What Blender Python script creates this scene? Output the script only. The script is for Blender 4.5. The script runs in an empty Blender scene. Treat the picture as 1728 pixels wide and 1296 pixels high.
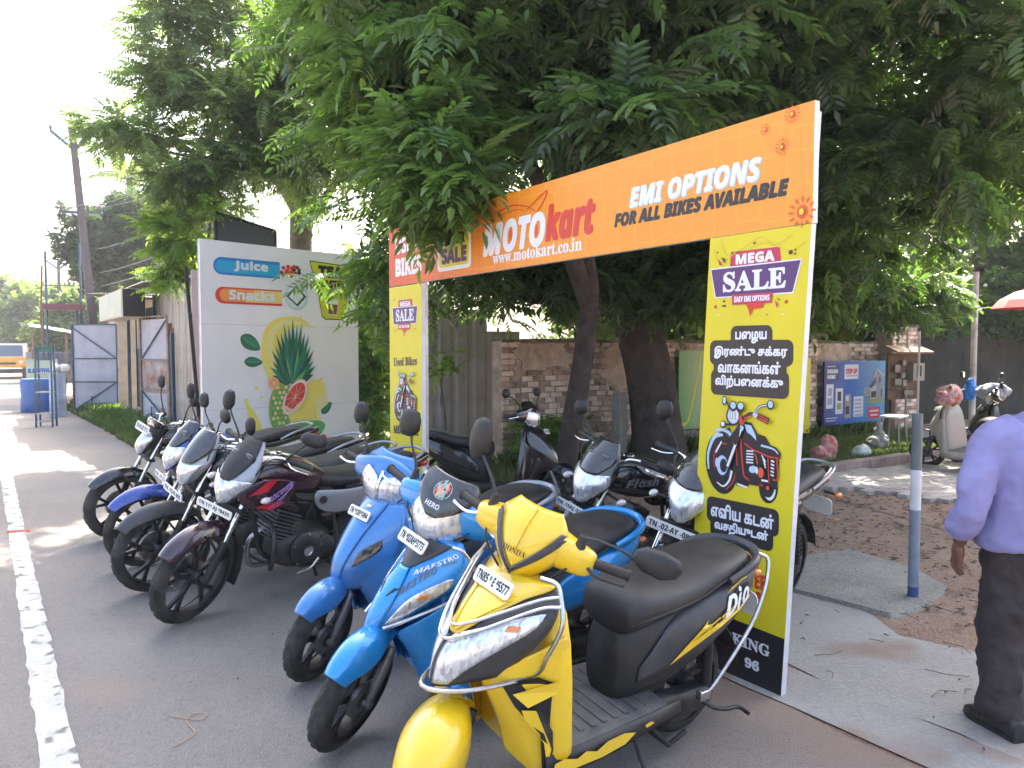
import bpy, math, random
import numpy as np
from mathutils import Matrix, Vector
from mathutils.geometry import tessellate_polygon
random.seed(7); RNG = np.random.default_rng(7)
SC = bpy.context.scene; COL = SC.collection
R = math.radians; PI = math.pi

# ------------------------------------------------------------ camera, sky, sun, exposure
cam = bpy.data.cameras.new('camera'); cam.lens = 27.04; cam.sensor_width = 36; cam.clip_start = .05; cam.clip_end = 1500
camo = bpy.data.objects.new('camera', cam); COL.objects.link(camo)
camo.location = (0, 0, 1.65); camo.rotation_euler = (R(90-2.78), 0, R(-34.5)); SC.camera = camo
SUN_AZ, SUN_EL = R(52), R(50)          # azimuth measured from +Y towards +X
world = bpy.data.worlds.new('World'); SC.world = world; world.use_nodes = True
wn = world.node_tree; bg = wn.nodes['Background']
sky = wn.nodes.new('ShaderNodeTexSky'); sky.sky_type = 'NISHITA'; sky.sun_disc = False
sky.sun_elevation = SUN_EL; sky.sun_rotation = SUN_AZ; sky.air_density = 1.0; sky.dust_density = 7.0; sky.ozone_density = .6
wn.links.new(sky.outputs[0], bg.inputs[0]); bg.inputs[1].default_value = .15
sl = bpy.data.lights.new('sun', 'SUN'); sl.energy = 3.9; sl.angle = R(.6); sl.color = (1, .93, .82)
so = bpy.data.objects.new('sun', sl); COL.objects.link(so)
sd = Vector((math.sin(SUN_AZ)*math.cos(SUN_EL), math.cos(SUN_AZ)*math.cos(SUN_EL), math.sin(SUN_EL)))
so.rotation_euler = sd.to_track_quat('Z', 'Y').to_euler(); so.location = (0, 0, 30)
SC.view_settings.view_transform = 'Standard'; SC.view_settings.look = 'None'
SC.view_settings.exposure = 2.4; SC.view_settings.gamma = 1; SC.view_settings.use_curve_mapping = False
SC.cycles.max_bounces = 7; SC.cycles.diffuse_bounces = 4; SC.cycles.transparent_max_bounces = 6
SC.cycles.transmission_bounces = 4; SC.cycles.glossy_bounces = 3

# ------------------------------------------------------------ materials
MATS = {}
def mat(name, col=(.5, .5, .5), rough=.5, metal=0, coat=0, trans=0, spec=.5, noise=None, bump=None, dust=0, emit=None, sheen=0, coat_rough=.05):
    """noise=(scale, amount[, colour2]); bump=(scale, strength)."""
    if name in MATS: return MATS[name]
    m = bpy.data.materials.new(name); m.use_nodes = True; nt = m.node_tree; N = nt.nodes; L = nt.links
    b = N['Principled BSDF']; MATS[name] = m
    b.inputs['Roughness'].default_value = rough; b.inputs['Metallic'].default_value = metal
    b.inputs['Coat Weight'].default_value = coat; b.inputs['Coat Roughness'].default_value = coat_rough
    b.inputs['Transmission Weight'].default_value = trans; b.inputs['Specular IOR Level'].default_value = spec
    b.inputs['Base Color'].default_value = (*col, 1)
    cur = None
    tc = N.new('ShaderNodeTexCoord')
    if noise:
        n = N.new('ShaderNodeTexNoise'); n.inputs['Scale'].default_value = noise[0]; n.inputs['Detail'].default_value = 6
        n.inputs['Roughness'].default_value = .65
        L.new(tc.outputs['Object'], n.inputs['Vector'])
        mr = N.new('ShaderNodeMapRange'); L.new(n.outputs[0], mr.inputs[0])
        mr.inputs[1].default_value = .35; mr.inputs[2].default_value = .65
        mx = N.new('ShaderNodeMix'); mx.data_type = 'RGBA'; L.new(mr.outputs[0], mx.inputs[0])
        a = noise[1]
        c2 = noise[2] if len(noise) > 2 else tuple(c*(1+a) for c in col)
        c1 = col if len(noise) > 2 else tuple(c*(1-a) for c in col)
        mx.inputs[6].default_value = (*c1, 1); mx.inputs[7].default_value = (*c2, 1)
        cur = mx.outputs[2]
    if dust:
        n = N.new('ShaderNodeTexNoise'); n.inputs['Scale'].default_value = 9; n.inputs['Detail'].default_value = 7; n.inputs['Roughness'].default_value = .7
        L.new(tc.outputs['Object'], n.inputs['Vector'])
        mr = N.new('ShaderNodeMapRange'); L.new(n.outputs[0], mr.inputs[0]); mr.inputs[1].default_value = .35; mr.inputs[2].default_value = .8
        mr.inputs[4].default_value = dust
        mx = N.new('ShaderNodeMix'); mx.data_type = 'RGBA'; L.new(mr.outputs[0], mx.inputs[0])
        if cur: L.new(cur, mx.inputs[6])
        else: mx.inputs[6].default_value = (*col, 1)
        mx.inputs[7].default_value = (.33, .29, .25, 1); cur = mx.outputs[2]
        mr2 = N.new('ShaderNodeMapRange'); L.new(n.outputs[0], mr2.inputs[0]); mr2.inputs[1].default_value = .3; mr2.inputs[2].default_value = .8
        mr2.inputs[3].default_value = rough; mr2.inputs[4].default_value = min(1, rough+dust*1.0); L.new(mr2.outputs[0], b.inputs['Roughness'])
    if cur: L.new(cur, b.inputs['Base Color'])
    if bump:
        n = N.new('ShaderNodeTexNoise'); n.inputs['Scale'].default_value = bump[0]; n.inputs['Detail'].default_value = 8; n.inputs['Roughness'].default_value = .6
        L.new(tc.outputs['Object'], n.inputs['Vector'])
        bp = N.new('ShaderNodeBump'); bp.inputs['Strength'].default_value = bump[1]; bp.inputs['Distance'].default_value = .02
        L.new(n.outputs[0], bp.inputs['Height']); L.new(bp.outputs[0], b.inputs['Normal'])
    if emit:
        b.inputs['Emission Color'].default_value = (*emit[:3], 1); b.inputs['Emission Strength'].default_value = emit[3]
    return m

def print_mat(name, col, noise=.04): return mat(name, col, rough=.38, spec=.4, noise=(3, noise), bump=(3, .02))

# ------------------------------------------------------------ mesh builder
def cr(pts, k=4):
    """Catmull-Rom through pts, k samples a span"""
    P = [Vector(p) for p in pts]; P = [P[0]*2-P[1]] + P + [P[-1]*2-P[-2]]; out = []
    for i in range(1, len(P)-2):
        for j in range(k):
            t = j/k; a, b, c, d = P[i-1:i+3]
            out.append(.5*((2*b)+(c-a)*t+(2*a-5*b+4*c-d)*t*t+(3*b-a-3*c+d)*t**3))
    out.append(P[-2]); return out
def interp(xs, ys, x):
    """smooth monotone-ish interpolation of scalars"""
    if x <= xs[0]: return ys[0]
    if x >= xs[-1]: return ys[-1]
    for i in range(len(xs)-1):
        if x <= xs[i+1]:
            t = (x-xs[i])/(xs[i+1]-xs[i]); h = xs[i+1]-xs[i]
            def sl(j):
                if j == 0 : return (ys[1]-ys[0])/(xs[1]-xs[0])
                if j == len(xs)-1: return (ys[-1]-ys[-2])/(xs[-1]-xs[-2])
                return (ys[j+1]-ys[j-1])/(xs[j+1]-xs[j-1])
            a, b = sl(i)*h, sl(i+1)*h
            return (2*t**3-3*t*t+1)*ys[i]+(t**3-2*t*t+t)*a+(-2*t**3+3*t*t)*ys[i+1]+(t**3-t*t)*b
class MB:
    def __init__(s, X=None): s.v = []; s.f = []; s.m = []; s.X = X; s.mi = 0
    def add(s, vs, fs):
        o = len(s.v)
        if s.X is not None: vs = [s.X @ Vector(v) for v in vs]
        s.v += [tuple(v) for v in vs]; s.f += [tuple(i+o for i in f) for f in fs]; s.m += [s.mi]*len(fs); return s
    def box(s, c, d, rot=None, bev=0):
        x, y, z = d[0]/2, d[1]/2, d[2]/2
        vs = [Vector((a, b, e)) for a in (-x, x) for b in (-y, y) for e in (-z, z)]
        if rot is not None:
            M = rot if isinstance(rot, Matrix) else Matrix.Rotation(rot, 3, 'Z'); vs = [M @ v for v in vs]
        vs = [v+Vector(c) for v in vs]
        return s.add(vs, [(0, 1, 3, 2), (4, 6, 7, 5), (0, 4, 5, 1), (2, 3, 7, 6), (0, 2, 6, 4), (1, 5, 7, 3)])
    def bar(s, p0, p1, w, t=None, up=(0, 0, 1)):
        p0, p1 = Vector(p0), Vector(p1); d = (p1-p0); l = d.length; d.normalize(); t = t or w
        u = Vector(up); a = d.cross(u)
        if a.length < 1e-4: a = d.cross(Vector((1, 0, 0)))
        a.normalize(); b = a.cross(d)
        vs = [p+a*i*w/2+b*j*t/2 for p in (p0, p1) for i, j in ((-1, -1), (1, -1), (1, 1), (-1, 1))]
        return s.add(vs, [(3, 2, 1, 0), (4, 5, 6, 7), (0, 1, 5, 4), (1, 2, 6, 5), (2, 3, 7, 6), (3, 0, 4, 7)])
    def tube(s, pts, r, n=8, caps=True, flat=1, k=0):
        P = cr(pts, k) if k else [Vector(p) for p in pts]; m = len(P)
        if isinstance(r, (int, float)): rr = [r]*m
        else:
            xs = [i/(len(r)-1) for i in range(len(r))]; rr = [interp(xs, r, i/(m-1)) for i in range(m)]
        T = [(P[min(i+1, m-1)]-P[max(i-1, 0)]).normalized() for i in range(m)]
        a = T[0].cross(Vector((0, 0, 1)))
        if a.length < .1: a = T[0].cross(Vector((1, 0, 0)))
        a.normalize(); vs = []
        for i in range(m):
            a = (a-T[i]*a.dot(T[i])).normalized(); b = T[i].cross(a)
            for j in range(n):
                th = 2*PI*j/n; vs.append(P[i]+(a*math.cos(th)+b*math.sin(th)*flat)*rr[i])
        fs = [(i*n+j, i*n+(j+1) % n, (i+1)*n+(j+1) % n, (i+1)*n+j) for i in range(m-1) for j in range(n)]
        if caps: fs += [tuple(range(n-1, -1, -1)), tuple((m-1)*n+j for j in range(n))]
        return s.add(vs, fs)
    def rings(s, Rg, caps=True, closed=True):
        n = len(Rg[0]); vs = [p for r in Rg for p in r]; m = len(Rg); k = n if closed else n-1
        fs = [(i*n+j, i*n+(j+1) % n, (i+1)*n+(j+1) % n, (i+1)*n+j) for i in range(m-1) for j in range(k)]
        if caps and closed: fs += [tuple(range(n-1, -1, -1)), tuple((m-1)*n+j for j in range(n))]
        return s.add(vs, fs)
    def lathe(s, prof, o, ax, n=24, caps=True):
        ax = Vector(ax).normalized(); a = ax.cross(Vector((0, 0, 1)))
        if a.length < .1: a = ax.cross(Vector((1, 0, 0)))
        a.normalize(); b = ax.cross(a); o = Vector(o)
        return s.rings([[o+ax*h+(a*math.cos(2*PI*j/n)+b*math.sin(2*PI*j/n))*r for j in range(n)] for r, h in prof], caps)
    def cyl(s, p0, p1, r0, r1=None, n=12):
        d = Vector(p1)-Vector(p0); return s.lathe([(r0, 0), (r1 if r1 is not None else r0, d.length)], p0, d, n)
    def ell(s, c, r, n=12, m=8, rot=None):
        vs = []; c = Vector(c)
        for i in range(1, m):
            ph = PI*i/m
            for j in range(n):
                th = 2*PI*j/n; p = Vector((r[0]*math.sin(ph)*math.cos(th), r[1]*math.sin(ph)*math.sin(th), r[2]*math.cos(ph)))
                if rot is not None: p = rot @ p
                vs.append(c+p)
        t = Vector((0, 0, r[2])); bt = Vector((0, 0, -r[2]))
        if rot is not None: t = rot @ t; bt = rot @ bt
        vs += [c+t, c+bt]; k = len(vs)
        fs = [(i*n+j, (i+1)*n+j, (i+1)*n+(j+1) % n, i*n+(j+1) % n) for i in range(m-2) for j in range(n)]
        fs += [(k-2, j, (j+1) % n) for j in range(n)] + [(k-1, (m-2)*n+(j+1) % n, (m-2)*n+j) for j in range(n)]
        return s.add(vs, fs)
    def loftx(s, secs, n=16, k=3, caps=True):
        """secs (x, zc, half width, half height[, exponent[, yc]]) -> closed rings in YZ planes"""
        full = [tuple(q)+(2.4, 0)[len(q)-4:] if len(q) < 6 else tuple(q) for q in secs]
        if k > 1:
            ts = list(range(len(full))); M = (len(full)-1)*k
            full = [tuple(interp(ts, [q[c] for q in full], i/k) for c in range(6)) for i in range(M+1)]
        Rg = []
        for x, zc, hw, hh, e, yc in full:
            hw = max(hw, .002); hh = max(hh, .002); ring = []
            for j in range(n):
                th = 2*PI*j/n; c, q = math.cos(th), math.sin(th)
                ring.append((x, yc+hw*math.copysign(abs(c)**(2/e), c), zc+hh*math.copysign(abs(q)**(2/e), q)))
            Rg.append(ring)
        return s.rings(Rg, caps)
    def poly(s, pts, fn):
        """flat polygon (2D points) through fn(a,b)->3D"""
        tri = tessellate_polygon([[Vector((p[0], p[1], 0)) for p in pts]])
        area = sum(pts[i][0]*pts[(i+1) % len(pts)][1]-pts[(i+1) % len(pts)][0]*pts[i][1] for i in range(len(pts)))
        fs = []
        for t in tri:
            a = [pts[i] for i in t]
            cr_ = (a[1][0]-a[0][0])*(a[2][1]-a[0][1])-(a[2][0]-a[0][0])*(a[1][1]-a[0][1])
            if abs(cr_) < 1e-12: continue
            fs.append(tuple(t) if cr_ > 0 else tuple(reversed(t)))
        return s.add([fn(*p) for p in pts], fs)
    def surf(s, fn, u0, u1, nu, vL, vR, nv, off=0):
        """grid on fn(u,v,off); vL, vR functions of u"""
        rows = []
        for i in range(nu+1):
            u = u0+(u1-u0)*i/nu; a, b = vL(u), vR(u)
            rows.append([fn(u, a+(b-a)*j/nv, off) for j in range(nv+1)])
        return s.rings(rows, False, False)
    def build(s, name, m, parent=None, smooth=38, sub=0, solid=0, bevel=0, kind=None, link=True):
        me = bpy.data.meshes.new(name); me.from_pydata(s.v, [], s.f)
        ms = m if isinstance(m, (list, tuple)) else [m]
        for q in ms: me.materials.append(q)
        if len(ms) > 1: me.polygons.foreach_set('material_index', s.m)
        me.update()
        if smooth:
            me.polygons.foreach_set('use_smooth', [True]*len(me.polygons)); me.set_sharp_from_angle(angle=R(smooth))
        o = bpy.data.objects.new(name, me)
        if link: COL.objects.link(o)
        if parent is not None: o.parent = parent
        if solid:
            q = o.modifiers.new('solid', 'SOLIDIFY'); q.thickness = abs(solid); q.offset = -1 if solid > 0 else 1
        if bevel:
            q = o.modifiers.new('bevel', 'BEVEL'); q.width = bevel; q.segments = 2; q.limit_method = 'ANGLE'; q.angle_limit = R(40)
        if sub:
            q = o.modifiers.new('sub', 'SUBSURF'); q.levels = sub; q.render_levels = sub
        if kind: o['kind'] = kind
        return o
def thing(name, label, cat, loc=(0, 0, 0), rotz=0, group=None):
    o = bpy.data.objects.new(name, None); COL.objects.link(o); o.empty_display_size = .2
    o.location = loc; o.rotation_euler = (0, 0, rotz); o['label'] = label; o['category'] = cat
    if group: o['group'] = group
    return o
def tag(o, label, cat, group=None):
    o['label'] = label; o['category'] = cat
    if group: o['group'] = group
    return o
def clone(o, name, parent, M=None):
    c = bpy.data.objects.new(name, o.data if hasattr(o, 'data') else o); COL.objects.link(c); c.parent = parent
    if M is not None: c.matrix_local = M
    return c

# ------------------------------------------------------------ lettering
def fancy(t, style):
    base = {'serif': (0x1D400, 0x1D41A, 0x1D7CE), 'bold': (0x1D5D4, 0x1D5EE, 0x1D7EC), 'bolditalic': (0x1D63C, 0x1D656, 0x1D7EC)}.get(style)
    if not base: return t
    o = ''
    for ch in t:
        if 'A' <= ch <= 'Z': o += chr(base[0]+ord(ch)-65)
        elif 'a' <= ch <= 'z': o += chr(base[1]+ord(ch)-97)
        elif '0' <= ch <= '9': o += chr(base[2]+ord(ch)-48)
        else: o += ch
    return o
_TC = {}
def text_mesh(t):
    if t in _TC: return _TC[t]
    c = bpy.data.curves.new('t', 'FONT'); c.body = t; c.resolution_u = 4
    o = bpy.data.objects.new('t', c); me = bpy.data.meshes.new_from_object(o)
    vs = [(v.co.x, v.co.y) for v in me.vertices]; fs = [tuple(p.vertices) for p in me.polygons]
    bpy.data.objects.remove(o); bpy.data.curves.remove(c); bpy.data.meshes.remove(me)
    x0 = min(v[0] for v in vs); x1 = max(v[0] for v in vs); y0 = min(v[1] for v in vs); y1 = max(v[1] for v in vs)
    if '\u0baf' in t:      # join the stems of the Tamil letter ya, whose outline crosses itself
        par = list(range(len(vs)))
        def find(i):
            while par[i] != i: i = par[i]
            return i
        for f in fs:
            for i in f[1:]: par[find(i)] = find(f[0])
        isl = {}
        for i in range(len(vs)): isl.setdefault(find(i), []).append(vs[i])
        bb = sorted((min(p[0] for p in q), max(p[0] for p in q), min(p[1] for p in q), max(p[1] for p in q), len(q)) for q in isl.values())
        for i, (a, b_, c, d, k) in enumerate(bb):
            if i and d-c > 2.2*(b_-a) and k <= 8 and d-c > .35*(y1-y0):
                l = max(q[1] for q in bb[:i] if q[2] < c+.2*(d-c) and q[1] <= a+.01); w_ = (b_-a)*.95; n = len(vs); vs += [(l-w_, c), (a+.001, c), (a+.001, c+w_), (l-w_, c+w_)]; fs.append((n, n+1, n+2, n+3))
    _TC[t] = ([((x-x0)/(x1-x0), (y-y0)/(y1-y0)) for x, y in vs], fs, (x1-x0)/(y1-y0)); return _TC[t]
def letters(mb, t, quad, fn, style='bold', fat=0, shear=0, dz=0.0):
    """fit text t into the 2D quad (bl, br, tr, tl) and map by fn(a, b, z)"""
    vs, fs, asp = text_mesh(fancy(t, style)); bl, br, tr, tl = quad
    sh = [(0, 0)] if not fat else [(0, 0), (fat, 0), (-fat, 0), (0, fat), (0, -fat), (fat*.7, fat*.7), (-fat*.7, fat*.7), (fat*.7, -fat*.7), (-fat*.7, -fat*.7)]
    for i, (dx, dy) in enumerate(sh):
        out = []
        for x, y in vs:
            x2 = x+shear*y
            a = (bl[0]*(1-x2)+br[0]*x2)*(1-y)+(tl[0]*(1-x2)+tr[0]*x2)*y; b = (bl[1]*(1-x2)+br[1]*x2)*(1-y)+(tl[1]*(1-x2)+tr[1]*x2)*y
            out.append(fn(a+dx, b+dy, dz+i*.00004))
        mb.add(out, fs)
    return mb
def q4(x0, y0, x1, y1): return ((x0, y0), (x1, y0), (x1, y1), (x0, y1))
def rrect(x0, y0, x1, y1, r, n=5):
    o = []
    for cx, cy, a in ((x1-r, y1-r, 0), (x0+r, y1-r, 90), (x0+r, y0+r, 180), (x1-r, y0+r, 270)):
        o += [(cx+r*math.cos(R(a+90*i/n)), cy+r*math.sin(R(a+90*i/n))) for i in range(n+1)]
    return o
def oval(cx, cy, rx, ry, n=28, rot=0, a0=0, a1=360):
    o = []
    for i in range(n+(0 if a1-a0 == 360 else 1)):
        t = R(a0+(a1-a0)*i/n); x, y = rx*math.cos(t), ry*math.sin(t)
        o.append((cx+x*math.cos(rot)-y*math.sin(rot), cy+x*math.sin(rot)+y*math.cos(rot)))
    return o
def stroke(pts, w, w2=None):
    """2D ribbon polygon along pts"""
    n = len(pts); L_, R_ = [], []
    for i, p in enumerate(pts):
        a = pts[max(i-1, 0)]; b = pts[min(i+1, n-1)]; dx, dy = b[0]-a[0], b[1]-a[1]; l = math.hypot(dx, dy) or 1
        ww = w if w2 is None else w+(w2-w)*i/(n-1)
        L_.append((p[0]-dy/l*ww/2, p[1]+dx/l*ww/2)); R_.append((p[0]+dy/l*ww/2, p[1]-dx/l*ww/2))
    return L_+R_[::-1]
def cr2(pts, k=5): return [(p.x, p.y) for p in cr([(a, b, 0) for a, b in pts], k)]
# ============================================================ TWO-WHEELERS
def bikemats():
    M = {}
    M['yellow'] = mat('yellow paint', (.86, .56, .008), .25, coat=1, dust=.10, bump=(5, .01))
    M['blue'] = mat('bright blue paint', (.004, .27, .70), .22, metal=.2, coat=1, dust=.10, bump=(5, .01))
    M['blue2'] = mat('mid blue paint', (.03, .20, .52), .28, metal=.25, coat=1, dust=.16, bump=(5, .01))
    M['tvsblue'] = mat('royal blue paint', (.01, .05, .33), .22, coat=1, dust=.12)
    M['black'] = mat('black paint', (.006, .006, .009), .16, coat=1, dust=.08)
    M['maroon'] = mat('black cherry paint', (.03, .004, .012), .2, coat=1, dust=.07)
    M['navy'] = mat('dark navy paint', (.012, .018, .045), .22, coat=1, dust=.1)
    M['silver'] = mat('silver paint', (.34, .35, .38), .32, metal=.5, coat=.6, dust=.12)
    M['greyp'] = mat('charcoal body plastic', (.035, .036, .042), .42, coat=.15, dust=.14, bump=(300, .05))
    M['visor'] = mat('smoked visor', (.012, .013, .018), .12, coat=1, dust=.22)
    M['plastic'] = mat('black plastic', (.012, .012, .013), .48, dust=.12, bump=(250, .06))
    M['seat'] = mat('seat vinyl', (.012, .012, .014), .42, dust=.12, bump=(420, .16))
    M['rubber'] = mat('tyre rubber', (.013, .013, .013), .8, dust=.28, bump=(60, .1))
    M['mat'] = mat('floor mat rubber', (.055, .056, .06), .6, dust=.4, bump=(120, .2))
    M['chrome'] = mat('chrome', (.75, .76, .78), .14, metal=1, noise=(14, .12))
    M['steel'] = mat('brushed steel', (.55, .55, .55), .28, metal=1, noise=(20, .2), dust=.1)
    M['alloy'] = mat('grey cast alloy', (.18, .18, .19), .45, metal=.9, noise=(18, .25), dust=.25)
    M['dark_alloy'] = mat('black cast alloy', (.02, .02, .022), .4, metal=.4, dust=.22)
    M['white'] = mat('plate white', (.78, .78, .74), .4, noise=(20, .06))
    M['ink'] = mat('black print', (.012, .012, .015), .5)
    M['lens'] = lens_mat(); M['amber'] = mat('amber lens', (.75, .2, .02), .12, coat=1)
    M['clear'] = mat('clear indicator lens', (.62, .6, .58), .12, coat=1, noise=(60, .2))
    M['red'] = mat('red lens', (.5, .012, .01), .15, coat=1); M['mirror'] = mat('mirror glass', (.85, .87, .9), .02, metal=1)
    M['decal_grey'] = mat('grey decal', (.12, .12, .13), .35, coat=.5); M['decal_white'] = mat('white decal', (.75, .76, .8), .3)
    M['decal_red'] = mat('red decal', (.45, .02, .03), .3); M['decal_lilac'] = mat('lilac decal', (.35, .22, .5), .3)
    M['rim_yellow'] = M['dark_alloy']
    return M
def lens_mat():
    m = bpy.data.materials.new('headlight lens'); m.use_nodes = True; MATS['headlight lens'] = m
    nt = m.node_tree; N = nt.nodes; L = nt.links; b = N['Principled BSDF']
    tc = N.new('ShaderNodeTexCoord'); w = N.new('ShaderNodeTexVoronoi'); w.inputs['Scale'].default_value = 70; w.feature = 'F1'
    mp = N.new('ShaderNodeMapping'); mp.inputs['Scale'].default_value = (1, 1.9, .45); L.new(tc.outputs['Object'], mp.inputs[0]); L.new(mp.outputs[0], w.inputs['Vector'])
    r = N.new('ShaderNodeValToRGB'); L.new(w.outputs['Color'], r.inputs[0])
    e = r.color_ramp.elements; e[0].color = (.48, .49, .52, 1); e[0].position = .12; e[1].color = (.82, .84, .87, 1); e[1].position = .55
    L.new(r.outputs[0], b.inputs['Base Color']); b.inputs['Metallic'].default_value = .6; b.inputs['Roughness'].default_value = .2
    b.inputs['Coat Weight'].default_value = 1; b.inputs['Coat Roughness'].default_value = .03
    bp = N.new('ShaderNodeBump'); bp.inputs['Strength'].default_value = .2; bp.inputs['Distance'].default_value = .006
    L.new(w.outputs['Distance'], bp.inputs['Height']); L.new(bp.outputs[0], b.inputs['Normal'])
    return m
BM = bikemats()

def tyre_mb(c, r, w, X=None, n=120):
    """tyre round the y axis with a cut tread pattern"""
    mb = MB(X); prof = []; h = w*.62
    for j in range(13):
        a = -PI/2+PI*j/12 - 0; prof.append((math.cos(a), math.sin(a), j))
    Rg = []
    for i in range(n):
        th = 2*PI*i/n; ring = []
        for ca, sa, j in prof:
            rad = r-h+h*ca**.8 if ca > 0 else r-h
            groove = 0
            if 2 <= j <= 10:
                k = (i+abs(j-6)*2+(3 if j > 6 else 0)) % 8
                if k in (0, 1) and j != 6: groove = .009*(r/.3)
                if j == 6 : groove = .006
            rad -= groove
            ring.append((c[0]+rad*math.cos(th), c[1]+sa*w/2, c[2]+rad*math.sin(th)))
        Rg.append(ring)
    Rg.append(Rg[0]); mb.rings(Rg, False, False); return mb
def wheel(parent, c, r, w, X=None, spokes=6, rimm='dark_alloy', style='y', tyre='rubber'):
    wh = MB(X).lathe([(.035, -w*.55), (.045, -w*.4), (.045, w*.4), (.035, w*.55)], c, (0, 1, 0), 18).build('wheel', BM[rimm], parent)
    tyre_mb(c, r, w, X).build('tyre', BM[tyre], wh, smooth=50)
    rb = MB(X); ri = r-w*.60
    rb.lathe([(ri+.004, -w*.36), (ri+.006, -w*.42), (ri-.012, -w*.34), (ri-.022, 0), (ri-.012, w*.34), (ri+.006, w*.42), (ri+.004, w*.36)], c, (0, 1, 0), 48, False)
    rb.build('rim', BM[rimm], wh)
    cv = Vector(c)
    for k in range(spokes):
        a = 2*PI*k/spokes+.3; d = Vector((math.cos(a), 0, math.sin(a))); t = Vector((-math.sin(a), 0, math.cos(a)))
        sp = MB(X)
        if style == 'y':
            mid = cv+d*(ri*.5)
            sp.bar(cv+d*.03, mid, .026, .03, t)
            sp.bar(mid-d*.01, cv+d*(ri-.008)+t*ri*.2, .018, .024, t); sp.bar(mid-d*.01, cv+d*(ri-.008)-t*ri*.2, .018, .024, t)
        else: sp.bar(cv+d*.03, cv+d*(ri-.008)+t*.02, .03, .02, t)
        sp.build('spoke', BM[rimm], wh)
    return wh
def plate(parent, c, nrm, up, w, h, txt, X=None, rows=1, steer=True):
    """number plate with its characters"""
    n = Vector(nrm).normalized(); u = Vector(up); u = (u-n*u.dot(n)).normalized(); r = u.cross(n); c = Vector(c)
    fn = lambda a, b, z=0: c+r*a+u*b+n*(.0045+z)
    pb = MB(X); out = rrect(-w/2, -h/2, w/2, h/2, h*.22, 4)
    k = len(out); vs = [c+r*a+u*b-n*.002 for a, b in out]+[c+r*a+u*b+n*.004 for a, b in out]
    pb.add(vs, [tuple(range(k-1, -1, -1)), tuple(range(k, 2*k))]+[(i, (i+1) % k, k+(i+1) % k, k+i) for i in range(k)])
    p = pb.build('number_plate', BM['white'], parent, smooth=30)
    tb = MB(X)
    if rows == 1: letters(tb, txt, q4(-w*.44, -h*.26, w*.44, h*.28), fn, 'bold', fat=.0006)
    else:
        a, b = txt.split('|'); letters(tb, a, q4(-w*.4, h*.06, w*.4, h*.4), fn, 'bold', fat=.0006); letters(tb, b, q4(-w*.42, -h*.38, w*.42, -h*.06), fn, 'bold', fat=.0006)
    tb.build('lettering', BM['ink'], p, smooth=0); return p
def mirror(parent, root, head, size=(.075, .05), X=None, side=1, yawd=0, headmat='plastic', face=True):
    st = MB(X); root = Vector(root); head = Vector(head)
    mid = root.lerp(head, .55)+Vector((.01, side*.0, .01))
    st.tube([root, root+(head-root)*.2+Vector((0, 0, .01)), mid, head-Vector((0, side*size[0]*.4, size[1]*.5))], [.009, .006, .005, .0065], 8, k=3)
    s = st.build('mirror_stalk', BM['plastic'], parent)
    hb = MB(X); rot = Matrix.Rotation(R(yawd), 3, 'Z'); pts = []
    w, h = size
    shape = [(-w, -.25*h), (-.92*w, .45*h), (-.55*w, .95*h), (.2*w, h), (.8*w, .72*h), (w, .1*h), (.85*w, -.55*h), (.3*w, -h), (-.5*w, -.85*h)]
    shape = [(a*side, b) for a, b in shape]
    def rg(s_, x): return [head+rot @ Vector((x, a*s_, b*s_)) for a, b in shape]
    hb.rings([rg(.96, -.016), rg(1, -.010), rg(1, .0), rg(.86, .014), rg(.5, .024), rg(.12, .027)], True)
    hb.build('mirror_shell', BM[headmat], s, smooth=50)
    if face:
        g = MB(X); g.add(rg(.9, -.0165), [tuple(range(len(shape)))]); g.build('mirror_glass', BM['mirror'], s, smooth=0)
def grip_set(parent, X, g0, g1, side, lever=True, leverm='chrome'):
    """g0 inner and g1 outer end of a grip"""
    g0, g1 = Vector(g0), Vector(g1)
    gb = MB(X); d = (g1-g0)
    gb.lathe([(.017, 0), (.0185, .004)]+[(.0175+.0012*(i % 2), d.length*(.05+.85*i/14)) for i in range(15)]+[(.022, d.length*.95), (.022, d.length*.985), (.016, d.length)], g0, d, 14)
    g = gb.build('grip', BM['plastic'], parent)
    c = MB(X).tube([g0-d.normalized()*.05, g0], .021, 10).build('switch_housing', BM['plastic'], parent)
    if lever:
        lb = MB(X).tube([g0+Vector((.03, 0, -.005)), g0+d*.35+Vector((.062, 0, -.012)), g0+d*.8+Vector((.058, 0, -.016)), g0+d*1.02+Vector((.05, 0, -.018))], [.006, .0065, .005, .007], 8, k=3)
        lb.build('brake_lever', BM[leverm], parent)
def indicator(parent, root, end, X=None, m='clear', sz=(.03, .018, .018)):
    root, end = Vector(root), Vector(end)
    s = MB(X).tube([root, end], [.009, .007], 8).build('indicator_stalk', BM['plastic'], parent)
    MB(X).ell(end, sz, 12, 8).build('indicator_lens', BM[m], s)
def rodr(o, rake, ang):
    ax = Vector((-math.sin(rake), 0, math.cos(rake)))
    return Matrix.Translation(o) @ Matrix.Rotation(ang, 4, ax) @ Matrix.Translation(-Vector(o))
def place(root, x, y, yaw, lean, z=.004):
    root.location = (x, y, z); root.rotation_euler = (R(-lean), 0, R(yaw))

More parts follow.
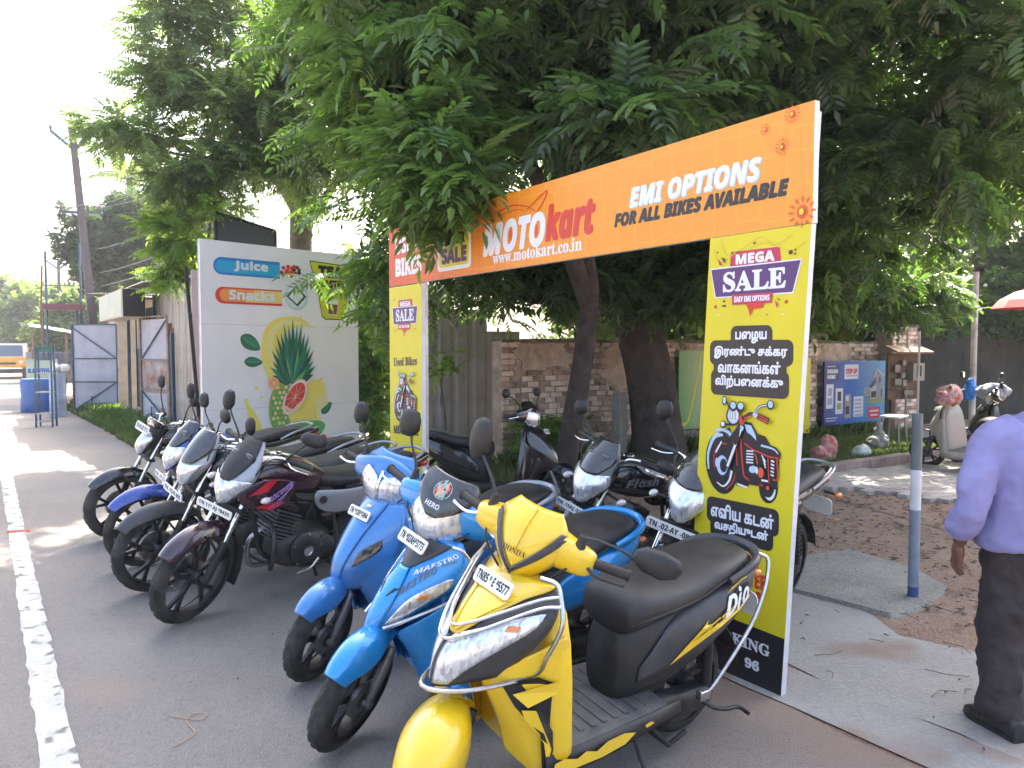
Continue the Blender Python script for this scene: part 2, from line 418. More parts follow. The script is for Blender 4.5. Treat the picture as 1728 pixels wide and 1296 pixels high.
# ------------------------------------------------------------ scooter
def scooter(label, x, y, yaw, lean, steer, P, group):
    """local frame: +x forward, +y left, origin under the rear axle"""
    root = thing('scooter', label, 'scooter', group=group); place(root, x, y, yaw, lean)
    X = rodr((.95, 0, .9), .45, R(steer)); B = BM[P['body']]; st = P['style']
    rf = P.get('rf', .225); XH = X
    if 'wsteer' in P: X = rodr((.95, 0, .9), .45, R(P['wsteer']))
    # wheels, fork, fender
    wheel(root, (1.24, 0, rf), rf, .095, X, 5, P.get('rim', 'dark_alloy'), 'y' if st != 'dio' else 'plain')
    wheel(root, (0, 0, .225), .225, .10, None, 5, P.get('rim', 'dark_alloy'), 'plain')
    fk = MB(X)
    for s in (-1, 1):
        fk.tube([(1.235, s*.075, rf+.01), (1.19, s*.078, rf+.13), (1.14, s*.07, .46)], [.016, .022, .018], 12)
        fk.cyl((1.24, s*.06, rf), (1.24, s*.095, rf), .018)
    fk.build('front_fork', BM['alloy' if st != 'dio' else 'plastic'], root)
    MB(X).lathe([(.075, 0), (.075, .018), (.03, .022)], (1.24, .03, rf), (0, 1, 0), 20).build('brake_drum', BM['alloy'], root)
    fe = MB(X); rows = []
    a0, a1 = (14, 150) if st == 'dio' else (46, 135)
    fR = rf+.05
    for i in range(19):
        t = i/18; th = R(a0+(a1-a0)*t); row = []
        w = .070+.045*math.sin(PI*min(1, t*1.15)) if st == 'dio' else .05+.03*math.sin(PI*min(1, t*1.3))
        rr = fR+(.03*math.sin(PI*min(1, t*1.3)) if st == 'dio' else .02*math.sin(PI*t))
        for j in range(13):
            v = -1+j/6; d = .125 if st == 'dio' else .095
            rad = rr-d*abs(v)**2.6*(math.sin(PI*min(1, max(.12, t*1.2)))**.5)+.008*(1-abs(v))
            row.append((1.24+rad*math.cos(th)-(0 if st != 'dio' else .01), w*math.copysign(abs(v)**.85, v), rf+rad*math.sin(th)))
        rows.append(row)
    fe.rings(rows, False, False)
    ff = fe.build('front_fender', B, root, smooth=60, solid=-.004, sub=1); X = XH
    # apron
    Z = P['apron']
    us = [0, .25, .5, .75, 1]
    def S(u, v, off=0):
        def base(u, v):
            av = abs(v); w = interp(us, Z['w'], u)
            return Vector((interp(us, Z['x'], u)-interp(us, Z['back'], u)*av**1.7, w*v*(1-.06*av), interp(us, Z['z'], u)+interp(us, Z['rise'], u)*av**1.3))
        p = base(u, v)
        if off:
            e = 1e-3; a = base(min(u+e, 1), v)-base(max(u-e, 0), v); b = base(u, min(v+e, 1))-base(u, max(v-e, -1))
            n = b.cross(a); n.normalize()
            if n.x < 0: n = -n
            p = p+n*off
        return p
    ap = MB(); ap.surf(S, 0, 1, 22, lambda u: -1, lambda u: 1, 22)
    apn = ap.build('front_apron', BM[Z['mat']], root, smooth=60, solid=-.004)
    for nm, mt, u0, u1, l, r_, off in Z['panels']:
        pb = MB(); pb.surf(S, u0, u1, 18, l, r_, 8, off); pb.build(nm, BM[mt], root if nm in ('headlight', 'indicator') else apn, smooth=60, solid=.0045)
    for txt, style, mt, pts, fat, shear in Z.get('texts', []):
        tb = MB(); letters(tb, txt, pts, lambda a, b, z=0: S(a, b, .0065+z), style, fat=fat, shear=shear); tb.build('lettering', BM[mt], apn, smooth=0)
    # lower front, leg shield
    for s in (-1, 1):
        lo = MB(); rows = []
        for i in range(9):
            t = i/8; z0 = [.60, .64, .70, .76] if st == 'dio' else [.52, .58, .68, .78]; z1 = [.30, .25, .215, .215]; q_ = t**.9
            zz = [a+(b-a)*q_ for a, b in zip(z0, z1)]
            rows.append([(1.12-.12*t-.02*math.sin(PI*t), s*.055+s*.03*t, zz[0]), (1.06-.11*t, s*(.125+.02*math.sin(PI*t)), zz[1]), (.95-.03*t, s*.195, zz[2]), (.86, s*(.215-.01*t), zz[3])])
        lo.rings(rows, False, False); lo.build('lower_cowl', BM[P.get('lower', P['body'])], root, smooth=60, solid=.004, sub=1)
        if st == 'dio':
            def Q(a, b, z=0, s=s):
                # a along from front (0) to rear (1), b height
                zt, zb = interp([0, .33, .7, 1], [.60, .64, .70, .76], a), interp([0, .33, .7, 1], [.30, .25, .215, .215], a); t = max(0, min(1, ((zt-b)/(zt-zb))**1.11 if b < zt else 0))
                y = interp([0, .33, .7, 1], [.055+.03*t, .125+.02*math.sin(PI*t)+.010, .195+.010, .215-.01*t+.004], a)
                xx = interp([0, .33, .7, 1], [1.12-.12*t-.02*math.sin(PI*t), 1.06-.11*t, .95-.03*t, .86], a)
                return Vector((xx+.004+z, s*(y+.006+z), b))
            db = MB(); db.mi = 0; db.poly([(.25, .575), (.62, .61), (.97, .56), (.95, .40), (.80, .24), (.72, .24), (.66, .40), (.34, .50)], Q)
            db.mi = 1
            for pl in ([(.35, .545), (.9, .585), (.95, .545), (.5, .50)], [(.42, .49), (.60, .49), (.86, .34), (.80, .28), (.72, .37), (.45, .455)]): db.poly(pl, lambda a, b: Q(a, b, .0012))
            db.mi = 2
            for k in range(6): db.poly(stroke([(.62+.05*k, .50-.015*k), (.84+.015*k, .36-.02*k)], .004, .001), lambda a, b: Q(a, b, .0018))
            db.build('decal', [BM['ink'], B, BM['decal_grey']], root, smooth=0)
    lg = MB(); secs = []
    for zz, w, x0, x1 in ((.25, .225, .80, .93), (.34, .235, .82, .925), (.45, .235, .835, .93), (.58, .228, .845, .935), (.70, .215, .86, .93), (.80, .19, .872, .93), (.885, .13, .88, .945)):
        ring = []
        for j in range(20):
            th = 2*PI*j/20; c, q = math.cos(th), math.sin(th)
            ring.append(((x0+x1)/2+(x1-x0)/2*math.copysign(abs(c)**.5, c)-.03*(abs(q)**4), w*math.copysign(abs(q)**.55, q), zz))
        secs.append(ring)
    lg.rings(secs, True); lg.build('leg_shield', B, root, smooth=50)
    ins = MB(); ins.rings([[(x0-.006, -w*.88, zz), (x0-.012, -w*.5, zz), (x0-.012, w*.5, zz), (x0-.006, w*.88, zz)] for zz, w, x0 in ((.27, .225, .805), (.36, .235, .822), (.5, .232, .84), (.62, .222, .85), (.74, .2, .865), (.86, .14, .878))], False, False)
    ins.build('inner_panel', BM['plastic'], root, smooth=50, solid=.006)
    # floor board
    fl = MB(); fl.loftx([(.30, .285, .20, .03, 6), (.5, .285, .215, .028, 6), (.7, .285, .225, .028, 6), (.87, .295, .222, .03, 6)], 20, 3); flo = fl.build('floorboard', BM['mat'], root)
    rb = MB()
    for k in range(9): rb.box((.38+.055*k, 0, .3145), (.02, .33, .004))
    rb.build('floor_rib', BM['mat'], flo, kind='stuff')
    for s in (-1, 1):
        sk = MB(); sk.rings([[(xx, s*(.222+dy), .315), (xx, s*(.236+dy), .27), (xx, s*(.205+dy), z0)] for xx, z0, dy in ((.92, .215, -.005), (.75, .20, 0), (.55, .205, -.005), (.38, .225, -.012), (.24, .26, -.02))], False, False)
        sk.build('side_skirt', BM[P.get('skirt', 'plastic')], root, smooth=60, solid=.005)
        if st == 'dio':
            wb = MB(); pts = [(.90, .30), (.86, .305), (.80, .285), (.76, .30), (.71, .282), (.66, .304), (.58, .308), (.52, .292), (.57, .262), (.68, .25), (.80, .252), (.91, .25)]
            wb.poly(pts, lambda a, b, s=s: (a, s*(.2445-.1*(b-.27)**2), b)); wb.poly([(.47, .302), (.44, .308), (.42, .296), (.46, .288)], lambda a, b, s=s: (a, s*.2405, b)); wb.build('worn_paint', B, root, smooth=0)
    # body, seat
    e = 2.45
    T = P.get('tail', 0)
    body = MB(); body.loftx([(.49, .45, .08, .14, e), (.45, .455, .115, .175, e), (.37, .475, .140, .19, e), (.25, .50, .165, .19, e), (.10, .555, .192, .165, e), (-.06, .625, .185, .125, e), (-.18, .68, .155, .085, e), (-.26, .715, .11, .055, e), (-.30, .73, .07, .033, e)], 26, 3)
    body.build('under_seat_body', BM[P.get('bodymid', 'plastic')], root, smooth=60)
    # side panels: skin of the body pushed out, bounded by two curves in (x, z)
    bx = [-.30, -.26, -.18, -.06, .10, .25, .38, .46, .50]
    bz = [.73, .715, .68, .625, .555, .50, .475, .455, .44]; bw = [.07, .11, .155, .185, .192, .165, .142, .115, .08]; bh = [.033, .055, .085, .125, .165, .19, .19, .175, .15]
    def side(xx, zz, off, s):
        zc, w, h = interp(bx, bz, xx), interp(bx, bw, xx), interp(bx, bh, xx)
        k = max(-1, min(1, (zz-zc)/h)); return Vector((xx, s*(w*(1-abs(k)**e)**(1/e)+off), zz))
    for s in (-1, 1):
        top = lambda xx: interp([-.295, -.1, .1, .3, .42], [.748, .73, .695, .60, .46], xx)
        bot = lambda xx: interp([-.295, -.1, .1, .3, .42], [.705, .60, .505, .44, .40], xx)
        sp = MB(); rows = []
        for i in range(19):
            xx = -.295+.715*i/18; a, b = bot(xx), top(xx); rows.append([side(xx, a+(b-a)*j/6, .007, s) for j in range(7)])
        sp.rings(rows, False, False); spo = sp.build('side_panel', BM[P['side']], root, smooth=60, solid=.006)
        if st == 'dio':
            D = lambda a, b, z=0, s=s: side(a, b, .0145+z, s)
            de = MB(); de.mi = 0
            for pl in ([(.29, .455), (.15, .585), (-.04, .705), (-.155, .732), (-.175, .645), (-.07, .615), (.05, .575)], ): de.poly(pl, D)
            de.mi = 1
            for pl in ([(.20, .535), (.08, .60), (-.02, .665), (-.06, .70), (-.142, .714), (-.155, .664), (-.05, .637), (.06, .595)],): de.poly(pl, lambda a, b: D(a, b, .0012))
            de.mi = 0
            for q in range(4): de.poly(stroke([(.19-.05*q, .545+.02*q), (.06-.05*q, .615+.018*q)], .003, .0055), lambda a, b: D(a, b, .002))
            de.build('decal', [B, BM['ink'], BM['decal_red']], spo, smooth=0)
            tb = MB(); q = ((.03, .605), (-.13, .655), (-.115, .715), (.03, .675)) if s > 0 else ((-.13, .655), (.03, .605), (.03, .675), (-.115, .715))
            letters(tb, 'Dio', q, lambda a, b, z=0: D(a, b, .003+z), 'bolditalic', fat=.001, shear=.15); tb.build('lettering', BM['decal_white'], spo, smooth=0)
    seat = MB(); sc = [(.505, .645, .09, .045), (.485, .655, .135, .075), (.42, .675, .158, .085), (.30, .69, .168, .07), (.14, .71, .168, .06), (.02, .745, .165, .055), (-.09, .762, .150, .050), (-.17, .770, .13, .044), (-.225, .773, .10, .034), (-.255, .773, .07, .02)]
    seat.loftx([(a, b, c, d, 2.6) for a, b, c, d in sc], 26, 3); so_ = seat.build('seat', BM['seat'], root, smooth=70)
    sm = MB(); sm.tube([(sc[i][0], .99*sc[i][2], sc[i][1]-.012) for i in range(1, 9)], .0035, 5, k=3); sm.tube([(sc[i][0], -.99*sc[i][2], sc[i][1]-.012) for i in range(1, 9)], .0035, 5, k=3); sm.build('seat_piping', BM['seat'], so_)
    # grab rail + tail lamp + rear plate
    gr = MB(); gz = .765
    gr.tube([(-.02, .17, gz-.03), (-.14, .165, gz), (-.24, .13, gz+.015), (-.305, .06, gz+.02), (-.32, 0, gz+.02), (-.305, -.06, gz+.02), (-.24, -.13, gz+.015), (-.14, -.165, gz), (-.02, -.17, gz-.03)], [.012, .017, .02, .02, .02, .017, .012], 10, k=4, flat=1.2)
    gr.build('grab_rail', BM[P['rail']], root)
    MB().loftx([(-.27, .715, .09, .035, 3), (-.31, .717, .075, .03, 3), (-.335, .72, .04, .02, 3)], 16, 2).build('tail_lamp', BM['red'], root)
    for s in (-1, 1): MB().ell((-.285, s*.105, .70), (.03, .02, .016)).build('indicator', BM['amber'], root)
    rfm = MB(); rows = []
    for i in range(9):
        th = R(70+95*i/8); rad = .27; rows.append([(rad*math.cos(th)-.02*i/8, y_, .215+rad*math.sin(th)+(0 if abs(y_) < .07 else -.02)+.10*(1-i/8)) for y_ in (-.085, -.06, 0, .06, .085)])
    rfm.rings(rows, False, False); rfm.build('rear_mudguard', BM['plastic'], root, smooth=60, solid=.004)
    plate(root, (-.34, 0, .53), (-1, 0, .25), (0, 0, 1), .2, .12, P['plate'].replace('|', ' '), None)
    # engine, exhaust, stand, pegs, shock
    en = MB(); en.loftx([(.36, .235, .05, .055, 3, .10), (.26, .23, .05, .062, 3, .105), (.1, .225, .045, .052, 3, .108), (.0, .22, .042, .056, 3, .108), (-.05, .22, .03, .038, 3, .105)], 18, 3)
    en.build('engine_cover', BM['dark_alloy'], root)
    fn_ = MB()
    for k in range(7): fn_.box((.27+.012*k, .02, .28), (.005, .14, .12))
    fn_.build('cylinder_fin', BM['alloy'], root, kind='stuff')
    ex = MB(); ex.tube([(.32, -.06, .2), (.2, -.12, .16), (.1, -.145, .2), (0, -.155, .24), (-.2, -.165, .29), (-.27, -.167, .305)], [.014, .016, .04, .048, .048, .03], 14, k=4); ex.build('exhaust', BM['plastic' if st != 'old' else 'alloy'], root)
    MB().tube([(-.02, .12, .24), (.02, .13, .5)], .022, 12).build('shock_absorber', BM['plastic'], root)
    sd_ = MB(); sd_.tube([(.42, .14, .2), (.40, .2, .08), (.37, .22+.06, -.0+.03*0+.035*0+.002*lean)], .009, 8, k=3); sd_.build('side_stand', BM['plastic'], root)
    cs = MB(); cs.tube([(.30, -.13, .17), (.2, -.14, .07), (.10, -.14, .10)], .01, 8); cs.tube([(.30, .13, .17), (.2, .14, .07), (.10, .14, .10)], .01, 8); cs.tube([(.2, -.14, .07), (.2, .14, .07)], .008, 8); cs.build('centre_stand', BM['plastic'], root)
    ks = MB(); ks.tube([(.03, .13, .22), (.0, .185, .20), (-.07, .20, .18), (-.15, .20, .165), (-.155, .25, .16)], .009, 8, k=3); ks.build('kick_starter', BM['plastic'], root)
    # headstock and handlebar cowl (steered)
    MB(X).tube([(.945, 0, .83), (.885, 0, .97)], [.045, .04], 14).build('steering_neck', BM['plastic'], root)
    H = P['cowl']
    hc = MB(X); Rg = []
    for yy, cx, cz, rx, rz in H['secs']:
        Rg.append([(cx+rx*math.copysign(abs(math.cos(t))**.75, math.cos(t)), yy, cz+rz*math.copysign(abs(math.sin(t))**.75, math.sin(t))) for t in [2*PI*j/18 for j in range(18)]])
    hc.rings(Rg, True); hco = hc.build('handlebar_cowl', B, root, smooth=60, sub=1)
    hu = [0, .3, .6, 1]
    def HS(u, v, off=0):
        def base(u, v):
            av = abs(v); return Vector((interp(hu, H['x'], u)-interp(hu, H['back'], u)*av**2, interp(hu, H['w'], u)*v, interp(hu, H['z'], u)-interp(hu, H.get('drop', [0, 0, 0, 0]), u)*av**2))
        p = base(u, v)
        if off:
            e_ = 1e-3; a = base(min(u+e_, 1), v)-base(max(u-e_, 0), v); b = base(u, min(v+e_, 1))-base(u, max(v-e_, -1)); n = b.cross(a); n.normalize()
            if n.x < 0: n = -n
            p = p+n*off
        return p
    hs_ = MB(X); hs_.surf(HS, 0, 1, 16, lambda u: -1, lambda u: 1, 16); front = hs_.build('cowl_front', BM[H['mat']], root, smooth=60, solid=-.02)
    for nm, mt, u0, u1, l, r_, off in H['panels']:
        pb = MB(X); pb.surf(HS, u0, u1, 14, l, r_, 12, off); pb.build(nm, BM[mt], root if nm == 'headlight' else front, smooth=60, solid=.005)
    for txt, style, mt, pts, fat in H.get('texts', []):
        tb = MB(X); letters(tb, txt, pts, lambda a, b, z=0: HS(a, b, H.get('toff', .004)+z), style, fat=fat); tb.build('lettering', BM[mt], front, smooth=0)
    if st == 'dio':
        ch = MB(X)
        def vee(mb, w0, w1, sh, off):
            rows = []
            for i in range(41):
                v = -.95+1.9*i/40; a = abs(v); u = .93-.62*a**.92-sh; w = w0+(w1-w0)*a
                rows.append([HS(u-w*k/3, v*(1-.04*k), off) for k in range(4)])
            mb.rings(rows, False, False)
        vee(ch, .15, .06, 0, .004); ch.build('chevron_trim', BM['decal_grey'], front, smooth=50, solid=.003)
        for k in range(2): g_ = MB(X); vee(g_, .022, .010, .025+.05*k, .0085); g_.build('chevron_groove', BM['greyp'], front, smooth=50, solid=.002)
    if P.get('sticker'):
        cx, cy = P['sticker']; cols = [(.75, .35, .2), (.15, .45, .6), (.8, .78, .7), (.65, .12, .15), (.2, .5, .3)]
        sb = MB(X); ms = [mat('sticker %d' % i, c, .4) for i, c in enumerate(cols)]
        sb.mi = 2; sb.poly(oval(cx, cy, .11, .26), lambda a, b: HS(a, b, .017))
        rr = random.Random(3)
        for k in range(26):
            a, q = rr.uniform(0, 6.28), rr.uniform(.1, .85); sb.mi = rr.choice((0, 1, 3, 4, 0, 1)); sb.poly(oval(cx+.10*q*math.cos(a), cy+.24*q*math.sin(a), .03, .05, 8, rr.uniform(0, 3)), lambda a, b, k=k: HS(a, b, .0175+.00005*k))
        sb.build('round_sticker', ms, front, smooth=0)
    for s in (-1, 1):
        grip_set(root, X, (.845, s*.215, .995), (.79, s*.345, .985), s, True, 'chrome' if s < 0 else P.get('leftlever', 'plastic'))
        if s in P.get('mirrors', (-1, 1)):
            hd = P['mhead'][s]; rt = (.87, s*.175, 1.035)
            MB(X).lathe([(.022, 0), (.017, .02), (.012, .05)], rt, (0, 0, 1), 12).build('mirror_boot', BM['plastic'], root)
            mirror(root, (rt[0], rt[1], rt[2]+.04), hd[:3], hd[3] if len(hd) > 3 else (.075, .052), X, s, hd[4] if len(hd) > 4 else 0)
    for s in (-1, 1): MB(X).tube([(.86, s*.19, 1.0), (.93, s*.14, .94), (.93, s*.06, .86)], .004, 6, k=4).build('brake_cable', BM['plastic'], root)
    plate(root, P['pp'][:3], (1, 0, P['pp'][3]), (0, 0, 1), P['pp'][4], P['pp'][5], P['plate'].replace('|', ' '), None)
    for pts, r_ in P.get('guard', []):
        MB().tube([S(*p) if len(p) == 3 and abs(p[0]) <= 1 and p[2] < .1 else p for p in pts], r_, 8, k=5).build('crash_guard', BM['steel'], root)
    if P.get('saree'):
        MB().tube([(.13, .235, .33), (.09, .245, .37), (-.10, .235, .55), (-.20, .21, .67), (-.27, .17, .74), (-.285, .15, .78), (-.25, .13, .80)], .0085, 10, k=4).build('side_guard', BM['steel'], root)
        MB().box((.14, .232, .325), (.06, .03, .04)).build('guard_clamp', BM['steel'], root, bevel=.004)
    return root
const = lambda k: (lambda u: k)
def lin(*kv):
    xs, ys = kv[0::2], kv[1::2]; return lambda u: interp(xs, ys, u)
# ------------------------------------------------------------ motorcycle
def motorcycle(label, x, y, yaw, lean, steer, P, group):
    """local frame: +x forward, +y left, origin under the rear axle, front axle at x = 1.28"""
    root = thing('motorcycle', label, 'motorcycle', group=group); place(root, x, y, yaw, lean)
    X = rodr((1.0, 0, .8), .45, R(steer)); B = BM[P['body']]; rimm = P.get('rim', 'dark_alloy')
    wheel(root, (1.28, 0, .30), .30, P.get('tw', .095), X, 5, rimm, 'y'); wheel(root, (0, 0, .30), .30, .11, None, 5, rimm, 'y')
    MB(X).lathe([(.11, -.01), (.115, 0), (.11, .008), (.05, .01)], (1.28, -.055, .3), (0, 1, 0), 28).build('brake_disc', BM['steel' if P.get('disc', 1) else 'alloy'], root)
    for s in (-1, 1):
        f = MB(X); f.tube([(1.265, s*.088, .30), (1.235, s*.088, .37), (1.165, s*.088, .52)], [.02, .027, .026], 14); f.cyl((1.275, s*.06, .3), (1.275, s*.105, .3), .02)
        ft = f.build('fork_leg', BM[P.get('fork', 'dark_alloy')], root)
        MB(X).tube([(1.17, s*.088, .51), (.985, s*.088, .89)], .0165, 12).build('fork_tube', BM['chrome'], ft)
    MB(X).tube([(1.06, 0, .66), (.96, 0, .90)], .03, 12).build('steering_head', BM['plastic'], root)
    MB(X).box((1.075, 0, .70), (.05, .23, .03)).build('fork_clamp', BM['plastic'], root, bevel=.006)
    fe = MB(X); rows = []
    for i in range(17):
        t = i/16; th = R(38+107*t); row = []; w = .045+.03*math.sin(PI*min(1, .15+t))
        for j in range(11):
            v = -1+j/5; rad = .335-.07*abs(v)**2.4*(math.sin(PI*min(.97, max(.1, t)))**.5)+.006*(1-abs(v))
            row.append((1.28+rad*math.cos(th), w*v, .30+rad*math.sin(th)))
        rows.append(row)
    fe.rings(rows, False, False); fe.build('front_fender', BM[P.get('fender', P['body'])], root, smooth=60, solid=-.004, sub=1)
    fl = MB(X); fl.rings([[(1.28+.33*math.cos(R(a)), y_, .30+.33*math.sin(R(a))) for y_ in (-.07, 0, .07)] for a in (140, 165, 190, 208)], False, False); fl.build('mud_flap', BM['plastic'], root, solid=.004)
    if P.get('brace', 1):
        br = MB(X)
        for s in (-1, 1): br.tube([(1.20, s*.086, .44), (1.30, s*.078, .60)], .008, 6)
        br.build('fender_brace', BM['plastic'], root)
    # nose fairing
    F = P['fairing']; hu = [0, .25, .5, .75, 1]
    def HS(u, v, off=0):
        def base(u, v):
            av = abs(v); return Vector((interp(hu, F['x'], u)-interp(hu, F['back'], u)*av**1.8, interp(hu, F['w'], u)*v, interp(hu, F['z'], u)+interp(hu, F['rise'], u)*av**1.5))
        p = base(u, v)
        if off:
            e_ = 1e-3; a = base(min(u+e_, 1), v)-base(max(u-e_, 0), v); b = base(u, min(v+e_, 1))-base(u, max(v-e_, -1)); n = b.cross(a); n.normalize()
            if n.x < 0: n = -n
            p = p+n*off
        return p
    ns = MB(X); ns.surf(HS, 0, 1, 18, lambda u: -1, lambda u: 1, 18); no = ns.build('headlight_fairing', BM[F['mat']], root, smooth=60, solid=-.03)
    bk = MB(X); bk.loftx([(.93, .90, .06, .10, 3), (1.0, .89, .10, .12, 3), (1.07, .87, .09, .10, 3)], 16, 2); bk.build('instrument_housing', BM['plastic'], root)
    for nm, mt, u0, u1, l, r_, off in F['panels']:
        pb = MB(X); pb.surf(HS, u0, u1, 14, l, r_, 12, off); pb.build(nm, BM[mt], root if nm in ('headlight', 'visor') else no, smooth=60, solid=.005)
    for txt, style, mt, pts, fat in F.get('texts', []):
        tb = MB(X); letters(tb, txt, pts, lambda a, b, z=0: HS(a, b, .012+z), style, fat=fat); tb.build('lettering', BM[mt], no, smooth=0)
    # tank with shrouds
    TK = P.get('tank', [(1.0, .84, .05, .05), (.96, .86, .10, .075), (.86, .87, .145, .115), (.74, .86, .165, .13), (.62, .84, .155, .115), (.52, .815, .115, .085), (.44, .80, .07, .05)])
    tk = MB(); tk.loftx([(*q, 2.5) for q in TK], 26, 4); tko = tk.build('fuel_tank', B, root, smooth=70)
    MB().lathe([(.035, 0), (.035, .012), (.028, .016)], (.78, 0, .985), (0, 0, 1), 18).build('fuel_cap', BM['chrome'], tko)
    tx = [q[0] for q in reversed(TK)]; tzc = [q[1] for q in reversed(TK)]; tw_ = [q[2] for q in reversed(TK)]; th_ = [q[3] for q in reversed(TK)]
    def tside(xx, zz, off, s):
        zc, w, h = interp(tx, tzc, xx), interp(tx, tw_, xx), interp(tx, th_, xx); k = max(-.98, min(.98, (zz-zc)/h))
        return Vector((xx, s*(w*(1-abs(k)**2.5)**.4+off), zz))
    for s in (-1, 1):
        if P.get('shroud'):
            sh = MB(); sh.rings([[(1.10, s*.115, .80), (1.09, s*.12, .76), (1.06, s*.115, .72)], [(1.0, s*.158, .88), (.98, s*.172, .78), (.99, s*.155, .69)], [(.88, s*.175, .90), (.86, s*.188, .79), (.88, s*.17, .67)], [(.74, s*.172, .86), (.72, s*.182, .79), (.77, s*.16, .68)]], False, False)
            sho = sh.build('tank_shroud', BM[P['shroud']], root, smooth=60, solid=.006, sub=1)
            dm = MB(); Q = lambda a, b, z=0, s=s: Vector((a, s*(.1965-.9*(a-.86)**2-.55*(b-.79)**2+z), b))
            dm.mi = 0; dm.poly([(1.04, .79), (.93, .875), (.86, .885), (.93, .81)], Q); dm.poly([(1.0, .72), (.9, .745), (.80, .73), (.9, .69)], Q)
            dm.mi = 1
            for q in range(3): dm.poly(stroke([(.92-.03*q, .70+.005*q), (.76-.005*q, .82+.015*q)], .003, .007), lambda a, b: Q(a, b, .002))
            dm.build('decal', [BM['decal_red'], BM['decal_lilac']], sho, smooth=0)
            tb = MB(); qd = ((.92, .735), (.77, .83), (.765, .86), (.92, .775)) if s > 0 else ((.77, .83), (.92, .735), (.92, .775), (.765, .86))
            letters(tb, P.get('tanktext', 'DISCOVER'), qd, lambda a, b, z=0: Q(a, b, .003+z), 'bolditalic', fat=.0008); tb.build('lettering', BM['decal_lilac'], sho, smooth=0)
        elif P.get('tanktext'):
            tb = MB(); qd = ((.88, .83), (.66, .84), (.66, .89), (.88, .88)) if s > 0 else ((.66, .84), (.88, .83), (.88, .88), (.66, .89))
            letters(tb, P['tanktext'], qd, lambda a, b, z=0, s=s: tside(a, b, .003+z, s), 'bolditalic', fat=.001); tb.build('lettering', BM['decal_grey' if P['body'] != 'silver' else 'ink'], tko, smooth=0)
    # seat, tail, side panels
    st = MB(); st.loftx([(.53, .80, .06, .03, 2.6), (.50, .80, .10, .05, 2.6), (.38, .785, .125, .052, 2.6), (.22, .785, .14, .05, 2.6), (.08, .81, .14, .05, 2.6), (-.06, .835, .125, .048, 2.6), (-.20, .85, .105, .042, 2.6), (-.30, .86, .07, .03, 2.6), (-.33, .86, .04, .015, 2.6)], 22, 3)
    st.build('seat', BM['seat'], root, smooth=70)
    tl = MB(); tl.loftx([(.30, .72, .10, .05, 3), (.15, .735, .125, .05, 3), (-.05, .765, .12, .045, 3), (-.22, .80, .10, .042, 3), (-.36, .83, .07, .035, 3), (-.46, .85, .035, .022, 3)], 20, 3); tl.build('tail_cowl', BM[P.get('tailc', P['body'])], root, smooth=60)
    MB().loftx([(-.37, .80, .06, .03, 3), (-.43, .80, .05, .028, 3), (-.46, .80, .03, .018, 3)], 14, 2).build('tail_lamp', BM['red'], root)
    for s in (-1, 1):
        sp = MB(); sp.rings([[(.56, s*.11, .76), (.57, s*.125, .70), (.54, s*.12, .62)], [(.42, s*.14, .74), (.42, s*.155, .66), (.42, s*.145, .56)], [(.24, s*.14, .73), (.22, s*.15, .67), (.22, s*.14, .58)], [(.05, s*.13, .75), (.03, s*.135, .72), (.04, s*.13, .67)]], False, False)
        spo = sp.build('side_panel', BM[P['side']], root, smooth=60, solid=.006, sub=1)
        MB().lathe([(.026, 0), (.026, .006), (.016, .008)], (.50, s*.142, .685), (0, s, 0), 16).build('panel_knob', BM['plastic'], spo)
    gr = MB(); gr.tube([(-.05, .13, .80), (-.18, .14, .86), (-.34, .10, .90), (-.40, 0, .905), (-.34, -.10, .90), (-.18, -.14, .86), (-.05, -.13, .80)], .011, 10, k=4); gr.build('grab_rail', BM[P.get('rail', 'silver')], root)
    # frame
    fr = MB(); fr.tube([(.98, 0, .78), (.90, 0, .55), (.85, 0, .36), (.74, 0, .27)], .017, 8, k=3); fr.tube([(.98, 0, .84), (.70, 0, .74), (.45, 0, .70)], .018, 8, k=3)
    for s in (-1, 1):
        fr.tube([(.72, s*.10, .27), (.45, s*.12, .25), (.36, s*.12, .34), (.42, s*.10, .70)], .013, 8, k=3); fr.tube([(.42, s*.10, .70), (.1, s*.11, .74), (-.25, s*.08, .79)], .012, 8, k=3)
    fr.build('frame', BM['plastic'], root)
    sw = MB()
    for s in (-1, 1): sw.bar((.42, s*.10, .34), (-.03, s*.10, .30), .02, .04)
    sw.build('swingarm', BM['plastic'], root)
    MB().rings([[(.40, .125, .42), (.40, .125, .30)], [(.0, .125, .385), (.0, .125, .235)], [(-.07, .12, .36), (-.07, .12, .26)]], False, False).build('chain_cover', BM['plastic'], root, solid=.02, bevel=.003)
    for s in (-1, 1):
        a, b = Vector((.0, s*.13, .33)), Vector((.10, s*.12, .68))
        sa = MB().tube([a, b], .016, 10).build('shock_absorber', BM['plastic'], root)
        cp = MB(); n = 60; cp.tube([a.lerp(b, .12+.75*i/n)+Vector((math.cos(i*.9)*.026, math.sin(i*.9)*.026, 0)) for i in range(n+1)], .005, 5); cp.build('spring', BM['chrome' if P.get('chromespring') else 'dark_alloy'], sa)
    # engine
    en = MB(); en.loftx([(.78, .36, .09, .07, 4), (.74, .36, .12, .10, 4), (.62, .365, .13, .115, 4), (.48, .37, .125, .11, 4), (.40, .37, .09, .08, 4)], 20, 2); eng = en.build('crankcase', BM['dark_alloy'], root)
    Mc = Matrix.Rotation(R(-22), 3, 'Y')
    MB().box((.735, 0, .52), (.13, .14, .20), Mc).build('cylinder', BM['dark_alloy'], eng)
    for k in range(9):
        c = Vector((.735, 0, .52))+Mc @ Vector((0, 0, -.09+.023*k)); MB().box(c, (.17, .19, .007), Mc).build('cooling_fin', BM['alloy'], eng)
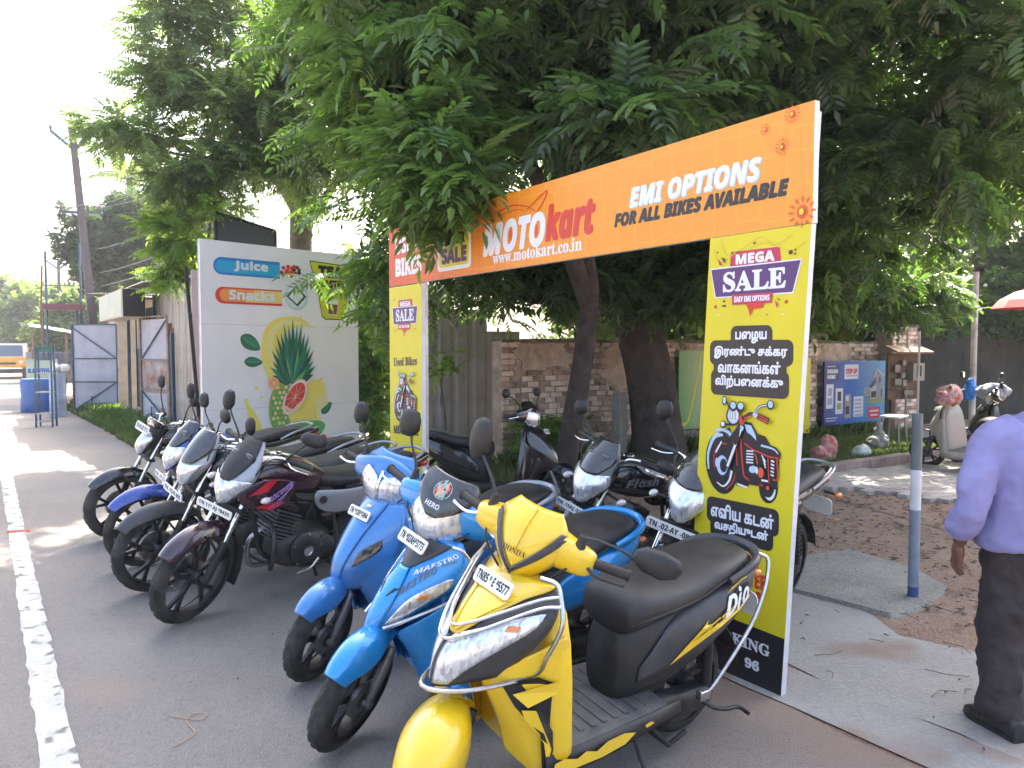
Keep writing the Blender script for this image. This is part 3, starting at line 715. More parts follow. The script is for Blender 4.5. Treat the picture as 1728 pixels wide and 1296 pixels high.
    MB().box(Vector((.735, 0, .52))+Mc @ Vector((.0, 0, .125)), (.13, .13, .05), Mc).build('cylinder_head', BM['dark_alloy'], eng, bevel=.01)
    for s in (-1, 1):
        c = (.60, s*.12, .365); co = MB().lathe([(.115, 0), (.118, .02), (.10, .035), (.05, .042)], c, (0, s, 0), 28).build('engine_cover', BM['alloy' if P.get('lighteng') else 'dark_alloy'], eng, smooth=50)
        MB().lathe([(.03, .04), (.034, .046), (.034, .05), (.026, .052), (.026, .047)], c, (0, s, 0), 24).build('cover_ring', BM['chrome'], co)
        MB().lathe([(.075, 0), (.075, .025), (.06, .035)], (.46, s*.11, .36), (0, s, 0), 22).build('sprocket_cover', BM['dark_alloy'], eng)
        for k in range(5):
            a = 2*PI*k/5+.4; MB().cyl((.60+.104*math.cos(a), s*.13, .365+.104*math.sin(a)), (.60+.104*math.cos(a), s*.158, .365+.104*math.sin(a)), .006, n=8).build('bolt', BM['steel'], co)
    ex = MB(); ex.tube([(.80, -.03, .50), (.90, -.05, .42), (.86, -.10, .24), (.70, -.14, .20), (.45, -.15, .21)], .017, 10, k=4); exo = ex.build('exhaust_pipe', BM['steel'], root)
    MB().tube([(.45, -.155, .21), (.38, -.16, .22), (.30, -.17, .25), (-.15, -.18, .33), (-.20, -.18, .34)], [.018, .03, .045, .05, .035], 16, k=2).build('muffler', BM['plastic' if not P.get('chromespring') else 'chrome'], exo)
    gb = MB(); gb.tube([(.42, .12, .27), (.44, .22, .26), (.44, .27, .26)], .010, 8); gb.build('footpeg', BM['plastic'], root)
    MB().cyl((.44, .20, .26), (.44, .285, .26), .017, n=12).build('footpeg_rubber', BM['rubber'], root); MB().cyl((.44, -.20, .26), (.44, -.285, .26), .017, n=12).build('footpeg_rubber', BM['rubber'], root)
    MB().tube([(.52, .16, .30), (.60, .19, .255), (.70, .20, .25), (.72, .24, .26)], .007, 8, k=3).build('gear_lever', BM['steel'], root)
    MB().tube([(.36, .13, .30), (.30, .19, .16), (.27, .235, .032)], [.011, .010, .012], 8).build('side_stand', BM['plastic'], root)
    cs = MB()
    for s in (-1, 1): cs.tube([(.40, s*.13, .26), (.28, s*.14, .13), (.16, s*.17, .13)], .011, 8)
    cs.build('centre_stand', BM['plastic'], root)
    if P.get('guard'):
        g = MB()
        g.tube([(.86, 0, .60), (.87, .16, .58), (.90, .25, .50), (.90, .24, .36), (.84, .12, .28), (.78, 0, .26)], .012, 10, k=4); g.tube([(.86, 0, .60), (.87, -.16, .58), (.90, -.25, .50), (.90, -.24, .36), (.84, -.12, .28), (.78, 0, .26)], .012, 10, k=4)
        g.build('leg_guard', BM['plastic'], root)
    rf = MB(); rf.rings([[((.34-.02*(abs(y_) > .06))*math.cos(R(a)), y_, .30+(.36-.03*(abs(y_) > .06))*math.sin(R(a))) for y_ in (-.075, -.055, 0, .055, .075)] for a in (50, 70, 90, 110, 130, 150, 168)], False, False); rf.build('rear_mudguard', BM['plastic'], root, smooth=60, solid=.004)
    plate(root, (-.40, 0, .62), (-1, 0, .3), (0, 0, 1), .2, .12, P['plate'], None)
    # controls
    hb = MB(X); hz = P.get('barz', 1.0)
    hb.tube([(.80, .34, hz), (.84, .22, hz+.015), (.91, .13, hz+.02), (.95, .06, hz-.05), (.95, 0, hz-.055), (.95, -.06, hz-.05), (.91, -.13, hz+.02), (.84, -.22, hz+.015), (.80, -.34, hz)], .011, 10, k=4)
    hb.build('handlebar', BM[P.get('bar', 'chrome')], root)
    MB(X).loftx([(.97, hz-.03, .09, .035, 4), (1.03, hz-.0, .085, .045, 4), (1.05, hz-.0, .07, .035, 4)], 16, 2).build('instrument_cluster', BM['visor'], root)
    for s in (-1, 1):
        grip_set(root, X, (.845, s*.215, hz+.012), (.795, s*.35, hz), s, True, P.get('lever', 'chrome'))
        if s in P.get('mirrors', (-1, 1)):
            hd = P.get('mhead', {-1: (.86, -.33, 1.22), 1: (.86, .33, 1.22)})[s]
            mirror(root, (.865, s*.19, hz+.02), hd[:3], hd[3] if len(hd) > 3 else (.075, .045), X, s, hd[4] if len(hd) > 4 else s*18)
        if P.get('ind', 1):
            indicator(root, (1.0, s*.09, .80), (1.02, s*.215, .80), X, 'clear', (.04, .022, .02))
            indicator(root, (-.30, s*.08, .74), (-.31, s*.17, .74), None, 'amber', (.035, .02, .018))
    cb = MB(X)
    cb.tube([(.86, .19, hz), (1.02, .16, hz+.02), (1.03, .10, .86), (1.0, .06, .74)], .0045, 6, k=5); cb.tube([(.86, -.19, hz), (1.03, -.14, hz+.03), (1.05, -.10, .86), (1.1, -.08, .6)], .0045, 6, k=5); cb.tube([(.88, .17, hz-.01), (1.0, .12, hz-.02), (.98, .04, .84)], .004, 6, k=5)
    cb.build('control_cable', BM['plastic'], root)
    pp = P.get('pp', (1.185, 0, .715, -.0, .27, .05)); plate(root, pp[:3], (1, 0, pp[3]), (0, 0, 1), pp[4], pp[5], P['plate'], X)
    return root

# ------------------------------------------------------------ the row
DIO = dict(style='dio', body='yellow', side='greyp', bodymid='plastic', rail='greyp', lower='yellow', plate='TN85 * E *5577', leftlever='plastic', skirt='plastic', saree=True, rf=.215, wsteer=50,
  apron=dict(mat='greyp', x=[.955, 1.05, 1.145, 1.225, 1.25], z=[.89, .825, .755, .665, .555], w=[.19, .235, .24, .205, .12], back=[.06, .12, .19, .24, .20], rise=[0, .015, .035, .05, .035],
    panels=[('centre_panel', 'yellow', 0, .60, lin(0, -.93, .06, -.86, .20, -.55, .58, -.14), lin(0, .93, .06, .86, .20, .55, .58, .14), .004),
            ('fairing_crease', 'yellow', .26, .58, lin(.26, .30, .58, .02), lin(.26, .40, .58, .06), .009), ('fairing_crease', 'yellow', .26, .58, lin(.26, -.40, .58, -.06), lin(.26, -.30, .58, -.02), .009),
            ('headlight', 'lens', .32, .97, lin(.32, .86, .42, .60, .52, .34, .62, .06, .97, .02), lin(.32, .89, .5, .86, .7, .70, .97, .34), .006),
            ('headlight', 'lens', .32, .97, lin(.32, -.89, .5, -.86, .7, -.70, .97, -.34), lin(.32, -.86, .42, -.60, .52, -.34, .62, -.06, .97, -.02), .006), ('lens_divider', 'greyp', .62, .97, const(-.02), const(.02), .009),
            ('indicator', 'amber', .48, .54, const(.60), const(.72), .011), ('indicator', 'amber', .48, .54, const(-.72), const(-.60), .011)]),
  cowl=dict(secs=[(-.235, .85, .99, .02, .03), (-.225, .852, .99, .034, .048), (-.17, .868, .995, .045, .056), (-.10, .87, 1.005, .055, .065), (0, .862, 1.01, .068, .085), (.10, .87, 1.005, .055, .065), (.17, .868, .995, .045, .056), (.225, .852, .99, .034, .048), (.235, .85, .99, .02, .03)],
    mat='yellow', x=[.88, .955, .992, .972], z=[1.12, 1.055, .965, .88], w=[.085, .135, .125, .045], back=[.02, .07, .08, .03], panels=[('cowl_crease', 'yellow', .02, .5, lin(0, -.05, .5, -.02), lin(0, .05, .5, .02), .003)],
    texts=[('HONDA', 'serif', 'ink', ((.555, -.29), (.555, .29), (.495, .30), (.495, -.30)), .0)], toff=.0125),
  mhead={-1: (.79, -.33, 1.215, (.05, .085), -20), 1: (.80, .42, 1.07, (.085, .048), 10)},
  pp=(1.035, 0, .868, .55, .20, .058),
  guard=[([(0.02, .72, .05), (.03, .98, .045), (.16, 1.03, .03), (.45, 1.06, .03), (.8, 1.1, .03), (.97, 1.2, .03), (1, .6, .03), (1, 0, .035), (1, -.6, .03), (.97, -1.2, .03), (.8, -1.1, .03), (.45, -1.06, .03), (.16, -1.03, .03), (.03, -.98, .045), (.02, -.72, .05)], .008),
         ([(.14, 1.02, .03), (.22, .75, .03), (.46, .32, .028), (.54, .12, .028), (.56, 0, .028), (.54, -.12, .028), (.46, -.32, .028), (.22, -.75, .03), (.14, -1.02, .03)], .006),
         ([(.24, 1.03, .03), (.30, .80, .03), (.54, .40, .028), (.64, .15, .028), (.66, 0, .028), (.64, -.15, .028), (.54, -.40, .028), (.30, -.80, .03), (.24, -1.03, .03)], .006)])
MAE = dict(style='maestro', body='blue', side='blue', bodymid='greyp', rail='blue', lower='blue', plate='TN *02AH*3773', rf=.24, skirt='blue',
  apron=dict(mat='blue', x=[.965, 1.04, 1.12, 1.19, 1.225], z=[.875, .785, .69, .585, .475], w=[.175, .205, .20, .14, .035], back=[.08, .16, .22, .2, .05], rise=[0, .02, .05, .07, .02],
    panels=[('top_panel', 'greyp', 0, .30, lin(0, -.75, .3, -.12), lin(0, .75, .3, .12), .004), ('centre_ridge', 'blue', .30, .98, lin(.3, -.14, .6, -.30, .98, -.5), lin(.3, .14, .6, .30, .98, .5), .006),
            ('headlight', 'lens', .40, .86, lin(.4, .80, .6, .52, .86, .50), lin(.4, .86, .6, .90, .86, .78), .005), ('headlight', 'lens', .40, .86, lin(.4, -.86, .6, -.90, .86, -.78), lin(.4, -.80, .6, -.52, .86, -.50), .005),
            ('indicator', 'amber', .58, .63, const(.62), const(.74), .010), ('indicator', 'amber', .58, .63, const(-.74), const(-.62), .010),
            ('air_vent', 'ink', .50, .58, lin(.5, -.26, .58, -.12), lin(.5, -.16, .58, -.10), .0075), ('air_vent', 'ink', .50, .58, lin(.5, .16, .58, .10), lin(.5, .26, .58, .12), .0075)],
    texts=[('MAESTRO', 'bolditalic', 'decal_white', ((.36, .30), (.10, .90), (.07, .82), (.31, .26)), .0004, 0), ('Edge', 'bolditalic', 'decal_grey', ((.25, .66), (.17, .88), (.145, .82), (.215, .62)), 0, 0), ('MAESTRO', 'bolditalic', 'decal_grey', ((.66, .20), (.30, .62), (.23, .54), (.56, .14)), .0004, 0)]),
  cowl=dict(secs=[(-.235, .85, .98, .02, .03), (-.225, .852, .98, .036, .05), (-.17, .87, .985, .05, .065), (-.10, .875, .99, .06, .085), (0, .868, 1.0, .07, .11), (.10, .875, .99, .06, .085), (.17, .87, .985, .05, .065), (.225, .852, .98, .036, .05), (.235, .85, .98, .02, .03)],
    mat='lens', x=[.872, .945, .985, .965], z=[1.13, 1.05, .94, .83], w=[.10, .15, .15, .06], back=[.03, .07, .09, .03],
    panels=[('visor', 'visor', 0, .48, lin(0, -1.02, .12, -1.02, .36, -.60, .48, -.12), lin(0, 1.02, .12, 1.02, .36, .60, .48, .12), .012)],
    texts=[('HERO', 'bold', 'decal_white', ((.40, -.28), (.40, .12), (.35, .12), (.35, -.28)), .0006)], toff=.0175),
  sticker=(.19, -.02), mirrors=(-1,), mhead={-1: (.79, -.31, 1.225, (.055, .065), -10), 1: (.79, .31, 1.22)}, pp=(1.03, 0, .875, .55, .19, .058), leftlever='chrome',
  guard=[([(.0, .80, .05), (0.02, 1.0, .04), (.3, 1.08, .03), (.6, 1.1, .03), (.80, .92, .03), (.86, .5, .03)], .007), ([(.0, -.80, .05), (0.02, -1.0, .04), (.3, -1.08, .03), (.6, -1.1, .03), (.80, -.92, .03), (.86, -.5, .03)], .007), ([(.86, .5, .03), (.84, .78, .03), (.6, 1.08, .03), (.36, 1.06, .03)], .005)])
OLD = dict(style='old', body='blue2', side='blue2', bodymid='greyp', rail='silver', lower='blue2', plate='TN *12R*7494', rf=.23, skirt='blue2',
  apron=dict(mat='blue2', x=[.96, 1.05, 1.13, 1.185, 1.18], z=[.885, .80, .69, .57, .45], w=[.165, .205, .215, .19, .11], back=[.06, .13, .2, .22, .16], rise=[0, .01, .03, .04, .03],
    panels=[('centre_ridge', 'blue2', 0, .98, lin(0, -.5, .5, -.30, .98, -.2), lin(0, .5, .5, .30, .98, .2), .005),
            ('indicator', 'visor', .46, .72, lin(.46, .66, .58, .42, .72, .40), lin(.46, .70, .58, .72, .72, .46), .004), ('indicator', 'visor', .46, .72, lin(.46, -.70, .58, -.72, .72, -.46), lin(.46, -.66, .58, -.42, .72, -.40), .004),
            ('air_vent', 'ink', .56, .60, const(.47), const(.62), .010), ('badge', 'decal_white', .09, .12, const(-.06), const(.10), .010)]),
  cowl=dict(secs=[(-.235, .85, .985, .02, .03), (-.225, .852, .985, .036, .05), (-.17, .87, .99, .05, .065), (-.10, .875, .995, .06, .09), (0, .868, 1.0, .07, .11), (.10, .875, .995, .06, .09), (.17, .87, .99, .05, .065), (.225, .852, .985, .036, .05), (.235, .85, .985, .02, .03)],
    mat='blue2', x=[.875, .935, .97, .95], z=[1.12, 1.05, .96, .87], w=[.10, .165, .17, .10], back=[.03, .07, .09, .03],
    panels=[('headlight', 'lens', .38, .95, lin(.38, -.60, .5, -.92, .95, -.95), lin(.38, -.55, .45, -.10, .95, -.06), .006), ('headlight', 'lens', .38, .95, lin(.38, .55, .45, .10, .95, .06), lin(.38, .60, .5, .92, .95, .95), .006), ('headlight_trim', 'chrome', .36, .97, const(-.035), const(.035), .008)]),
  mhead={-1: (.80, -.30, 1.225, (.042, .062), -5), 1: (.80, .31, 1.2, (.05, .06), 0)}, mirrors=(-1,), pp=(1.06, 0, .83, .5, .17, .052), leftlever='chrome')
def fairing(mat, lensu=.52, vis='visor', **k):
    d = dict(mat=mat, x=[.97, 1.05, 1.12, 1.165, 1.15], z=[1.10, 1.02, .92, .83, .735], w=[.06, .105, .135, .125, .05], back=[.03, .07, .11, .12, .05], rise=[0, 0, .02, .04, .03],
        panels=[('visor', vis, 0, .50, lin(0, -.95, .3, -.85, .5, -.4), lin(0, .95, .3, .85, .5, .4), .008), ('headlight', 'lens', lensu, .97, lin(lensu, -.80, .75, -.9, .97, -.6), lin(lensu, .80, .75, .9, .97, .6), .006)])
    d.update(k); return d
ROAD = 'motorcycles and scooters parked along the road'
BACK = 'motorcycles parked behind the gate'
scooter('yellow and charcoal scooter with crash guard, nearest of the row', 2.415, 2.281, 182, 7.9, 27, DIO, ROAD)
scooter('bright blue scooter with black visor and round sticker beside the yellow scooter', 2.43, 3.02, 184.9, 10.5, 28, MAE, ROAD)
scooter('darker blue scooter with split headlight, between the bright blue scooter and motorcycles', 2.54, 3.82, 190, 7, 22, OLD, ROAD)
motorcycle('black cherry motorcycle with silver side panels, nearest motorcycle of the row', 2.23, 5.10, 192, 8.5, 22,
  dict(body='maroon', side='silver', shroud='maroon', tailc='black', plate='TN 11* AJ *8435', guard=1, rail='silver', mhead={-1: (.86, -.33, 1.23, (.042, .07), 0), 1: (.85, .35, 1.20, (.085, .045), 25)}, pp=(1.20, 0, .715, .1, .27, .05),
    fairing=fairing('silver', .50, x=[.95, 1.05, 1.13, 1.18, 1.16], panels=[('visor', 'plastic', 0.0, .60, lin(0, -.8, .3, -.72, .60, -.25), lin(0, .8, .3, .72, .60, .25), .010), ('headlight', 'lens', .58, .97, lin(.58, -.30, .66, -.92, .97, -.6), lin(.58, .30, .66, .92, .97, .6), .008)])), ROAD)
motorcycle('grey motorcycle with rounded smoked windscreen behind the black cherry motorcycle', 2.21, 5.52, 178, 7.3, 16,
  dict(body='navy', side='greyp', plate='TN -13-R 405', tailc='tvsblue', fender='greyp', rail='silver', pp=(1.20, 0, .70, .1, .27, .05), mhead={-1: (.86, -.33, 1.20, (.05, .055), 0), 1: (.86, .33, 1.22, (.045, .06), 0)},
    fairing=fairing('silver', .55, w=[.08, .13, .15, .13, .06], panels=[('visor', 'visor', 0, .56, lin(0, -.9, .3, -.9, .56, -.45), lin(0, .9, .3, .9, .56, .45), .012), ('headlight', 'lens', .58, .97, lin(.58, -.85, .97, -.6), lin(.58, .85, .97, .6), .006)])), ROAD)
motorcycle('royal blue motorcycle with blue front mudguard, third motorcycle from the near end', 2.25, 6.22, 178, 6.9, 12,
  dict(body='tvsblue', side='tvsblue', plate='TN -11 C', tailc='black', fender='tvsblue', tw=.08, pp=(1.19, 0, .70, .1, .20, .045), mhead={-1: (.86, -.33, 1.24, (.045, .065), 0), 1: (.86, .33, 1.22, (.07, .05), 0)},
    fairing=fairing('tvsblue', .50, texts=[('TVS', 'bold', 'decal_white', ((.50, -.2), (.50, .2), (.46, .2), (.46, -.2)), .0005)])), ROAD)
motorcycle('black naked motorcycle at the far end of the row, plate above its headlight', 2.215, 7.33, 181, 6.1, 14,
  dict(body='black', side='black', plate='TN 69 AB 7713', fender='black', disc=1, tw=.12, pp=(1.12, 0, .97, .35, .24, .07), mhead={-1: (.84, -.30, 1.28, (.045, .06), 0), 1: (.84, .31, 1.26, (.05, .05), 0)},
    fairing=fairing('black', .40, z=[.98, .94, .89, .82, .73], w=[.05, .09, .10, .09, .045], panels=[('headlight', 'lens', .32, .97, lin(.3, -.6, .6, -.85, .97, -.6), lin(.3, .6, .6, .85, .97, .6), .006)])), ROAD)
motorcycle('black motorcycle with smoked nose fairing under the gate, behind the yellow scooter', 4.05, 3.50, 172, 8, 20,
  dict(body='black', side='black', plate='TN -15AJ -5259', pp=(1.20, 0, .71, .1, .25, .05), tanktext='Flash', mhead={-1: (.86, -.34, 1.18, (.05, .055), 0), 1: (.88, .37, 1.06, (.07, .04), 0)}, fairing=fairing('black', .50, w=[.07, .12, .145, .135, .06])), BACK)
motorcycle('black motorcycle half hidden by the right pillar of the gate', 4.09, 3.04, 186, 8, 16,
  dict(body='black', side='black', plate='TN -02-AY -0881', pp=(1.20, 0, .71, .1, .30, .055), mirrors=(-1,), mhead={-1: (.86, -.33, 1.22, (.05, .06), 0)}, fairing=fairing('black', .50)), BACK)
# black scooter behind the left pillar, facing away from the road
BLK = dict(OLD); BLK.update(body='black', side='black', bodymid='plastic', lower='black', skirt='plastic', rail='plastic', plate='TN 12 K 3308', mirrors=(-1, 1), mhead={-1: (.80, -.33, 1.2, (.06, .045), 0), 1: (.80, .33, 1.2, (.06, .045), 0)})
BLK['apron'] = dict(OLD['apron'], mat='black', panels=[]); BLK['cowl'] = dict(OLD['cowl'], mat='black')
scooter('black scooter turned away from the road behind the left pillar of the gate', 3.75, 6.7, -52, 7, -12, BLK, BACK)
# ============================================================ GROUND AND SIGNS
def ground_mat(name, c1, c2, c3, s1, s2, bump=.4, rough=.9, spots=None, drift=None):
    m = bpy.data.materials.new(name); m.use_nodes = True; nt = m.node_tree; N = nt.nodes; L = nt.links; b = N['Principled BSDF']
    b.inputs['Roughness'].default_value = rough; b.inputs['Specular IOR Level'].default_value = .25
    geo = N.new('ShaderNodeNewGeometry')
    def noise(s, d=8, r=.6):
        n = N.new('ShaderNodeTexNoise'); n.inputs['Scale'].default_value = s; n.inputs['Detail'].default_value = d; n.inputs['Roughness'].default_value = r; L.new(geo.outputs['Position'], n.inputs['Vector']); return n
    def ramp(src, a, b_, ca, cb):
        r = N.new('ShaderNodeMapRange'); L.new(src, r.inputs[0]); r.inputs[1].default_value = a; r.inputs[2].default_value = b_
        x = N.new('ShaderNodeMix'); x.data_type = 'RGBA'; L.new(r.outputs[0], x.inputs[0])
        for i, c in ((6, ca), (7, cb)):
            if isinstance(c, tuple): x.inputs[i].default_value = (*c, 1)
            else: L.new(c, x.inputs[i])
        return x.outputs[2]
    n1, n2, n3 = noise(s1), noise(s2, 4, .8), noise(s2*7, 2, .9)
    c = ramp(n1.outputs[0], .38, .62, c1, c2)
    c = ramp(n2.outputs[0], .45, .75, c, c3)
    v = N.new('ShaderNodeTexVoronoi'); v.inputs['Scale'].default_value = s2*5; L.new(geo.outputs['Position'], v.inputs['Vector'])
    c = ramp(v.outputs['Color'], .2, .9, c, tuple(x*1.15 for x in c2))
    mm = N.new('ShaderNodeMix'); mm.data_type = 'RGBA'; mm.inputs[0].default_value = .55; L.new(ramp(n1.outputs[0], .38, .62, c1, c2), mm.inputs[6]); L.new(c, mm.inputs[7]); c = mm.outputs[2]
    if spots: 
        n4 = noise(spots[0], 3, .5); c = ramp(n4.outputs[0], spots[1], spots[1]+.08, c, spots[2])
    if drift:   # dust blown over the edge: x range, colour
        sx = N.new('ShaderNodeSeparateXYZ'); L.new(geo.outputs['Position'], sx.inputs[0]); n5 = noise(1.6, 6, .65)
        ma = N.new('ShaderNodeMath'); ma.operation = 'MULTIPLY_ADD'; L.new(n5.outputs[0], ma.inputs[0]); ma.inputs[1].default_value = 1.9; L.new(sx.outputs['X'], ma.inputs[2])
        c = ramp(ma.outputs[0], drift[0]+.95, drift[1]+.95, c, drift[2])
    L.new(c, b.inputs['Base Color'])
    bp = N.new('ShaderNodeBump'); bp.inputs['Strength'].default_value = bump; bp.inputs['Distance'].default_value = .01
    ad = N.new('ShaderNodeMath'); ad.operation = 'ADD'; L.new(n3.outputs[0], ad.inputs[0]); L.new(v.outputs['Distance'], ad.inputs[1]); L.new(ad.outputs[0], bp.inputs['Height']); L.new(bp.outputs[0], b.inputs['Normal'])
    MATS[name] = m; return m
M_ASPH = ground_mat('asphalt', (.196, .180, .166), (.245, .224, .204), (.135, .127, .12), .6, 22, .5, .85, (.35, .60, (.30, .235, .19)), (2.2, 3.3, (.27, .19, .145)))
M_DIRT = ground_mat('dirt', (.24, .155, .115), (.34, .24, .18), (.13, .09, .065), 1.3, 14, .9, .95)
M_CONC = ground_mat('concrete', (.285, .268, .245), (.35, .332, .305), (.24, .22, .20), 1.1, 16, .35, .85, (1.2, .58, (.27, .205, .165)))
M_CONCE = ground_mat('dusty concrete', (.27, .25, .23), (.33, .31, .285), (.22, .20, .185), 1.1, 16, .35, .85, (1.2, .50, (.27, .205, .165)))
M_OLDC = ground_mat('stained concrete', (.20, .19, .165), (.30, .285, .25), (.14, .135, .11), 2.2, 12, .6, .9)
def sheet(name, pts, z, m, parent=None, jag=0, cut=.3, kind='structure'):
    """flat polygon with slightly uneven outline"""
    rr = random.Random(len(name)*7+int(z*1e4)); out = []
    for i, p in enumerate(pts):
        q = pts[(i+1) % len(pts)]; d = math.hypot(q[0]-p[0], q[1]-p[1]); n = max(1, int(d/cut)) if jag and d < 120 else 1
        for k in range(n):
            t = k/n; out.append((p[0]+(q[0]-p[0])*t+rr.uniform(-jag, jag), p[1]+(q[1]-p[1])*t+rr.uniform(-jag, jag)))
    o = MB().poly(out, lambda a, b: (a, b, z)).build(name, m, parent, smooth=0)
    if kind: o['kind'] = kind
    return o
g = bpy.data.meshes.new('ground')   # ground sheet, gently uneven near the camera
sheet('ground', [(-250, -250), (250, -250), (250, 400), (-250, 400)], 0, M_DIRT)
sheet('road', [(-8.2, -60), (2.95, -60), (2.98, 3), (3.02, 9), (2.5, 10.0), (2.2, 12), (2.0, 15), (1.95, 20), (1.7, 24), (1.5, 40), (1.3, 120), (1.2, 300), (-8.2, 300)], .004, M_ASPH, jag=.035)
M_LINE = ground_mat('road paint', (.47, .46, .43), (.56, .55, .51), (.30, .285, .265), 5, 25, .4, .7, (9, .57, (.20, .19, .18)))
# painted edge line, worn outline, laid in strokes
lb = MB(); rr = random.Random(5); yy = -20
rows = []
while yy < 160:
    x0 = .205; w = .125; rows.append([(x0-w/2+rr.uniform(-.008, .006), yy, .008), (x0+w/2+rr.uniform(-.006, .008), yy, .008)])
    if rr.random() < .08:
        lb.rings(rows, False, False); g_ = rr.uniform(.003, .009); yy += g_; rows = [[(x0-w/2+rr.uniform(-.004, .012), yy, .008), (x0+w/2+rr.uniform(-.012, .004), yy, .008)]]
    yy += rr.uniform(.05, .14) if yy < 14 else .8
lb.rings(rows, False, False); lb.build('road_line', M_LINE, smooth=0)['kind'] = 'structure'
sheet('line_break', [(.13, 8.05), (.30, 8.0), (.31, 8.09), (.14, 8.14)], .0121, mat('red brick dust', (.35, .07, .05), .9), kind='structure')
sheet('concrete_apron', [(3.38, -8), (4.2, .9), (4.35, 1.6), (4.3, 2.35), (4.5, 2.55), (4.55, 3.3), (4.2, 4.6), (3.9, 6), (3.38, 7.6)], .006, M_CONC, jag=.05)
sheet('concrete_apron_edge', [(2.98, -8), (3.366, -8), (3.366, 7.6), (3.06, 7.4), (3.0, 3)], .0085, M_CONCE, jag=.006)
# raised stained slab and a tyre-worn hump of concrete
sl_ = MB(); P_ = [(4.50, 2.48), (4.72, 2.45), (5.35, 2.55), (5.6, 2.9), (5.72, 3.5), (5.1, 3.62), (4.6, 3.75), (4.42, 3.2)]
sl_.rings([[(x, y, 0) for x, y in P_], [(4.9+(x-4.9)*.97, 3+(y-3)*.97, .03) for x, y in P_]], False); sl_.poly([(4.9+(x-4.9)*.97, 3+(y-3)*.97) for x, y in P_], lambda a, b: (a, b, .03))
sl_.build('culvert_slab', M_OLDC, smooth=0, bevel=.012)['kind'] = 'structure'
# interlocking pavers
pav_m = [mat('paver %d' % i, c, .85, noise=(9, .15), bump=(80, .2)) for i, c in enumerate([(.40, .36, .33), (.46, .42, .38), (.36, .30, .28)])]
pav_me = []
for m_ in pav_m:
    b_ = MB().box((0, 0, 0), (.232, .117, .05)).build('paver', m_, bevel=.006, link=False); pav_me.append(b_.data); bpy.data.objects.remove(b_)
base = sheet('paving', [(7.0, 3.2), (15, 2.2), (15, 5.3), (12, 5.55), (8.2, 5.75), (7.6, 4.9)], .004, M_DIRT)
rr = random.Random(9); n = 0; extra = MB()
for j in range(21):
    for i in range(33):
        x_, y_ = 7.35+i*.24+(j % 2)*.12, 3.2+j*.123
        lim0 = 3.95-(x_-8)*.18; lim1 = 5.70-(x_-8.2)*.03
        if y_ < lim0+rr.uniform(-.1, .1) or y_ > lim1 or x_ < 8.0-(y_-5.2)*.3+rr.uniform(-.1, .2): continue
        M_ = Matrix.Translation((x_, y_, .018+rr.uniform(-.004, .004))) @ Matrix.Rotation(rr.uniform(-.02, .02), 4, 'Z') @ Matrix.Rotation(rr.uniform(-.012, .012), 4, 'X')
        if n < 300: o = clone(pav_me[rr.choice((0, 0, 1, 2))], 'paver', base, M_)
        else: extra.X = M_; extra.box((0, 0, 0), (.232, .117, .05))
        n += 1
if n > 300: extra.build('paver_field', pav_m[0], base, kind='stuff')
# kerb in front of the wall
for i in range(9):
    x0 = 8.0+i*.92; o = MB().box((0, 0, 0), (.90, .14, .17)).build('kerbstone' if i else 'kerbstone', mat('kerb stone', (.33, .25, .22), .9, noise=(6, .25), bump=(40, .4)), bevel=.012, smooth=0)
    if i == 0: kerb = thing('kerb', 'low reddish kerb between the paving and the grass strip', 'kerb'); kerb['kind'] = 'structure'; del kerb['category']; del kerb['label']
    o.parent = kerb; o.location = (x0+.45, 5.87-.02*i+random.uniform(-.01, .01), .05+random.uniform(-.01, .01)); o.rotation_euler = (0, random.uniform(-.01, .01), -.022)

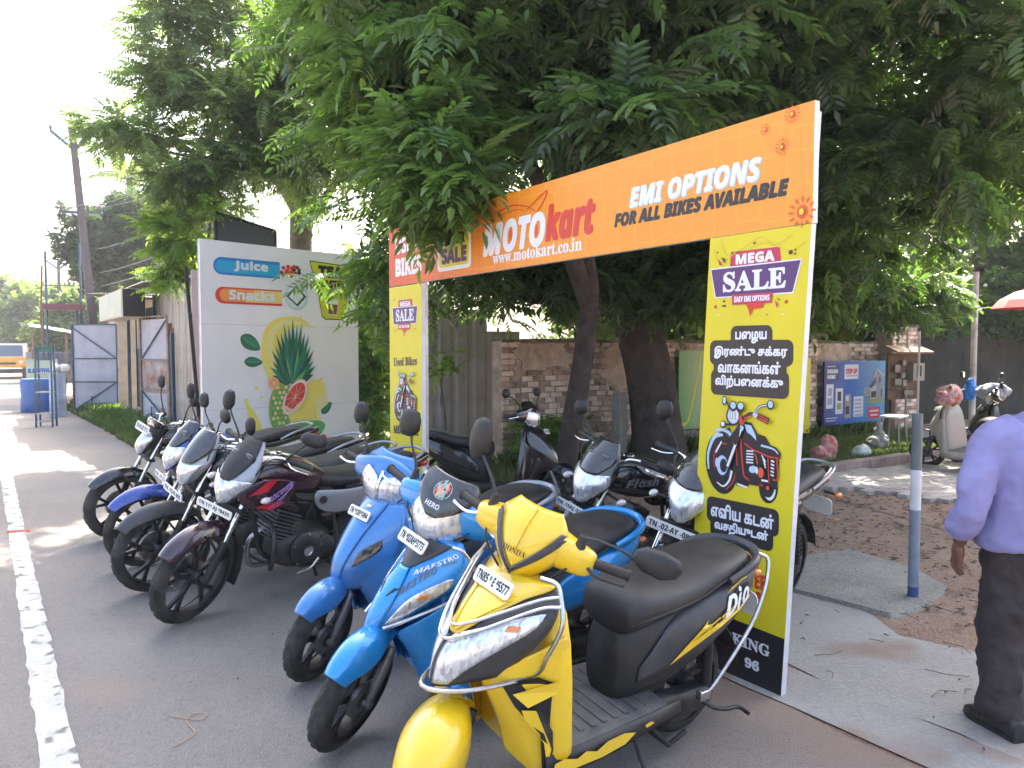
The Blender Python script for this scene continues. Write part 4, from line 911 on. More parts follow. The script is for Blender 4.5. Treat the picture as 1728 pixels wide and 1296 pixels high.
# ------------------------------------------------------------ the brick wall
brick_c = [(.56, .37, .28), (.64, .47, .37), (.68, .54, .44), (.48, .32, .25), (.64, .53, .43)]
brick_m = [mat('brick %d' % i, c, .92, noise=(5, .35, (.16, .13, .10)) if i % 2 else (7, .25), bump=(35, .5)) for i, c in enumerate(brick_c)]
def brick_wall(name, label, p0, p1, h, th, seed, budget=300, plaster=True, depth=0):
    p0, p1 = Vector((*p0, 0)), Vector((*p1, 0)); d = p1-p0; Lw = d.length; rot = math.atan2(d.y, d.x)
    root = thing(name, label, 'wall', (p0.x, p0.y, 0), rot)
    mo = mat('mortar', (.36, .28, .22), .95, noise=(4, .35), bump=(40, .5))
    MB().box((Lw/2, th/2, h/2), (Lw, th, h)).build('mortar_core', mo, root, smooth=0)
    bw, bh = .205, .078; rr = random.Random(seed); cnt = 0; ex = [MB() for _ in brick_m]
    mes = []
    for k, m_ in enumerate(brick_m):
        o = MB().box((0, 0, 0), (bw-.014, .05, bh-.013)).build('brick', m_, bevel=.004, link=False); mes.append(o.data); bpy.data.objects.remove(o)
    nr = int(h/bh)
    for j in range(nr):
        i = 0; xx = -(j % 2)*bw/2
        while xx < Lw-.05:
            w = bw*rr.uniform(.9, 1.08)
            a, b_ = max(xx, 0), min(xx+w, Lw)
            if b_-a > .06:
                zc = (j+.5)*bh+rr.uniform(-.005, .005); k = rr.choice((0, 1, 1, 2, 2, 3, 4)); y_ = rr.uniform(-.012, .006)
                gone = rr.random() < .03
                if not gone:
                    M_ = Matrix.Translation(((a+b_)/2, y_, zc)) @ Matrix.Rotation(rr.uniform(-.03, .03), 4, 'Y') @ Matrix.Diagonal(((b_-a)/bw, 1, rr.uniform(.9, 1.05), 1))
                    if cnt < budget: clone(mes[k], 'brick', root, M_); cnt += 1
                    else: ex[k].X = M_; ex[k].box((0, 0, 0), (bw-.014, .05, bh-.013))
            xx += w
    first = None
    for k, e_ in enumerate(ex):
        if e_.v: e_.build('brickwork', brick_m[k], root, smooth=0, kind='stuff')
    cp = MB()
    xx = 0
    while xx < Lw:
        w = rr.uniform(.3, .6); cp.box((xx+w/2, th/2, h+rr.uniform(.0, .02)), (w-.004, th+.05, .05)); xx += w
    cp.build('coping', mat('mossy mortar', (.15, .14, .10), .95, noise=(6, .5), bump=(30, .6)), root, kind='stuff')
    if plaster:   # patches of old render left on the bricks
        ms = mat('old lime plaster', (.68, .52, .42), .9, noise=(3.5, .5, (.30, .24, .18)), bump=(20, .5))
        for q in range(10):
            cx, cz = rr.uniform(.3, Lw-.5), h-rr.uniform(.1, .55); pts = []
            for a in range(18):
                t = 2*PI*a/18; r_ = rr.uniform(.75, 1.1); pts.append((cx+r_*rr.uniform(.4, .55)*math.cos(t), min(h-.03, cz+r_*rr.uniform(.16, .24)*math.sin(t))))
            MB().poly(pts, lambda a, b, q=q: (a, -.034-.0006*q, b)).build('plaster_patch', ms, root, smooth=0, solid=-.012)
        mm = mat('moss', (.045, .055, .02), .95, noise=(12, .5), bump=(60, .6))
    return root
W1 = brick_wall('brick_wall', 'weathered brick boundary wall with crumbling plaster behind the trees', (5.75, 8.62), (14.6, 8.45), 1.72, .23, 3)
# concrete post and pillars along it
def post(x, y, h, w, label, m, rot=0):
    o = MB().box((0, 0, h/2), (w, w, h)).build('concrete_post', m, bevel=.01); o.location = (x, y, 0); o.rotation_euler = (0, 0, rot); tag(o, label, 'post'); return o
post(7.10, 7.75, 1.02, .15, 'short grey concrete post standing left of the big tree trunk', M_OLDC, .1)
p_ = brick_wall('brick_pillar', 'crumbling brick pillar right of the blue housing poster', (14.55, 8.15), (15.45, 8.13), 2.05, .6, 8, budget=120, plaster=False)
p_['category'] = 'pillar'
p2 = brick_wall('brick_pillar', 'pale brick pillar between the right gate pillar and the blue poster', (11.7, 8.3), (12.35, 8.3), 1.85, .35, 12, budget=90, plaster=False); p2['category'] = 'pillar'
W2 = MB().box((21, 0, 1.15), (13, .2, 2.3)).build('compound_wall', mat('dark mottled wall', (.028, .027, .020), .95, noise=(2.5, .5), bump=(20, .5))); W2.location = (0, 8.6, 0)  # one very dark base colour, mottled at random
tag(W2, 'dark compound wall behind the parked scooters', 'wall')

# ------------------------------------------------------------ flat print helpers
def ink(n, c, **k): return mat('print '+n, c, .36, noise=(4, .03), **k)
I = dict(yel=ink('yellow', (.70, .60, .022)), org=ink('orange', (.83, .36, .035)), white=ink('white', (.78, .80, .86)), black=ink('black', (.018, .017, .022)), red=ink('red', (.62, .045, .03)),
    purple=ink('purple', (.10, .04, .16)), crim=ink('crimson', (.50, .04, .09)), sky_=ink('sky blue', (.45, .62, .85)), dk=ink('charcoal', (.035, .03, .03)), orn=ink('vermilion', (.72, .10, .04)),
    dim=ink('dim ochre', (.62, .50, .04)), line=ink('pale orange', (.86, .42, .07)))
IK = list(I); IL = [I[k] for k in IK]
def moto_print(mb, x0, z0, w, h, fn):
    """line drawing of a cruiser motorcycle in a box"""
    T_ = lambda p: [(x0+a*w, z0+b*h) for a, b in p]; z = [0]
    def P_(c, pts): mb.mi = IK.index(c); z[0] += .00025; zz = z[0]; mb.poly(T_(pts), lambda a, b: fn(a, b, zz))
    S_ = lambda c, pts, w1, w2=None: P_(c, stroke(cr2(pts, 4), w1, w2))
    O = lambda cx, cy, rx, ry, rot=0, **k: oval(cx, cy, rx, ry, 26, rot, **k)
    P_('black', O(.84, .13, .115, .145, -.15)); P_('white', O(.86, .12, .07, .105, -.1)); P_('black', O(.84, .145, .075, .105, -.1))
    P_('black', O(.23, .30, .225, .31, .12)); S_('sky_', [(.05, .22), (.04, .38), (.12, .55), (.24, .60)], .022, .05); P_('black', O(.25, .31, .17, .235, .1))
    S_('red', [(.13, .24), (.13, .38), (.20, .49), (.30, .50)], .012); S_('red', [(.30, .04), (.40, .15), (.44, .32)], .012); S_('white', [(.17, .10), (.26, .07), (.34, .14), (.37, .24)], .012, .03)
    P_('sky_', O(.24, .28, .075, .10)); P_('black', O(.26, .28, .05, .07)); P_('sky_', O(.17, .30, .025, .05)); S_('white', [(.15, .40), (.23, .52)], .018)
    P_('black', [(.42, .14), (.95, .13), (.97, .40), (.80, .62), (.55, .66), (.42, .62)]); P_('black', [(.44, .10), (.60, .12), (.6, .3), (.44, .3)])
    S_('white', [(.45, .12), (.58, .10)], .02); P_('black', [(.18, .60), (.34, .67), (.40, .54), (.28, .60)]); S_('sky_', [(.14, .62), (.22, .64), (.32, .62), (.40, .55)], .02, .045)
    P_('black', [(.50, .74), (.62, .74), (.70, .64), (.76, .54), (.60, .45), (.46, .52)]); P_('sky_', [(.53, .72), (.62, .71), (.68, .62), (.69, .57), (.62, .62), (.57, .64)]); 
    P_('black', [(.70, .52), (.78, .56), (.93, .53), (.99, .48), (.985, .42), (.80, .44), (.70, .47)]); S_('sky_', [(.75, .53), (.90, .51), (.96, .47)], .022, .01)
    for a, b, c, d in ((.54, .53, .74, .46), (.74, .46, .97, .43)): S_('red', [(a, b), ((a+c)/2, (b+d)/2-.012), (c, d)], .014)
    S_('red', [(.49, .58), (.53, .26), (.58, .19), (.78, .15)], .02); S_('red', [(.43, .58), (.45, .30)], .012); S_('orn', [(.68, .44), (.71, .36), (.68, .30)], .014); S_('red', [(.84, .42), (.86, .18)], .014); S_('red', [(.95, .42), (.96, .24), (.90, .22)], .016)
    for k in range(5): S_('white', [(.57, .46-.028*k), (.66, .465-.028*k)], .014)
    for k in range(5): S_('white', [(.88, .40-.033*k), (.92, .39-.033*k)], .016)
    P_('black', O(.70, .25, .12, .10)); P_('sky_', O(.66, .29, .05, .035, .2)); P_('orn', O(.76, .27, .035, .05)); P_('white', O(.71, .285, .015, .035)); S_('white', [(.77, .20), (.85, .20)], .02); P_('orn', O(.85, .135, .02, .02))
    for k in range(3): S_('white', [(.77+.015*k, .44-.03*k), (.82, .38-.03*k)], .012)
    S_('black', [(.33, .27), (.50, .66)], .055); S_('white', [(.33, .28), (.50, .66)], .030); S_('sky_', [(.50, .66), (.515, .70)], .06)
    P_('black', [(.34, .56), (.50, .74), (.48, .56), (.44, .50)]); P_('black', O(.40, .79, .095, .095)); P_('sky_', O(.40, .79, .075, .078)); P_('white', O(.41, .795, .055, .06))
    for k in range(4): S_('black', [(.37+.022*k, .75), (.37+.022*k, .835)], .006)
    for cx in (.40, .50): P_('black', O(cx, .885, .05, .052)); P_('sky_', O(cx, .893, .036, .034))
    P_('black', O(.27, .695, .042, .038)); P_('white', O(.265, .70, .026, .024)); S_('black', [(.31, .70), (.40, .70)], .02); S_('red', [(.49, .80), (.52, .72), (.55, .76)], .035)
    S_('black', [(.53, .77), (.62, .82), (.68, .82)], .04); S_('red', [(.55, .775), (.66, .82)], .012); P_('sky_', O(.69, .82, .03, .025)); S_('black', [(.72, .81), (.86, .765)], .062); S_('red', [(.73, .82), (.85, .78)], .016); S_('orn', [(.73, .79), (.85, .755)], .012)
    S_('black', [(.69, .84), (.75, .90), (.84, .92)], .028); S_('sky_', [(.69, .84), (.75, .90), (.84, .92)], .012); P_('black', O(.88, .925, .045, .048)); P_('sky_', O(.88, .93, .030, .034))
    S_('black', [(.36, .86), (.32, .93)], .018); P_('black', O(.29, .935, .034, .048)); P_('sky_', O(.29, .938, .022, .034))
def blob(lines, pad):
    """outline polygon round stacked text lines [(x0, y0, x1, y1)...] top to bottom"""
    L_, R_ = [], []
    for x0, y0, x1, y1 in lines:
        R_ += [(x1+pad*.7, y1+pad*.9), (x1+pad, y1+pad*.5), (x1+pad, y0-pad*.1), (x1+pad*.8, y0-pad*.5)]
        L_ += [(x0-pad*.7, y1+pad*.9), (x0-pad, y1+pad*.5), (x0-pad, y0-pad*.1), (x0-pad*.8, y0-pad*.5)]
    x0, y0, x1, y1 = lines[-1]; R_[-1] = (x1+pad*.6, y0-pad); L_[-1] = (x0-pad*.6, y0-pad)
    return R_+L_[::-1]

# ------------------------------------------------------------ the gate of printed boards
GX = 3.05; GY = 6.40      # boards stand in the plane x = GX and start at y = GY; s runs towards -y
gate = thing('banner_gate', 'orange and yellow printed gate over the used bikes, with a board across two pillars', 'gate', (GX, GY, 0), 0)
Gf = lambda s, t, z=0: Vector((-.001-z, -s, t))
def board(name, pts, m, parent, th=.035, edge=None):
    """upright printed board with thickness: pts as (s, t)"""
    b_ = MB(); b_.poly(pts, lambda a, b: Gf(a, b, -.0005)); o = b_.build(name, m, parent, smooth=0)
    k = len(pts); e_ = MB(); f_ = [Gf(a, b, -.001) for a, b in pts]; r_ = [Vector((v.x+th, v.y, v.z)) for v in f_]
    e_.add(f_+r_, [(i, (i+1) % k, k+(i+1) % k, k+i) for i in range(k)]+[tuple(range(2*k-1, k-1, -1))]); e_.build('board_edge', mat('white sheet steel', (.72, .73, .76), .4, noise=(6, .12)), o, smooth=0)
    return o
def gp(name, parent, items, mats=None):
    """one printed motif = one thin mesh; items: (colour, polygon) or (colour, text, quad, style, fat, shear)"""
    b_ = MB(); z = .0006
    for it in items:
        b_.mi = IK.index(it[0]); zz = z
        if isinstance(it[1], str): letters(b_, it[1], it[2], lambda a, b, q=0, zz=zz: Gf(a, b, zz+q), it[3] if len(it) > 3 else 'bold', fat=it[4] if len(it) > 4 else 0, shear=it[5] if len(it) > 5 else 0)
        else: b_.poly(it[1], lambda a, b, zz=zz: Gf(a, b, zz))
        z += .0005
    return b_.build(name, IL, parent, smooth=0)
def grad_mat(name, stops, axis='Y', a=0, b=1, rough=.34):
    """printed colour gradient along one object axis"""
    m = bpy.data.materials.new(name); m.use_nodes = True; nt = m.node_tree; N = nt.nodes; L = nt.links; p = N['Principled BSDF']; p.inputs['Roughness'].default_value = rough
    tc = N.new('ShaderNodeTexCoord'); sx = N.new('ShaderNodeSeparateXYZ'); L.new(tc.outputs['Object'], sx.inputs[0]); mr = N.new('ShaderNodeMapRange'); L.new(sx.outputs[axis], mr.inputs[0]); mr.inputs[1].default_value = a; mr.inputs[2].default_value = b
    r = N.new('ShaderNodeValToRGB'); L.new(mr.outputs[0], r.inputs[0]); e = r.color_ramp.elements
    e[0].position, e[0].color = stops[0][0], (*stops[0][1], 1); e[1].position, e[1].color = stops[-1][0], (*stops[-1][1], 1)
    for s_, c in stops[1:-1]: q = e.new(s_); q.color = (*c, 1)
    v = N.new('ShaderNodeTexVoronoi'); v.feature = 'DISTANCE_TO_EDGE'; v.inputs['Scale'].default_value = 7; v.inputs['Randomness'].default_value = .35; L.new(tc.outputs['Object'], v.inputs[0])
    m2 = N.new('ShaderNodeMapRange'); L.new(v.outputs[0], m2.inputs[0]); m2.inputs[1].default_value = .02; m2.inputs[2].default_value = .035; m2.inputs[3].default_value = 1.16; m2.inputs[4].default_value = 1
    mu = N.new('ShaderNodeVectorMath'); mu.operation = 'SCALE'; L.new(r.outputs[0], mu.inputs[0]); L.new(m2.outputs[0], mu.inputs['Scale']); L.new(mu.outputs[0], p.inputs['Base Color'])
    return m
hd = board('header_board', [(0, 2.19), (4.318, 2.20), (4.318, 2.735), (0, 2.70)], grad_mat('header print', [(0, (.62, .07, .015)), (.16, (.72, .13, .02)), (.38, (.80, .25, .02)), (.6, (.80, .31, .028)), (1, (.80, .33, .04))], 'Y', 0, -4.32), gate)
gp('lettering', hd, [('white', 'BIKES', q4(.14, 2.275, .62, 2.42), 'bold', .008), ('white', 'USED', q4(.14, 2.47, .56, 2.60), 'bold', .006)])
gp('sale_badge', hd, [('white', rrect(.90, 2.25, 1.42, 2.52, .04)), ('yel', rrect(.93, 2.28, 1.39, 2.56, .03)), ('dk', 'SUPER', q4(.99, 2.45, 1.33, 2.53), 'bold', .004), ('purple', 'SALE', q4(.98, 2.31, 1.35, 2.42), 'bold', .008)])
gp('lettering', hd, [('white', 'M', q4(1.60, 2.32, 1.84, 2.52), 'bolditalic', .014), ('white', 'OTO', q4(1.86, 2.32, 2.34, 2.53), 'bolditalic', .010), ('red', 'kart', q4(2.36, 2.34, 2.84, 2.56), 'bolditalic', .010)])
gp('wheel_motif', hd, [('orn', oval(1.95, 2.425, .022, .04)), ('orn', oval(2.245, 2.425, .022, .04)), ('red', stroke(cr2([(1.75, 2.60), (1.95, 2.625), (2.12, 2.60), (2.24, 2.55)]), .012, .006)), ('red', stroke(cr2([(1.80, 2.575), (2.0, 2.59), (2.12, 2.57)]), .008, .004)), ('red', stroke(cr2([(2.14, 2.57), (2.30, 2.64), (2.37, 2.66), (2.33, 2.60), (2.26, 2.54)]), .010))])
gp('lettering', hd, [('white', 'www.motokart.co.in', q4(1.72, 2.243, 2.72, 2.325), 'serif', .0015)])
gp('lettering', hd, [('sky_', 'EMI OPTIONS', q4(3.15, 2.437, 4.04, 2.54), 'bolditalic', .007), ('white', 'EMI OPTIONS', q4(3.145, 2.441, 4.035, 2.544), 'bolditalic', .004)])
gp('lettering', hd, [('dk', 'FOR ALL BIKES AVAILABLE', q4(3.02, 2.345, 4.19, 2.415), 'bolditalic', .005)])
for cx, cz, r_ in ((4.206, 2.70, .018), (4.06, 2.665, .012), (4.155, 2.565, .017), (4.265, 2.255, .030)):
    gp('floral_motif', hd, [('orn', oval(cx, cz, r_, r_*1.1, 14))]+[('orn', oval(cx+r_*1.9*math.cos(k*PI/6), cz+r_*1.9*math.sin(k*PI/6), r_*.5, r_*.16, 8, k*PI/6)) for k in range(12)]+[('yel', oval(cx, cz, r_*.45, r_*.5, 10))])
for s_ in (4.155, 4.245): gp('hanging_line', hd, [('line', [(s_, 2.30), (s_+.003, 2.30), (s_+.003, 2.70), (s_, 2.70)])])
# right pillar, leaning slightly
rp = board('pillar_board', [(3.612, 0), (4.197, 0), (4.312, 2.197), (3.735, 2.197)], I['yel'], gate)
Lx = lambda t: 3.612+.123*t/2.197
gp('ochre_swirl', rp, [('dim', stroke(cr2([(3.80, 2.19), (3.85, 2.10), (3.95, 2.13), (4.05, 2.17), (4.12, 2.12), (4.22, 2.16)]), .006)), ('dim', stroke(cr2([(3.76, 2.14), (3.80, 2.07), (3.90, 2.11)]), .005)), ('dim', stroke(cr2([(3.98, 2.12), (4.08, 2.14), (4.2, 2.09), (4.29, 2.12)]), .005))])
gp('sale_badge', rp, [('crim', [(3.862, 2.036), (4.16, 2.033), (4.15, 2.112), (3.868, 2.115)]), ('white', 'MEGA', q4(3.90, 2.052, 4.12, 2.098), 'bold', .0025),
    ('white', [(3.74, 2.043), (4.27, 2.046), (4.228, 1.893), (3.772, 1.893)]), ('purple', [(3.746, 2.037), (4.262, 2.040), (4.222, 1.899), (3.777, 1.899)]), ('white', 'SALE', q4(3.826, 1.922, 4.184, 2.015), 'serif', .0035),
    ('crim', [(3.878, 1.905), (4.118, 1.905), (4.11, 1.855), (3.882, 1.855)]), ('white', 'EASY EMI OPTIONS', q4(3.895, 1.868, 4.10, 1.894), 'bold', .001), ('red', [(3.965, 1.853), (4.07, 1.855), (4.06, 1.835), (4.005, 1.83), (3.99, 1.795), (3.98, 1.83)])])
cf = [('crim', oval(3.775, 1.85, .010, .009, 12)), ('crim', oval(4.19, 1.856, .010, .009, 12)), ('dk', oval(3.83, 1.875, .007, .006, 10)), ('dk', oval(3.822, 1.852, .005, .005, 10)), ('dk', oval(3.835, 1.853, .006, .006, 10)), ('dk', oval(4.21, 2.08, .011, .010, 12)), ('dk', oval(4.235, 2.088, .005, .005, 8)), ('dk', oval(4.235, 2.07, .005, .005, 8)), ('dk', [(4.0, 2.145), (4.02, 2.15), (4.01, 2.135)]), ('crim', [(3.79, 2.09), (3.82, 2.055), (3.80, 2.055)]), ('dk', [(3.81, 2.095), (3.835, 2.06), (3.835, 2.085)]), ('crim', [(4.13, 1.87), (4.14, 1.83), (4.15, 1.845)]), ('dk', [(4.14, 1.88), (4.16, 1.868), (4.155, 1.862)]), ('white', oval(3.80, 1.81, .008, .003, 6)), ('white', oval(4.18, 1.80, .008, .003, 6)), ('dk', oval(4.09, 1.80, .004, .004, 8)), ('dk', oval(3.79, 2.12, .005, .005, 8))]
gp('confetti', rp, cf)
tl = [(3.905, 1.668, 4.085, 1.722), (3.775, 1.592, 4.20, 1.652), (3.80, 1.522, 4.165, 1.578), (3.785, 1.442, 4.18, 1.508)]
gp('tamil_lettering', rp, [('dk', rrect(a-.032, b-.034, c+.032, d+.030, .034)) for a, b, c, d in tl]+[('white', t_, q4(*q_), 'none', .0026) for t_, q_ in zip(['பைழய', 'இரண்டு சக்கர', 'வாகனங்கள்', 'விற்பைனக்கு'], tl)])
b_ = MB(); moto_print(b_, 3.722, .915, .46, .50, lambda a, b, z: Gf(a, b, .0006+z)); b_.build('motorcycle_print', IL, rp, smooth=0)
tl = [(3.765, .788, 4.14, .858), (3.79, .712, 4.11, .775)]
gp('tamil_lettering', rp, [('dk', rrect(a-.030, b-.032, c+.030, d+.028, .032)) for a, b, c, d in tl]+[('white', t_, q4(*q_), 'none', .0026) for t_, q_ in zip(['எளிய கடன்', 'வசதியுடன்'], tl)])
sc_ = []; 
for k in range(56):
    a = 2*PI*k/56; r_ = .158 if k % 4 < 2 else .148; sc_.append((3.925+r_*math.cos(a), .505+r_*math.sin(a)))
gp('guarantee_stamp', rp, [('red', sc_), ('yel', oval(3.925, .505, .128, .128)), ('red', oval(3.925, .505, .120, .120)), ('yel', oval(3.925, .505, .112, .112)), ('red', 'QUALITY', q4(3.86, .585, 3.99, .608), 'bold', .001), ('yel', [(3.74, .47), (4.115, .47), (4.115, .565), (3.74, .565)]), ('red', 'GUARANTEE', q4(3.76, .485, 4.10, .555), 'bold', .003), ('red', 'QUALITY', q4(3.87, .405, 3.98, .43), 'bold', .001)])
gp('booking_panel', rp, [('black', [(3.6135, .001), (4.196, .001), (4.211, .285), (3.629, .300)]), ('white', 'BOOKING', q4(3.72, .172, 4.13, .225), 'serif', .002), ('white', '96', q4(3.99, .08, 4.07, .125), 'serif', .003)])
# left pillar
lp = board('pillar_board', [(0, 0), (.618, 0), (.618, 2.182), (0, 2.182)], I['yel'], gate)
gp('sale_badge', lp, [('crim', [(.18, 1.992), (.46, 1.992), (.45, 2.06), (.19, 2.06)]), ('white', 'MEGA', q4(.22, 2.005, .42, 2.045), 'bold', .002), ('white', [(.06, 2.0), (.555, 2.0), (.525, 1.845), (.085, 1.845)]), ('purple', [(.07, 1.994), (.545, 1.994), (.518, 1.85), (.093, 1.85)]), ('white', 'SALE', q4(.14, 1.875, .48, 1.975), 'serif', .003),
   ('crim', [(.18, 1.852), (.42, 1.852), (.41, 1.80), (.19, 1.80)]), ('white', 'EASY EMI OPTIONS', q4(.20, 1.815, .40, 1.838), 'bold', .001), ('red', [(.26, 1.80), (.36, 1.80), (.31, 1.775), (.30, 1.73), (.29, 1.775)])])
gp('lettering', lp, [('dk', 'Used Bikes', ((.08, 1.475), (.53, 1.495), (.53, 1.565), (.08, 1.545)), 'serif', .003)])
gp('lettering', lp, [('dk', 'MEGA SALE', ((.07, .87), (.55, .89), (.55, .955), (.07, .935)), 'serif', .004)])
b_ = MB(); moto_print(b_, .08, .985, .46, .46, lambda a, b, z: Gf(a, b, .0006+z)); b_.build('motorcycle_print', IL, lp, smooth=0)
gp('confetti', lp, [('crim', oval(.12, 1.79, .010, .01, 12)), ('dk', oval(.16, 1.81, .007, .007, 8)), ('dk', oval(.50, 1.80, .008, .008, 8)), ('crim', oval(.47, 1.78, .007, .007, 8)), ('dk', oval(.10, 2.07, .008, .008, 8))])
fm = mat('galvanised tube', (.45, .46, .47), .4, metal=.8, noise=(9, .2)); b_ = MB()
for s_, z0 in ((.03, 0), (.59, 0)): b_.bar((.055, -s_, z0), (.055, -s_, 2.68), .03)
for s0, s1 in ((3.65, 3.78), (4.16, 4.29)): b_.bar((.055, -s0, 0), (.055, -s1, 2.70), .03)
for t in (2.22, 2.46, 2.68): b_.bar((.052, -.02, t), (.052, -4.28, t), .025)
b_.build('steel_frame', fm, gate, smooth=0)

# ------------------------------------------------------------ juice banner
ba, bb = Vector((2.33, 10.5, 0)), Vector((4.77, 11.15, 0)); bd = bb-ba; BW = 2.53
jb = thing('juice_banner', 'tall white juice and snacks banner with a pineapple print', 'banner', ba, math.atan2(bd.y, bd.x))
JM = dict(white=mat('vinyl white', (.72, .74, .82), .42, noise=(1.2, .04), bump=(2.5, .12)), blue=mat('v blue', (.02, .22, .60), .35), blue2=mat('v cyan', (.03, .38, .70), .35), txt=mat('v pale', (.66, .72, .80), .35), red=mat('v red', (.62, .05, .04), .35), orange=mat('v orange', (.80, .30, .10), .35), sand=mat('v sand', (.75, .58, .22), .35),
    lime=mat('v lime', (.56, .60, .03), .35), black=mat('v black', (.014, .014, .016), .4), green=mat('v green', (.01, .14, .06), .35), teal=mat('v teal', (.015, .20, .16), .35), dteal=mat('v dark teal', (.01, .09, .08), .35), yel=mat('v yellow', (.74, .66, .16), .35), pyel=mat('v pale yellow', (.70, .68, .34), .35), pink=mat('v grapefruit', (.62, .06, .07), .35), lpink=mat('v rind', (.80, .60, .42), .35), grn2=mat('v mid green', (.10, .38, .14), .35), brown=mat('v brown', (.18, .05, .03), .35), sky=mat('v sky', (.42, .62, .72), .35), fizz=mat('v pine', (.30, .42, .12), .35))
JK = list(JM); JL = [JM[k] for k in JK]; Jf = lambda a, b, z=0: Vector((a, -.012-z, b))
MB().box((BW/2, 0, 1.525), (BW, .022, 3.03)).build('banner_sheet', JM['white'], jb, smooth=0)
b_ = MB()
for xx in (.02, BW/2, BW-.02): b_.bar((xx, .035, 0), (xx, .035, 3.03), .035)
for zz in (.05, .75, 1.95, 3.0): b_.bar((0, .035, zz), (BW, .035, zz), .03)
b_.build('banner_frame', fm, jb, smooth=0)
for zz, z2 in ((1.95, 1.94), (.82, .80)): MB().poly([(0.01, zz), (BW-.01, z2), (BW-.01, z2-.006), (.01, zz-.006)], lambda a, b: Jf(a, b, .0006)).build('seam', mat('vinyl seam', (.50, .52, .60), .5), jb, smooth=0)
def jp(name, items, z0=.0008):
    b_ = MB(); z = z0
    for it in items:
        b_.mi = JK.index(it[0]); zz = z
        if isinstance(it[1], str): letters(b_, it[1], it[2], lambda a, b, q=0, zz=zz: Jf(a, b, zz+q), it[3] if len(it) > 3 else 'bold', fat=it[4] if len(it) > 4 else 0)
        else: b_.poly(it[1], lambda a, b, zz=zz: Jf(a, b, zz))
        z += .0007
    return b_.build(name, JL, jb, smooth=0)
def pill(x0, x1, z0, z1): return [(x1, z0), (x1, z1)]+[(x0+(z1-z0)/2-(z1-z0)/2*math.cos(t), (z0+z1)/2+(z1-z0)/2*math.sin(t)) for t in [PI/2-PI*k/10 for k in range(11)]]
jp('juice_label', [('blue', pill(.18, 1.17, 2.60, 2.83)), ('blue2', pill(.21, 1.17, 2.63, 2.79)), ('txt', 'Juice', q4(.48, 2.66, .98, 2.80), 'bold', .006)])
jp('snacks_label', [('red', pill(.20, 1.20, 2.22, 2.44)), ('orange', pill(.26, 1.20, 2.25, 2.42)), ('sand', [(.62, 2.25), (1.20, 2.25), (1.20, 2.42), (.78, 2.42)]), ('txt', 'Snacks', q4(.40, 2.28, 1.08, 2.41), 'bold', .006)])
rr = random.Random(2)
jp('berry_print', [('white', oval(1.30, 2.73, .13, .13))]+[(rr.choice(('brown', 'black', 'brown', 'red')), oval(1.24+rr.uniform(-.07, .24), 2.72+rr.uniform(-.09, .08)-.0, .032, .028, 10)) for _ in range(16)]+[('red', oval(1.31, 2.70, .075, .055)), ('pink', oval(1.30, 2.715, .04, .025)), ('lpink', oval(1.32, 2.73, .015, .01))])
jp('sandwich_print', [('sky', oval(1.44, 2.36, .19, .19)), ('txt', oval(1.43, 2.37, .165, .165)), ('dteal', [(1.43, 2.53), (1.60, 2.37), (1.45, 2.22), (1.27, 2.36)]), ('white', [(1.43, 2.50), (1.55, 2.37), (1.44, 2.26), (1.31, 2.36)])]+[('fizz', stroke([(1.38+.04*k, 2.30), (1.40+.04*k, 2.44)], .006)) for k in range(3)])
cup = [(1.66, 2.90), (2.42, 2.87), (2.38, 2.71), (2.36, 2.71), (2.36, 2.66), (2.37, 2.66), (2.29, 2.10), (2.24, 2.05), (1.92, 2.05), (1.86, 2.10), (1.76, 2.66), (1.77, 2.66), (1.77, 2.70), (1.71, 2.71)]
jp('tea_master_logo', [('black', cup), ('lime', [(2.04+(a-2.04)*.955, 2.47+(b-2.47)*.965) for a, b in cup]), ('black', 'TEA', q4(1.82, 2.68, 2.25, 2.83), 'bold', .014), ('black', 'MASTER', q4(1.80, 2.53, 2.30, 2.63), 'bold', .008),
    ('black', stroke(cr2([(2.05, 2.37), (2.03, 2.42), (2.06, 2.44), (2.04, 2.49)]), .014, .004)), ('txt', [(1.94, 2.35), (2.16, 2.35), (2.13, 2.12), (1.97, 2.12)]), ('brown', [(1.96, 2.28), (2.145, 2.28), (2.125, 2.135), (1.98, 2.135)])]+[('pink', stroke([(1.99+.04*k, 2.15), (1.98+.043*k, 2.27)], .010)) for k in range(4)])
def leaf2(cx, cz, l, w, ang):
    o = []
    for k in range(20):
        t = k/20*2*PI; a = math.cos(t); q = math.sin(t)*(1-abs(a)**2)**.15*(1-.25*a); o.append((cx+l*a*math.cos(ang)-w*q*math.sin(ang), cz+l*a*math.sin(ang)+w*q*math.cos(ang)))
    return o
for cx, cz, l, w, an in ((.70, 1.70, .17, .10, -.55), (.74, 1.44, .14, .07, -.05), (.72, .52, .10, .07, -.8), (1.93, .74, .12, .065, .7), (1.72, .60, .08, .05, -.5)):
    jp('leaf_print', [('green', leaf2(cx, cz, l, w, an)), ('teal', leaf2(cx+.01, cz+.015, l*.8, w*.55, an)), ('grn2', stroke([(cx-l*math.cos(an)*.9, cz-l*math.sin(an)*.9), (cx+l*math.cos(an)*.9, cz+l*math.sin(an)*.9)], .006))])
